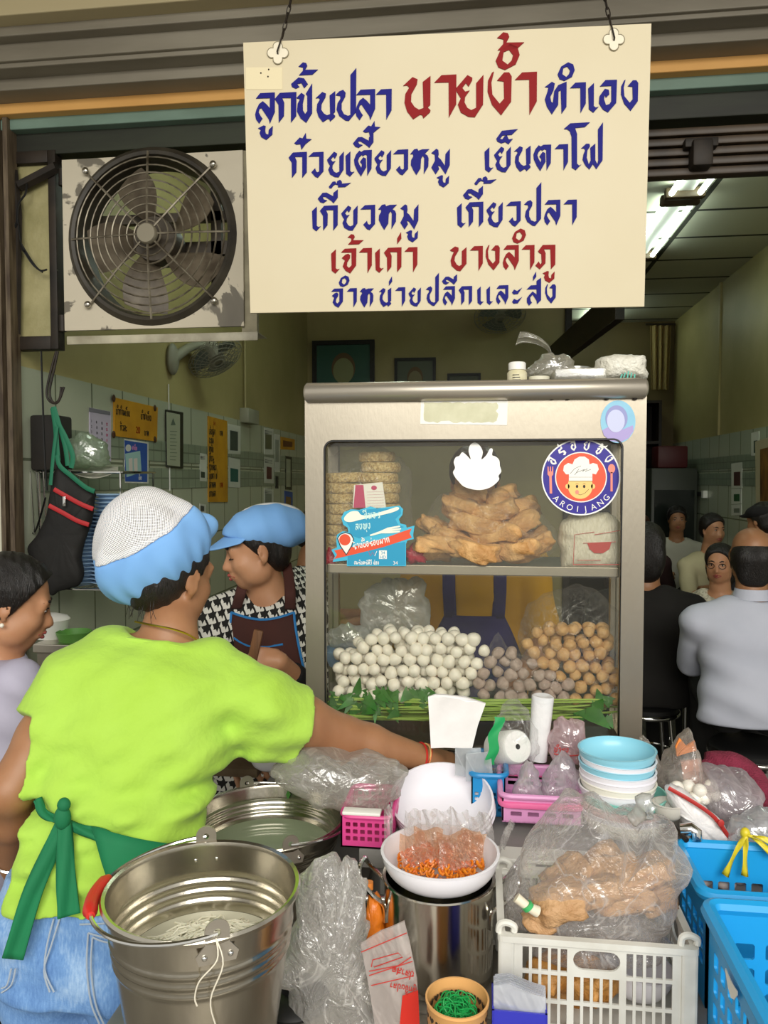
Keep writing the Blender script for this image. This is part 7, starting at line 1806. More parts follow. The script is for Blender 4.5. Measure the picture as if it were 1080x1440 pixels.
# ------------------------------------------------------------------ white crate with the big bag
YF = zmatch(842, 1325, 0.875); a, b = P(705, 1330, YF), P(978, 1325, YF); zc1 = 0.875
X0c, X1c, Y0c, Y1c = a.x, b.x, YF, 1.43
M_crate = mat('white_crate', 'e3e2da', 0.5, col2='d2d0c6', nscale=12)
g = thing('crate', 'white slatted plastic crate holding the big clear bag', 'crate', ((X0c + X1c) / 2, (Y0c + Y1c) / 2, TZ))
H_ = zc1 - TZ; W = X1c - X0c
def crate_panel(nm, o, u, L, cols, text=False):
    m_ = 0.028; z1_, z2_, z3_, z4_ = 0.012, H_ * 0.34, H_ * 0.64, H_ * 0.92
    holes = []
    xs = [m_ + (L - 2 * m_) * k / 3 for k in range(4)]
    for k in range(3):
        n_ = cols
        for i in range(n_):
            w_ = (xs[k + 1] - xs[k] - 0.006) / n_; xa = xs[k] + 0.003 + w_ * i + w_ * 0.16; xb = xa + w_ * 0.68
            for j, (za, zb2) in enumerate(((z1_, z2_), (z2_, z3_), (z3_, z4_))):
                if k == 1 and j == 2: continue
                holes.append([(xa, za + 0.003), (xb, za + 0.003), (xb, zb2 - 0.003), (xa, zb2 - 0.003)])
    ha, hb = xs[1] + 0.004, xs[2] - 0.004; hz = H_ * 0.80; hr = H_ * 0.10
    holes.append([(hb - hr + hr * math.cos(t), hz + hr * math.sin(t)) for t in [-PI / 2 + PI * k / 8 for k in range(9)]] + [(ha + hr + hr * math.cos(t), hz + hr * math.sin(t)) for t in [PI / 2 + PI * k / 8 for k in range(9)]])
    bm = B(); poly(bm, [(0, 0), (L, 0), (L, H_), (0, H_)], o, u, (0, 0, 1), 0.004, holes); obj(nm, bm, M_crate, g, smooth=False)
crate_panel('front_panel', (X0c, Y0c + 0.004, TZ), (1, 0, 0), W, 5); crate_panel('back_panel', (X0c, Y1c, TZ), (1, 0, 0), W, 5)
crate_panel('side_panel', (X0c, Y0c, TZ), (0, 1, 0), Y1c - Y0c, 4); crate_panel('side_panel', (X1c - 0.004, Y0c, TZ), (0, 1, 0), Y1c - Y0c, 4)
bm = B(); box2(bm, (X0c, Y0c, TZ), (X1c, Y1c, TZ + 0.005)); obj('base', bm, M_crate, g, smooth=False)
bm = B(); R_ = rrect(X0c - 0.006, Y0c - 0.006, X1c + 0.006, Y1c + 0.006, 0.008, 3); R2_ = rrect(X0c + 0.006, Y0c + 0.006, X1c - 0.006, Y1c - 0.006, 0.006, 3)
poly(bm, R_, (0, 0, zc1 - 0.008), (1, 0, 0), (0, 1, 0), 0.010, [R2_]); obj('rim', bm, M_crate, g, smooth=False)
for x, y in ((X0c + 0.008, Y0c + 0.006), (X1c - 0.008, Y0c + 0.006), (X0c + 0.008, Y1c - 0.006), (X1c - 0.008, Y1c - 0.006)):
    bm = B(); box2(bm, (x - 0.013, y - 0.010, TZ), (x + 0.013, y + 0.010, zc1), 0.005); p_ = obj('corner_post', bm, M_crate, g, smooth=False)
    bm = B(); tube(bm, catmull([(x - 0.012, y, zc1 + 0.002), (x - 0.010, y, zc1 + 0.014), (x, y, zc1 + 0.018), (x + 0.012, y, zc1 + 0.013), (x + 0.012, y, zc1 + 0.004)], 4), 0.0055, 8); obj('stacking_hook', bm, M_crate, p_)
# contents
rg = random.Random(50); M_crisp = mat('crisp_skin', 'c79f74', 0.6, col2='ab7f52', nscale=18, bump=0.8, bscale=60)
i = 0
for (px, py, y, sx, sz, a_) in ((790, 1265, .05, .05, .022, .5), (830, 1255, .08, .055, .022, .4), (868, 1240, .10, .05, .022, .5), (905, 1228, .12, .045, .02, .35), (845, 1225, .15, .05, .02, .6), (800, 1240, .13, .045, .02, .7), (880, 1262, .09, .05, .02, .2), (765, 1285, .06, .035, .018, .3), (920, 1255, .13, .035, .02, .2)):
    o = obj('crisp_fish_skin', slab(P(px, py, YF + y), sx, 0.05, sz, ry(-a_) @ rx(rg.uniform(-.4, .4)), 60 + i), M_crisp, ang=None); i += 1
    tag(o, 'tan crisp fish skin inside the big clear bag on the crate', 'fried fish skin', 'crisp fish skins in the crate bag')
for (px, py, y) in ((775, 1372, .05), (810, 1362, .07), (838, 1382, .05), (790, 1390, .09)):
    o = obj('crisp_fish_skin', slab(P(px, py, YF + y), 0.034, 0.04, 0.02, rz(px), 80 + px), mat('amber_skin', 'cf9a55', 0.5, col2='b57a36', nscale=18, bump=0.7, bscale=60), ang=None)
    tag(o, 'amber crisp fish skin low in the crate behind the slats', 'fried fish skin', 'amber fish skins low in the crate')
M_big = film('big_clear_bag', body='f4f1f0', lo=0.16, hi=0.55, scale=22, dist=1.8, rough=0.14, bump=0.9)
bagskin('plastic_bag', 'big bulging clear bag of tan fish skins piled on the white crate', [(716, 1290), (712, 1262), (728, 1215), (748, 1176), (782, 1142), (812, 1124), (846, 1126), (872, 1148), (892, 1164), (908, 1146), (930, 1160), (950, 1170), (957, 1205), (945, 1250), (938, 1290), (915, 1312), (840, 1318), (770, 1316)], YF + 0.005, YF + 0.24, M_big, 30, 0.007, n=30)
bagskin('plastic_bag', 'second clear bag slumped over the front of the white crate', [(742, 1322), (760, 1300), (800, 1284), (850, 1278), (900, 1290), (935, 1316), (930, 1335), (860, 1340), (780, 1338)], YF + 0.012, YF + 0.16, M_big, 31, 0.006)
bm = B(); c_ = catmull([P(888, 1154, YF + .1), P(900, 1144, YF + .09), P(908, 1134, YF + .085), P(920, 1140, YF + .08)], 4); tube(bm, c_, [0.012, 0.014, 0.022, 0.008], 10, flat=(1, .5)); tag(obj('bag_knot', bm, film('milky_bag', body='d8dad6', lo=0.45, hi=0.5, scale=20), ang=None), 'milky twisted knot on top of the big bag in the crate', 'knot')
bm = B(); tube(bm, [P(726, 1262, YF - 0.004), P(742, 1275, YF - 0.006), P(756, 1282, YF - 0.002)], [0.008, 0.007, 0.009], 10); o = obj('bag_end', bm, mat('cream_tail', 'e6dcc4', 0.5)); tag(o, 'cream twisted bag end with green tie at left of the big bag', 'bag end')
bm = B(); tube(bm, [P(740, 1272, YF - 0.006), P(744, 1277, YF - 0.006)], 0.0095, 10); obj('green_tie', bm, mat('green_tie', '3fae62', 0.5), o)
cbw = P(885, 1372, YF + 0.10); tag(obj('bowl', bowl(0.062, 0.05, 0.03, T(cbw.x, cbw.y, TZ + 0.02) @ Matrix.Rotation(0.25, 4, 'Y'), M_mel), M_mel), 'white bowl low inside the crate behind the slats', 'bowl')

# ------------------------------------------------------------------ blue baskets at the right
zB = 0.915; ya = zmatch(1075, 1262, zB); yb = min(zmatch(1000, 1181, zB), 1.475); xl = P(957, 1181, yb).x
M_bb2 = mat('bright_blue_plastic', '1f9fe0', 0.4)
g = basket('laundry_basket', 'large bright blue basket with yellow ribbon at the right edge', xl, xl + 0.48, max(ya, 1.215), yb, TZ, zB, M_bb2, 14, 3, 0.30, 0.70, rim=0.011, th=0.004, lip=0.006, gap=0.30, solid_=('front_panel',))
rg = random.Random(8)
for i in range(6):
    px, py = (1000, 1225, 1040, 1232, 1062, 1224, 985, 1236, 1020, 1240, 1078, 1236)[2 * i:2 * i + 2]
    bm = B(); ell(bm, P(px, py, yb + 0.03), (0.022, 0.02, 0.014), rz(i), 14, 10); tag(obj('pale_bulb', bm, mat('pale_bulb', 'c9b8ae', 0.7, col2='b4a298', nscale=30)), 'pale bulb seen through the back holes of the large blue basket', 'bulb', 'pale bulbs in the blue basket')
# second basket, nearer
zC = 0.945; yc1 = zmatch(996, 1275, zC); xc = P(997, 1275, yc1).x
g = basket('laundry_basket', 'nearer bright blue basket with white label at lower right corner', xc, xc + 0.42, yc1 - 0.34, yc1, TZ, zC, M_bb2, 8, 4, 0.12, 0.80, ny=9, rim=0.012, th=0.004, lip=0.004, gap=0.35)
bm = B(); q = [V((xc - 0.0045, yc1 - 0.10 - 0.05 * k, zC - 0.035 - 0.012 * math.sin(PI * k))) for k in (0, 0.25, 0.5, 0.75, 1)]
sheet(bm, lambda u, v: q[int(u * 4)] + V((0, 0, (v - 0.5) * 0.018 * (0.3 + math.sin(PI * u)))), 4, 4, th=0.001); tag(obj('basket_label', bm, M_paper), 'slim white label on the side of the nearer blue basket', 'label')
M_rib = mat('yellow_ribbon', 'd8c62a', 0.4)
k0 = P(1048, 1172, yb - 0.012); bm = B()
ell(bm, k0, (0.009, 0.009, 0.011), None, 12, 8)
for dx, dz, L in ((-0.5, -1, 0.085), (-0.05, -1.0, 0.075), (1.0, -0.35, 0.06), (0.9, -0.7, 0.06)):
    e = V((dx, -0.08, dz)).normalized(); sd = e.cross(V((0, -1, 0))).normalized()
    sheet(bm, lambda u, v, e=e, sd=sd, L=L: k0 + e * L * u + sd * (v - 0.5) * 0.012 * (0.4 + 0.6 * u) + V((0, -0.006 - 0.004 * math.sin(u * 7 + v * 3), 0.006 * math.sin(u * 3))), 10, 3, th=0.0006)
tag(obj('ribbon', bm, M_rib, ang=None), 'yellow plastic ribbon knotted on the back rim of the blue basket', 'ribbon')

# ------------------------------------------------------------------ small things at the front of the table
YO = zmatch(643, 1400, 0.845); c = P(643, 1402, YO); ro = (P(687, 1402, YO) - P(599, 1402, YO)).length / 2
M_pch = mat('peach_plastic', 'e2ab6a', 0.5)
g = thing('plastic_cup', 'peach plastic cup with heart cut-outs full of green rubber bands', 'cup', (c.x, YO, TZ)); hh = c.z - TZ
bm = B(); lathe(bm, [(0, 0), (ro * 0.86, 0), (ro * 0.98, hh - 0.006), (ro * 1.02, hh - 0.004), (ro * 1.02, hh), (ro * 0.96, hh), (ro * 0.83, 0.004), (0, 0.004)], 44, T(c.x, YO, TZ)); obj('wall', bm, M_pch, g)
heart = [(0, -0.005), (0.005, 0.0005), (0.0048, 0.0035), (0.0026, 0.0046), (0, 0.0026), (-0.0026, 0.0046), (-0.0048, 0.0035), (-0.005, 0.0005)]
for k in range(20):
    t = 2 * PI * k / 20; rr_ = ro * (0.86 + 0.12 * (hh - 0.022) / hh)
    for row, dz in ((0, 0.020), (1, 0.038)):
        t2_ = t + row * PI / 20; d = V((math.cos(t2_), math.sin(t2_), 0)); s = V((-d.y, d.x, 0))
        rw = ro * (0.86 + 0.12 * (hh - dz) / hh)
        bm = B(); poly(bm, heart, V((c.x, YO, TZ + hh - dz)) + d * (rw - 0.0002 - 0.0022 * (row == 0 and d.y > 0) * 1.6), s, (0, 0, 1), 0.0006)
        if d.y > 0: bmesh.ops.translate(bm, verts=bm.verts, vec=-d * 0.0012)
        obj('heart_hole_shade', bm, mat('hole_shade_paint', '3a2c1c', 0.8), g, smooth=False)  # dark hearts on the uncut wall paint the shade inside the holes
bm = B(); rg = random.Random(3)
for k in range(70):
    a_, q = rg.uniform(0, 6.28), math.sqrt(rg.random()) * ro * 0.55; rr_ = rg.uniform(0.008, 0.013); e = rg.uniform(0.6, 1)
    o_ = V((c.x + math.cos(a_) * q, YO + math.sin(a_) * q, c.z - 0.022 + rg.uniform(0, 0.014) - 6 * q * q)); R = Euler((rg.uniform(-.8, .8), rg.uniform(-.8, .8), rg.uniform(0, 6))).to_matrix()
    tube(bm, [o_ + R @ V((rr_ * math.cos(t), rr_ * e * math.sin(t), 0.001 * math.sin(2 * t))) for t in [2 * PI * w / 16 for w in range(16)]], 0.0011, 5, True)
tag(obj('rubber_bands', bm, mat('green_rubber', '179a4a', 0.5)), 'green rubber bands heaped in the peach cup', 'rubber bands', kind='stuff')
YS = YO - 0.02; p0, p1 = P(692, 1440, YS), P(770, 1440, YS)
g = thing('sachet_holder', 'deep blue square holder at bottom edge beside the peach cup', 'holder', ((p0.x + p1.x) / 2, YS + 0.03, TZ))
zz = P(730, 1424, YS).z
bm = B(); box2(bm, (p0.x, YS, TZ), (p1.x, YS + 0.003, zz)); box2(bm, (p0.x, YS + 0.06, TZ), (p1.x, YS + 0.063, zz)); box2(bm, (p0.x, YS, TZ), (p0.x + 0.003, YS + 0.063, zz)); box2(bm, (p1.x - 0.003, YS, TZ), (p1.x, YS + 0.063, zz)); box2(bm, (p0.x, YS, TZ), (p1.x, YS + 0.063, TZ + 0.003)); obj('holder', bm, mat('cobalt_plastic', '2c30b0', 0.4), g, smooth=False)
for k in range(8):
    y = YS + 0.006 + k * 0.0064; top = 1388 - k * 2.2; lft = 694 + (k % 3) * 2
    flatpack('small_packet', 'thin white plastic packet filed upright in the deep blue holder', 'packet', [(lft, 1436), (766 + (k % 2) * 3, 1436), (767, top + 14), (lft + 22, top - 3), (lft, top)], y, 0.0015, film('packet_film', body='e6eaf4', lo=0.55, hi=0.35, scale=14))['group'] = 'white packets in the blue holder'
# big empty bag standing on the table
M_hang = film('hanging_bag', body='f6f3f0', lo=0.32, hi=0.6, scale=26, dist=2.0, rough=0.16, bump=0.9)
bagskin('plastic_bag', 'big empty crumpled clear bag standing between bucket and tall pot', [(416, 1260), (440, 1218), (470, 1200), (486, 1212), (505, 1238), (518, 1262), (512, 1310), (510, 1345), (528, 1385), (545, 1440), (552, 1480), (480, 1490), (432, 1450), (408, 1390), (402, 1330)], 1.17, 1.27, M_hang, 33, 0.010)
o = flatpack('printed_bag', 'clear bag with red thai print leaning against the tall pot', 'plastic bag', [(506, 1332), (535, 1312), (568, 1298), (576, 1330), (586, 1380), (590, 1440), (586, 1462), (530, 1462), (520, 1400)], 1.16, 0.004, film('print_bag', body='eadfdb', lo=0.42, hi=0.4, scale=16), 0.03)
def pl_(pts, w=0.0009):
    bm = B(); tube(bm, [P(a_, b_, 1.158) for a_, b_ in pts], w, 5, flat=(1, .3)); obj('printed_line', bm, M_rp, o)
pl_([(508, 1339), (572, 1312)]); pl_([(522, 1360), (524, 1350), (560, 1340), (566, 1346), (526, 1360)]); pl_([(519, 1366), (560, 1358), (578, 1346)]); pl_([(519, 1372), (580, 1352)]); pl_([(522, 1386), (582, 1372)])
bm = B(); thai_line(bm, 'ปลาสด', P(583, 1366, 1.157), V((-1, 0, 0.18)).normalized(), V((-0.18, 0, -1)).normalized(), 0.009, 0.0004); thai_line(bm, 'ลูกชิ้นปลา', P(586, 1388, 1.157), V((-1, 0, 0.12)).normalized(), V((-0.12, 0, -1)).normalized(), 0.008, 0.0004); obj('red_print', bm, M_rp, o, smooth=False)
bm = B(); q = [P(a_, b_, 1.1585) for a_, b_ in ((560, 1462), (566, 1400), (588, 1392), (590, 1440), (587, 1462))]; poly(bm, [(p.x, p.z) for p in q], (0, 1.1585, 0), (1, 0, 0), (0, 0, 1), 0.0008); obj('red_panel', bm, mat('red_ink', 'd02c20', 0.45), o, smooth=False)
g = thing('sauce_bag', 'orange sauce bag with screw cap behind the printed bag', 'sauce', P(528, 1325, 1.34))
bagskin('bag_body', None, [(516, 1325), (515, 1280), (518, 1262), (524, 1256), (532, 1260), (540, 1285), (541, 1318), (536, 1330), (524, 1332)], 1.30, 1.35, mat('orange_sauce', 'e07a1e', 0.3, bump=0.4, bscale=30), 34, 0.002, par=g)
bm = B(); tube(bm, [P(519, 1250, 1.325), P(519, 1240, 1.325)], 0.0075, 14); obj('cap', bm, mat('orange_cap', 'e58a3c', 0.4), g)
bm = B(); q = P(412, 1412, 1.24); lathe(bm, [(0, 0.03), (0.02, 0.03), (0.022, 0.02), (0.05, 0.016), (0.062, 0.004), (0.062, 0), (0, 0)], 36, T(q.x, q.y, TZ)); tag(obj('black_lid', bm, M_black), 'round black pan on the table behind the front bucket', 'pan')  # a flat black lid, shaped as a stepped disc
# left of the counter, behind the farther bucket
tag(obj('bowl', bowl(0.05, 0.035, 0.024, T(*(P(380, 1080, 1.86))), M_mel), M_mel), 'small white bowl on the counter under her sleeve', 'bowl')
bm = B(); box2(bm, (P(300, 1080, 1.86).x, 1.82, 0.862), (P(368, 1080, 1.86).x, 1.98, 0.885), 0.004); tag(obj('chopping_board', bm, mat('chopping_board', '6d5a44', 0.7, col2='57452f', nscale=12)), 'dark chopping board on the counter below the cook', 'board')
# ------------------------------------------------------------------ things on the left wall
XW = WL + 0.0065
M_yp = mat('yellow_board', 'd0981a', 0.55, col2='bb8412', nscale=6); M_pp = mat('poster_paper', 'cfd0c4', 0.6); M_bp = mat('blue_poster', '2b55a8', 0.5); M_gr = mat('grey_green_print', '5f6d5c', 0.6)
def onwall(name, label, cat, corners, m, x=None, side=1, th=0.004, par=None):
    x = XW if x is None else x
    u = V((0, side, 0)); q = [PX(a, b, x) for a, b in corners]
    bm = B(); poly(bm, [(p.y * side, p.z) for p in q], (x, 0, 0), u, (0, 0, 1), th)
    o = obj(name, bm, m, par, smooth=False)
    return tag(o, label, cat) if label else o
def R4(x0, y0, x1, y1, dy=None):
    dy = (x1 - x0) * 0.2 if dy is None else dy
    return [(x0, y0), (x1, y0 + dy), (x1, y1), (x0, y1 - dy * 0.35)]
def wline(par, txt, px, py, h, m, x, side=1, sq=0.9, name='lettering'):
    o = PX(px, py, x); h = h * (o - EYE).length / F_PX; bm = B(); thai_line(bm, txt, o, (0, side, 0), (0, 0, 1), h, 0.0008, 'L', sq); obj(name, bm, m, par, smooth=False)
o = onwall('calendar', 'pale lilac wall calendar with grey header beside the yellow sign', 'calendar', [(125, 573), (155, 579), (155, 649), (125, 645)], mat('lilac_paper', 'bfb6c8', 0.6))
onwall('header', None, None, [(125, 573), (155, 579), (155, 584), (125, 579)], mat('grey_header', '77747e', 0.6), XW + 0.0042, par=o, th=0.001)
for c_ in range(4):
    x = 128 + c_ * 7
    for r_ in range(7):
        bm = B(); q = PX(x, 594 + r_ * 7.6 + c_ * 1.4, XW + 0.0045); text_mesh(bm, str(r_ + 1 if c_ == 0 else r_ * 3 + c_ * 7 + 1) [:2], q, (0, 1, 0), (0, 0, 1), 0.018, 0.0006, 'LEFT'); obj('number', bm, mat('magenta_print', 'c23a68', 0.6) if c_ == 3 else M_ink, o, smooth=False)
o = onwall('menu_board', 'yellow landscape wall sign of cold drinks reading 20 in red', 'sign', [(159, 559), (220, 573), (219, 621), (159, 613)], M_yp, th=0.008)
X2 = XW + 0.0085
wline(o, 'นำกำมเย็น', 163, 583, 8, M_ink, X2); wline(o, 'นำชาเย็น', 198, 590, 8, M_ink, X2); wline(o, 'แก้วละ', 169, 606, 8, M_ink, X2); wline(o, 'บาท', 203, 613, 7, M_ink, X2)
bm = B(); text_mesh(bm, '20', PX(191, 609, X2), (0, 1, 0), (0, 0, 1), 0.05, 0.001, 'LEFT'); obj('price', bm, mat('sign_red', '86060a', 0.6), o, smooth=False)
for c_ in ((160, 560), (218, 574), (218, 618), (160, 611)):
    bm = B(); ell(bm, PX(*c_, X2), (0.004, 0.018, 0.018), None, 10, 6); obj('corner_stain', bm, mat('brown_corner', '4a2c12', 0.7), o)
o = onwall('drink_poster', 'blue drink poster with two pale glasses under the yellow sign', 'poster', [(174, 617), (208, 622), (208, 680), (175, 679)], M_pp)
X2 = XW + 0.0043
onwall('blue_field', None, None, [(175, 619), (207, 624), (207, 678), (176, 677)], M_bp, X2, par=o, th=0.0006)
onwall('picture', None, None, [(176, 638), (197, 634), (199, 664), (178, 671)], mat('pale_teal', '9fc4c0', 0.6), X2 + 0.0007, par=o, th=0.0006)
for a in (181, 188): onwall('glass', None, None, [(a, 645), (a + 5, 644), (a + 5.5, 664), (a + 1, 666)], mat('pale_drink', 'd9cfc8', 0.6), X2 + 0.0014, par=o, th=0.0006)
onwall('round_logo', None, None, pts_c(180.5, 630, 4, 5, 20), M_pp, X2 + 0.0007, par=o, th=0.0006)
wline(o, 'ชาเย็น', 186, 633, 5, mat('pink_print', 'd58ab0', 0.6), X2 + 0.0007); wline(o, 'เย็น', 195, 675, 5, M_pp, X2 + 0.0007)
o = onwall('picture_frame', 'tall narrow framed certificate on the left wall beside the drink poster', 'frame', [(232, 576), (255, 580), (255, 659), (233, 657)], mat('dark_frame', '26281c', 0.5), th=0.012)
onwall('sheet', None, None, [(234, 579), (253, 583), (253, 656), (235, 654)], mat('aged_paper', 'a9ad94', 0.6), XW + 0.0122, par=o, th=0.0006)
for k in range(9): onwall('text_line', None, None, [(239, 606 + k * 5), (249 - (k % 3), 606.5 + k * 5), (249 - (k % 3), 607.3 + k * 5), (239, 606.8 + k * 5)], M_gr, XW + 0.0129, par=o, th=0.0004)
onwall('emblem', None, None, [(240, 598), (243.5, 588), (247, 598)], M_gr, XW + 0.0129, par=o, th=0.0004)
o = onwall('menu_board', 'tall yellow handwritten menu board on the left wall', 'sign', [(291.5, 585), (318, 592), (319, 706), (292, 706)], M_yp, th=0.008)
X2 = XW + 0.0085
for k, t in enumerate(('เส้นปลา', 'บะหมี่', 'ลูกชิ้น', 'เกี๊ยว', 'ก๋วยเตี๋ยว', 'เย็นตาโฟ', 'ปลาทอด', 'เกาเหลา')):
    wline(o, t, 294, 611 + k * 12.6, 8, M_ink, X2, sq=0.75)
wline(o, 'บาท', 309, 613, 7, M_ink, X2, sq=.8); wline(o, 'บาท', 309, 686, 7, mat('sign_red', '86060a', 0.6), X2, sq=.8); wline(o, 'ปลา', 300, 598, 5, mat('orange_print', 'a8540e', 0.6), X2)
for i, (c_, lab, inner) in enumerate((
    (R4(280.5, 637, 290, 677), 'small white notice just left of the tall yellow menu', ((282.5, 663, 288, 672), '39463a')),
    (R4(320.5, 596, 337.5, 639), 'white sheet with dark picture of two bottles right of tall menu', ((323.5, 605, 334.5, 634), '3f4a40')),
    (R4(321, 643, 337, 686), 'white sheet with teal square picture, lower one right of tall menu', ((324, 658, 335, 678), '1f5a52')),
    (R4(280.5, 708, 289, 722), 'tiny white notice low on the tiles below the tall menu', ((282, 711, 287, 719), '4a4a44')),
    (R4(371, 601, 384, 640), 'white leaflet with pagoda drawing, upper of three in a column', ((373, 610, 382, 632), '6a6a4c')),
    (R4(371, 642, 384.5, 680), 'white leaflet with red ring emblem, middle of three in a column', ((375, 656, 382, 674), '5d2a26')),
    (R4(371, 686, 384, 720), 'white leaflet with lines of print, lowest of three in a column', ((373, 694, 382, 712), '8a8f80')),
    (R4(386, 610, 393, 664), 'narrow white list beside the leaflets in a column', ((387, 618, 392, 650), '9a9f90')),
    (R4(387, 669, 391, 687), 'small dark sticker under the narrow white list', ((388, 671, 390, 685), '16181a')),
    (R4(394.5, 614, 414, 633), 'small yellow sign far along the left wall', ((398, 619, 411, 629), '6a3a10')),
    (R4(401, 641, 410, 689), 'narrow framed sheet far along the left wall', ((402.5, 645, 408.5, 685), 'a9ad94')),
    (R4(400, 690, 411, 724), 'blue poster far along the left wall under the narrow frame', ((402, 698, 409, 720), '8a6a3a')))):
    base = M_yp if 'yellow' in lab and 'small yellow' in lab else (M_bp if lab.startswith('blue') else (mat('dark_frame', '26281c', 0.5) if 'framed' in lab else (mat('sticker_dark', '202226', 0.5) if 'dark sticker' in lab else M_pp)))
    o = onwall('wall_poster', lab, 'poster', c_, base); (a, b, c2, d), col = inner
    onwall('picture', None, None, R4(a, b, c2, d), mat('print_' + col, col, 0.6), XW + 0.0042, par=o, th=0.0006)
    if i in (0, 4, 5, 6): 
        for k in range(3): onwall('text_line', None, None, R4(c_[0][0] + 1.5, c_[0][1] + 4 + 1.8 * k, c_[1][0] - 1.5, c_[0][1] + 5.6 + 1.8 * k), M_ink, XW + 0.0042, par=o, th=0.0005)
g = thing('junction_box', 'grey electrical box with conduit on the left wall above the tiles', 'junction box', PX(345, 590, XW))
a = PX(338, 594, XW); b = PX(353, 578, XW); bm = B(); box2(bm, (WL, a.y, a.z), (WL + 0.07, b.y, b.z), 0.006); obj('box', bm, mat('box_grey', '9a9a86', 0.5), g)
q = PX(345, 578, WL + 0.02); bm = B(); tube(bm, [q, V((q.x, q.y, CZ))], 0.008, 8); obj('conduit', bm, M_wall, g)
for a, b in ((235, 575), (236, 655)): pass
q = PX(237, 540, WL + 0.01); q2 = PX(236, 690, WL + 0.01); bm = B(); tube(bm, [q, V((q.x, q.y, q2.z))], 0.004, 6); 
g = tag(obj('pull_cord', bm, M_white), 'pale wall fan cord hanging down the left wall tiles', 'cord')
# wall fans
def cage_fan(label, c, n, r, wall_pt, nm='wall_fan'):
    g = thing(nm, label, 'fan', wall_pt); m4 = frame_mat(c, n); M_fan = mat('fan_grey', '8d8c7a', 0.5)
    bm = B()
    for k in range(6):
        rr_ = r * (0.2 + 0.8 * k / 5); z = 0.10 * r * 2 * (1 - (rr_ / r) ** 2)
        for s in (-1, 1): tube(bm, [m4 @ V((rr_ * math.cos(t), rr_ * math.sin(t), s * z + s * 0.01)) for t in [2 * PI * w / 32 for w in range(32)]], 0.0025, 4, True)
    for k in range(28):
        t = 2 * PI * k / 28
        for s in (-1, 1): tube(bm, [m4 @ V((r * f * math.cos(t), r * f * math.sin(t), s * (0.2 * r * (1 - f * f) + 0.01))) for f in (0.15, 0.5, 0.8, 1.0)], 0.0018, 4)
    obj('cage', bm, M_fan, g)
    for k in range(3):
        t0 = k * 2 * PI / 3; bm = B()
        sheet(bm, lambda u, v: m4 @ V(((0.05 + (r * 0.85 - 0.05) * u) * math.cos(t0 + (v - .5) * 1.3), (0.05 + (r * 0.85 - 0.05) * u) * math.sin(t0 + (v - .5) * 1.3), 0.03 * (v - 0.5))), 6, 6, th=0.002); obj('blade', bm, mat('fan_blade', '6f776e', 0.5), g)
    bm = B(); lathe(bm, [(0, -0.12), (0.05, -0.11), (0.06, -0.03), (0.05, 0.02), (0, 0.03)], 20, m4); obj('motor', bm, M_fan, g)
    bm = B(); e = m4 @ V((0, 0, -0.1)); tube(bm, catmull([V(wall_pt), V(wall_pt).lerp(e, 0.5) + V((0, 0, 0.03)), e], 6), [0.03, 0.022], 10); ell(bm, wall_pt, (0.03, 0.06, 0.09), None, 14, 10); obj('bracket', bm, M_fan, g)
    return g
wpt = PX(243, 505, WL + 0.02)
cage_fan('grey wall fan on the left wall, seen below the cream rail', P(303, 503, wpt.y + 0.35), V((0.55, -0.25, -0.8)), 0.17, wpt)
cage_fan('grey wall fan on the back partition, peeping below the sign', P(703, 444, 7.35), V((0.1, -0.5, -0.85)), 0.24, P(705, 432, 7.68))
# framed portraits on the partition (faces left blank)
def portrait(label, x0_, y0_, x1_, y1_, bg, robe, face, fr, hx=0.5):
    yy = 7.69; a, b = P(x0_, y1_, yy), P(x1_, y0_, yy); w = (b.x - a.x) * 0.07
    g = thing('picture_frame', label, 'picture', ((a.x + b.x) / 2, yy, a.z))
    bm = B(); poly(bm, [(a.x, a.z), (b.x, a.z), (b.x, b.z), (a.x, b.z)], (0, yy, 0), (1, 0, 0), (0, 0, 1), 0.03, [[(a.x + w, a.z + w), (b.x - w, a.z + w), (b.x - w, b.z - w), (a.x + w, b.z - w)]]); obj('frame', bm, fr, g, smooth=False)
    bm = B(); box2(bm, (a.x + w, yy - 0.012, a.z + w), (b.x - w, yy - 0.008, b.z - w)); pc_ = obj('print', bm, mat('print_bg_' + bg, bg, 0.4), g, smooth=False)
    W, H_ = b.x - a.x, b.z - a.z; cx_ = a.x + W * hx; hz_ = a.z + H_ * 0.52
    def e_(cx2, cz2, rx2, rz2, lv, m, nm):
        bm = B(); poly(bm, [(cx2 + rx2 * math.cos(t), max(cz2 + rz2 * math.sin(t), a.z + w)) for t in [2 * PI * k / 28 for k in range(28)]], (0, yy - 0.012 - 0.001 * lv, 0), (1, 0, 0), (0, 0, 1), 0.0008); obj(nm, bm, m, pc_, smooth=False)
    e_(cx_, a.z + w, W * 0.40, H_ * 0.24, 1, mat('print_' + robe, robe, 0.5), 'robe'); e_(cx_, hz_ + H_ * 0.03, W * 0.19, H_ * 0.25, 2, mat('print_head', '6b5434', 0.5), 'head'); e_(cx_, hz_ - 0.01, W * 0.165, H_ * 0.21, 3, mat('print_' + face, face, 0.5), 'face')
portrait('large framed portrait with blank face on green, left above the cabinet', 440, 478, 527, 566, '2c5a4c', '8a6a32', '8f9468', mat('black_frame', '17140e', 0.4))
portrait('smaller framed portrait of a dark-haired figure, middle above the cabinet', 555, 503, 613, 566, '5a6450', '3a3a30', '8b8460', mat('black_frame', '17140e', 0.4))
portrait('lowest dark picture frame peeping over the cabinet rail', 629, 525, 676, 575, '4a503c', '55503c', '7f7a58', mat('black_frame', '17140e', 0.4))

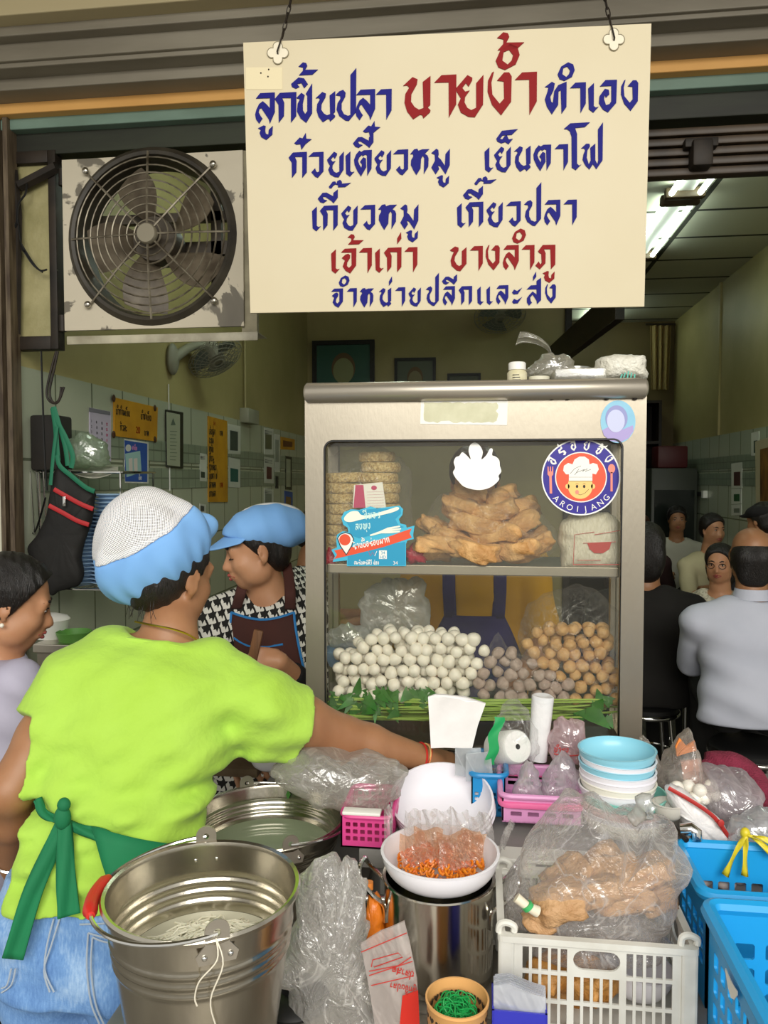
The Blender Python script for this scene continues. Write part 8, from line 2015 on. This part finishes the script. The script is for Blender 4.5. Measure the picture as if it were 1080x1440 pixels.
# ------------------------------------------------------------------ rack, plates and hanging apron by the left post
YR = 2.84; g = thing('wire_rack', 'chrome wire dish rack on the left wall holding blue plates', 'rack', (P(100, 830, YR).x, YR, P(100, 830, YR).z))
zt5, zb5 = P(100, 664, YR).z, P(130, 828, YR).z; xr0, xr1 = WL + 0.02, P(176, 760, YR).x
for z_ in (zt5, zb5):
    bm = B(); tube(bm, [V((px_2, py_2, z_)) for px_2, py_2 in rrect(xr0, YR - 0.02, xr1, YR + 0.30, 0.02, 3)], 0.005, 6, True)
    for k in range(9): x = xr0 + (xr1 - xr0) * (k + 0.5) / 9; tube(bm, [(x, YR - 0.02, z_), (x, YR + 0.30, z_)], 0.003, 5)
    obj('wire_shelf', bm, M_chrome, g)
for x, y in ((xr0 + .01, YR - .01), (xr1 - .01, YR - .01), (xr0 + .01, YR + .29), (xr1 - .01, YR + .29)):
    bm = B(); tube(bm, [(x, y, zb5 - 0.02), (x, y, zt5)], 0.005, 6); obj('upright', bm, M_chrome, g)
for k in range(4):
    x = P(34 + k * 9, 700, YR - 0.03).x; bm = B(); tube(bm, [(x, YR - 0.03, zt5), (x + 0.012, YR - 0.03, zt5 - 0.24)], 0.0035, 6); tube(bm, [(x - 0.006, YR - 0.03, zt5 + 0.004), (x, YR - 0.03, zt5)], 0.004, 6); obj('hanging_rod', bm, M_chrome, g)
bm = B(); tube(bm, catmull([P(158, 826, YR - .02), P(160, 838, YR - .02), P(168, 838, YR - .02), P(168, 826, YR - .02)], 4), 0.003, 6); obj('loop', bm, M_chrome, g)
M_plate = mat('blue_plate', 'a4c4e2', 0.35)
pr = 0.075
for col, (px, n_) in enumerate(((116, 19), (154, 24))):
    base_ = P(px, 822, YR + 0.08)
    for k in range(n_):
        bm = B() if (k == 0) else None
        if k == 0: lathe(bm, [(0, 0.002), (pr * 0.6, 0.0), (pr * 0.62, 0.003), (pr * 0.97, 0.012), (pr, 0.014), (pr * 0.98, 0.016), (pr * 0.6, 0.006), (0, 0.005)], 32, T(base_.x, base_.y, zb5 + 0.006)); o = obj('plate', bm, M_plate); p0_ = o
        else: o = p0_.copy(); C.objects.link(o); o.location.z += k * 0.0152; o.location.x += 0.0006 * k
        tag(o, 'light blue plate in the %s stack on the wire rack' % ('shorter inner' if col == 0 else 'taller outer'), 'plate', 'blue plates in the %s stack' % ('inner' if col == 0 else 'outer'))
b = P(79, 583, 2.80); bm = B(); box2(bm, (WL + 0.012, 2.80, zt5 + 0.007), (b.x, 2.92, b.z), 0.01); tag(obj('black_box', bm, mat('matt_black_box', '15120f', 0.7, col2='221c16', nscale=5)), 'black box sitting on the wire rack beside the post', 'box')
bagskin('plastic_bag', 'pale green translucent bag lying on top of the wire rack', [(92, 652), (95, 625), (108, 612), (130, 612), (146, 625), (152, 648), (140, 656), (112, 658)], YR + 0.02, YR + 0.16, film('green_bag', tint='e6f4e2', body='bccdb4', lo=0.5, hi=0.4, scale=24), 60, 0.006)
bm = B(); q = [P(x, y, YR + 0.05) for x, y in ((100, 668), (115, 680), (140, 672), (165, 662), (166, 652), (120, 656))]; 
sheet(bm, lambda u, v: P(96 + 70 * u, 656 + 6 * v + 10 * v * math.sin(PI * u), YR - 0.015 + 0.2 * (1 - v)), 12, 5, th=0.002); tag(obj('newspaper', bm, mat('newsprint', 'a8a698', 0.8)), 'sheet of paper draped over the rack under the green bag', 'paper')
# S hook and the black apron
YA_ = 2.745
g = thing('hook', 'dark double S-hook hanging under the window sash', 'hook', P(76, 530, YA_ - 0.02))
for d in (0, 4):
    bm = B(); tube(bm, catmull([P(79 + d * .6, 494, YA_ - .03), P(72 + d, 520, YA_ - .03), P(66 + d, 548, YA_ - .03), P(68 + d, 562, YA_ - .03), P(77 + d * .4, 567, YA_ - .03), P(84, 560 + d * .3, YA_ - .03), P(86 + d, 544, YA_ - .03)], 5), 0.0045, 8); obj('wire', bm, M_rust, g)
bm = B(); tube(bm, catmull([P(58, 494, YA_ - .01), P(60, 560, YA_ - .01), P(63, 640, YA_ - .01), P(66, 690, YA_ - .005)], 5), 0.004, 6); tube(bm, catmull([P(30, 724, YA_ + .1), P(38, 746, YA_ + .1), P(50, 746, YA_ + .06), P(64, 700, YA_ + .0)], 5), 0.004, 6); tag(obj('power_cord', bm, M_black), 'black power cord hanging down beside the hook', 'cord')
g = thing('hanging_apron', 'black zip-pocket apron with green binding hanging from the hook', 'apron', P(85, 830, YA_))
ol = [(72, 690), (77, 665), (84, 652), (100, 668), (120, 684), (134, 692), (133, 702), (128, 735), (119, 758), (114, 785), (117, 805), (114, 820), (100, 826), (84, 832), (72, 838), (62, 832), (48, 795), (40, 772), (52, 752), (66, 725)]
bag = bagskin('body', None, ol, YA_ - 0.02, YA_ + 0.05, mat('black_canvas', '0e0d0c', 0.75, col2='1a1815', nscale=6, bump=0.2, bscale=30), 70, 0.003, par=g)
M_gt = mat('green_binding', '146b4c', 0.7)
for nm, pts, r in (('binding', [(80, 640), (84, 655), (100, 669), (120, 685), (133, 691)], 0.009), ('binding', [(71, 682), (73, 660), (76, 630), (80, 600)], 0.007), ('neck_strap', [(75, 572), (80, 592), (92, 615), (102, 640), (100, 658)], 0.010), ('neck_strap', [(74, 574), (78, 600), (80, 630), (82, 648)], 0.010), ('neck_strap', [(76, 573), (84, 600), (92, 630), (95, 655)], 0.009)):
    bm = B(); tube(bm, catmull([P(x, y, YA_ - 0.028 + (0.01 if nm != 'binding' else 0)) for x, y in pts], 5), r, 8, flat=(1, 0.35), up=(1, 0, 0)); obj(nm, bm, M_gt, g)
for pts in ([(76, 688), (90, 696), (112, 708), (131, 716)], [(69, 711), (90, 722), (108, 732), (125, 738)]):
    bm = B(); tube(bm, catmull([P(x, y, YA_ - 0.032) for x, y in pts], 5), 0.0085, 8, flat=(1, 0.3)); z_ = obj('zip', bm, mat('red_zip', 'b3262a', 0.6), g); z_['label'] = 'red zip'
bm = B(); box2(bm, P(88, 712, YA_ - 0.04), P(93, 698, YA_ - 0.034), 0.002); obj('zip_pull', bm, M_chrome, g)

# ------------------------------------------------------------------ right wall and dark depths
XR_ = WR - 0.0065
o = onwall('food_poster', 'framed brown food poster at the right edge of the shop wall', 'poster', [(1064, 621), (1092, 612), (1092, 708), (1065, 708)], mat('pale_frame', 'b9ad8c', 0.5), XR_, -1, 0.012)
onwall('picture', None, None, [(1069, 632), (1092, 626), (1092, 704), (1069, 705)], mat('noodle_print', '8a5f24', 0.6, col2='4a2a10', nscale=14, stretch=(1, 1, 0.3)), XR_ - 0.0122, -1, 0.0008, o)
for c_, lab, col in (([(1057, 609), (1068, 606), (1068, 640), (1057, 641)], 'small white framed notice above the brown food poster', '2e4438'), ([(1029, 652), (1044, 650), (1044, 686), (1029, 687)], 'white leaflet with red ring on the right wall tiles', '4a2a26'), ([(1029, 688), (1043, 687), (1043, 708), (1029, 709)], 'white leaflet with green lettering on the right wall tiles', '2a5a30'), ([(1029, 710), (1043, 709), (1043, 724), (1029, 725)], 'pale sheet lowest on the right wall tiles', '7a8070')):
    o = onwall('wall_poster', lab, 'poster', c_, M_pp, XR_, -1)
    (xa, ya_), (xb, yb_) = c_[0], c_[2]
    onwall('picture', None, None, [(xa + 3, ya_ + (yb_ - ya_) * .35), (xb - 3, ya_ + (yb_ - ya_) * .33), (xb - 3, yb_ - 3), (xa + 3, yb_ - 3)], mat('print_' + col, col, 0.6), XR_ - 0.0042, -1, 0.0006, o)
g = thing('switch_plate', 'dark switch plate with white plug low on the right wall', 'switch', PX(984, 694, XR_))
a, b = PX(981, 697, XR_), PX(990, 692, XR_); bm = B(); box2(bm, (XR_ - 0.02, a.y, a.z), (XR_, b.y, b.z)); obj('plate', bm, M_black, g)
a, b = PX(992, 700, XR_), PX(995, 690, XR_); bm = B(); box2(bm, (XR_ - 0.04, a.y, a.z), (XR_, b.y, b.z)); obj('plug', bm, M_white, g)
g = thing('curtain', 'narrow cream curtain in the far right corner of the shop', 'curtain', P(928, 545, 9.1))
bm = B(); sheet(bm, lambda u, v: P(914 + 30 * u, 458, 9.1) * (1 - v) + P(916 + 24 * u, 548, 9.1) * v + V((0, 0.03 * math.sin(u * 22), 0)), 30, 6, th=0.004); obj('cloth', bm, mat('curtain_cream', 'a08a56', 0.9), g)
bm = B(); tube(bm, [P(908, 456, 9.1), P(950, 456, 9.1)], 0.012, 8); obj('rod', bm, M_dark, g)
g = thing('display_shelf', 'tall dark shelf unit against the back wall behind the cabinet', 'shelf', (1.35, 9.0, 0))
for z_ in (0.05, 0.7, 1.25, 1.6, 2.0, 2.45):
    bm = B(); box2(bm, (0.9, 8.85, z_), (1.95, 9.22, z_ + 0.03)); obj('shelf_board', bm, M_dark, g)
for x in (0.88, 1.95):
    bm = B(); box2(bm, (x, 8.85, 0), (x + 0.03, 9.22, 2.48)); obj('upright', bm, M_dark, g)
bm = B(); box2(bm, (0.88, 9.2, 0), (1.98, 9.24, 2.48)); obj('back_board', bm, mat('shelf_back', '1c130c', 0.7), g)
rg = random.Random(6); M_bt = [mat('bottle_green', '20381f', 0.15), mat('bottle_brown', '3a2310', 0.15), mat('bottle_red', '6a1f16', 0.2)]
kk = 0
for z_ in (1.28, 1.63, 2.03):
    for k in range(7):
        r = 0.035; x = 0.98 + k * 0.14 + rg.uniform(-.02, .02); hgt = rg.uniform(0.2, 0.28)
        bm = B(); lathe(bm, [(0, 0), (r, 0), (r, hgt * 0.6), (r * 0.4, hgt * 0.75), (r * 0.35, hgt), (0, hgt)], 16, T(x, 9.02, z_))
        tag(obj('bottle', bm, M_bt[kk % 3]), 'dark bottle standing in a row on the far shelf unit', 'bottle', 'bottles on the far shelf'); kk += 1
bm = B(); q = P(900, 480, 8.95); box2(bm, (1.0, 8.87, 2.49), (1.5, 9.15, 2.85), 0.02); tag(obj('storage_box', bm, mat('dark_carton', '2c2116', 0.8)), 'dark carton on top of the far shelf unit', 'box')
g = thing('fridge', 'dark green-grey drinks fridge beside the right wall', 'fridge', (1.98, 8.45, 0))
bm = B(); box2(bm, (1.72, 8.1, 0.0), (2.17, 8.7, 1.72), 0.01); obj('body', bm, mat('fridge_body', '3c4036', 0.5), g)
bm = B(); box2(bm, (1.75, 8.09, 0.2), (2.14, 8.105, 1.5)); obj('door', bm, mat('fridge_door', '1e231f', 0.15), g)
bm = B(); tube(bm, [(1.78, 8.07, 0.7), (1.78, 8.07, 1.1)], 0.01, 8); obj('handle', bm, M_chrome, g)
bm = B(); box2(bm, (1.80, 8.2, 1.722), (2.1, 8.5, 1.95), 0.02); tag(obj('red_box', bm, mat('dark_red_box', '54181a', 0.5)), 'dark red box on top of the drinks fridge', 'box')

# side cabinet with tub between the two women at the left
a = P(52, 905, 2.45); b = P(118, 905, 2.45)
g = thing('side_cabinet', 'low steel side cabinet behind the woman in lavender', 'cabinet', ((a.x + b.x) / 2, 2.6, 0))
bm = B(); box2(bm, (a.x, 2.45, 0.03), (b.x, 2.68, a.z - 0.03)); obj('body', bm, M_grey, g, smooth=False)
bm = B(); box2(bm, (a.x - 0.01, 2.44, a.z - 0.03), (b.x + 0.01, 2.69, a.z), 0.003); obj('top', bm, M_steel, g, smooth=False)
c = P(80, 890, 2.56); bm = B(); lathe(bm, [(0, 0), (0.055, 0), (0.062, 0.06), (0.064, 0.064), (0.055, 0.075), (0.02, 0.085), (0, 0.085)], 28, T(c.x - 0.02, 2.56, a.z)); tag(obj('white_tub', bm, M_white), 'white lidded tub on the side cabinet beside the woman in lavender', 'tub')
bm = B(); c = P(100, 900, 2.5); lathe(bm, [(0, 0), (0.05, 0), (0.06, 0.03), (0.058, 0.032), (0.045, 0.006), (0, 0.006)], 28, T(c.x, 2.52, a.z)); tag(obj('green_bowl', bm, mat('leaf_green_plastic', '5f9a44', 0.4)), 'small green bowl beside the white tub', 'bowl')
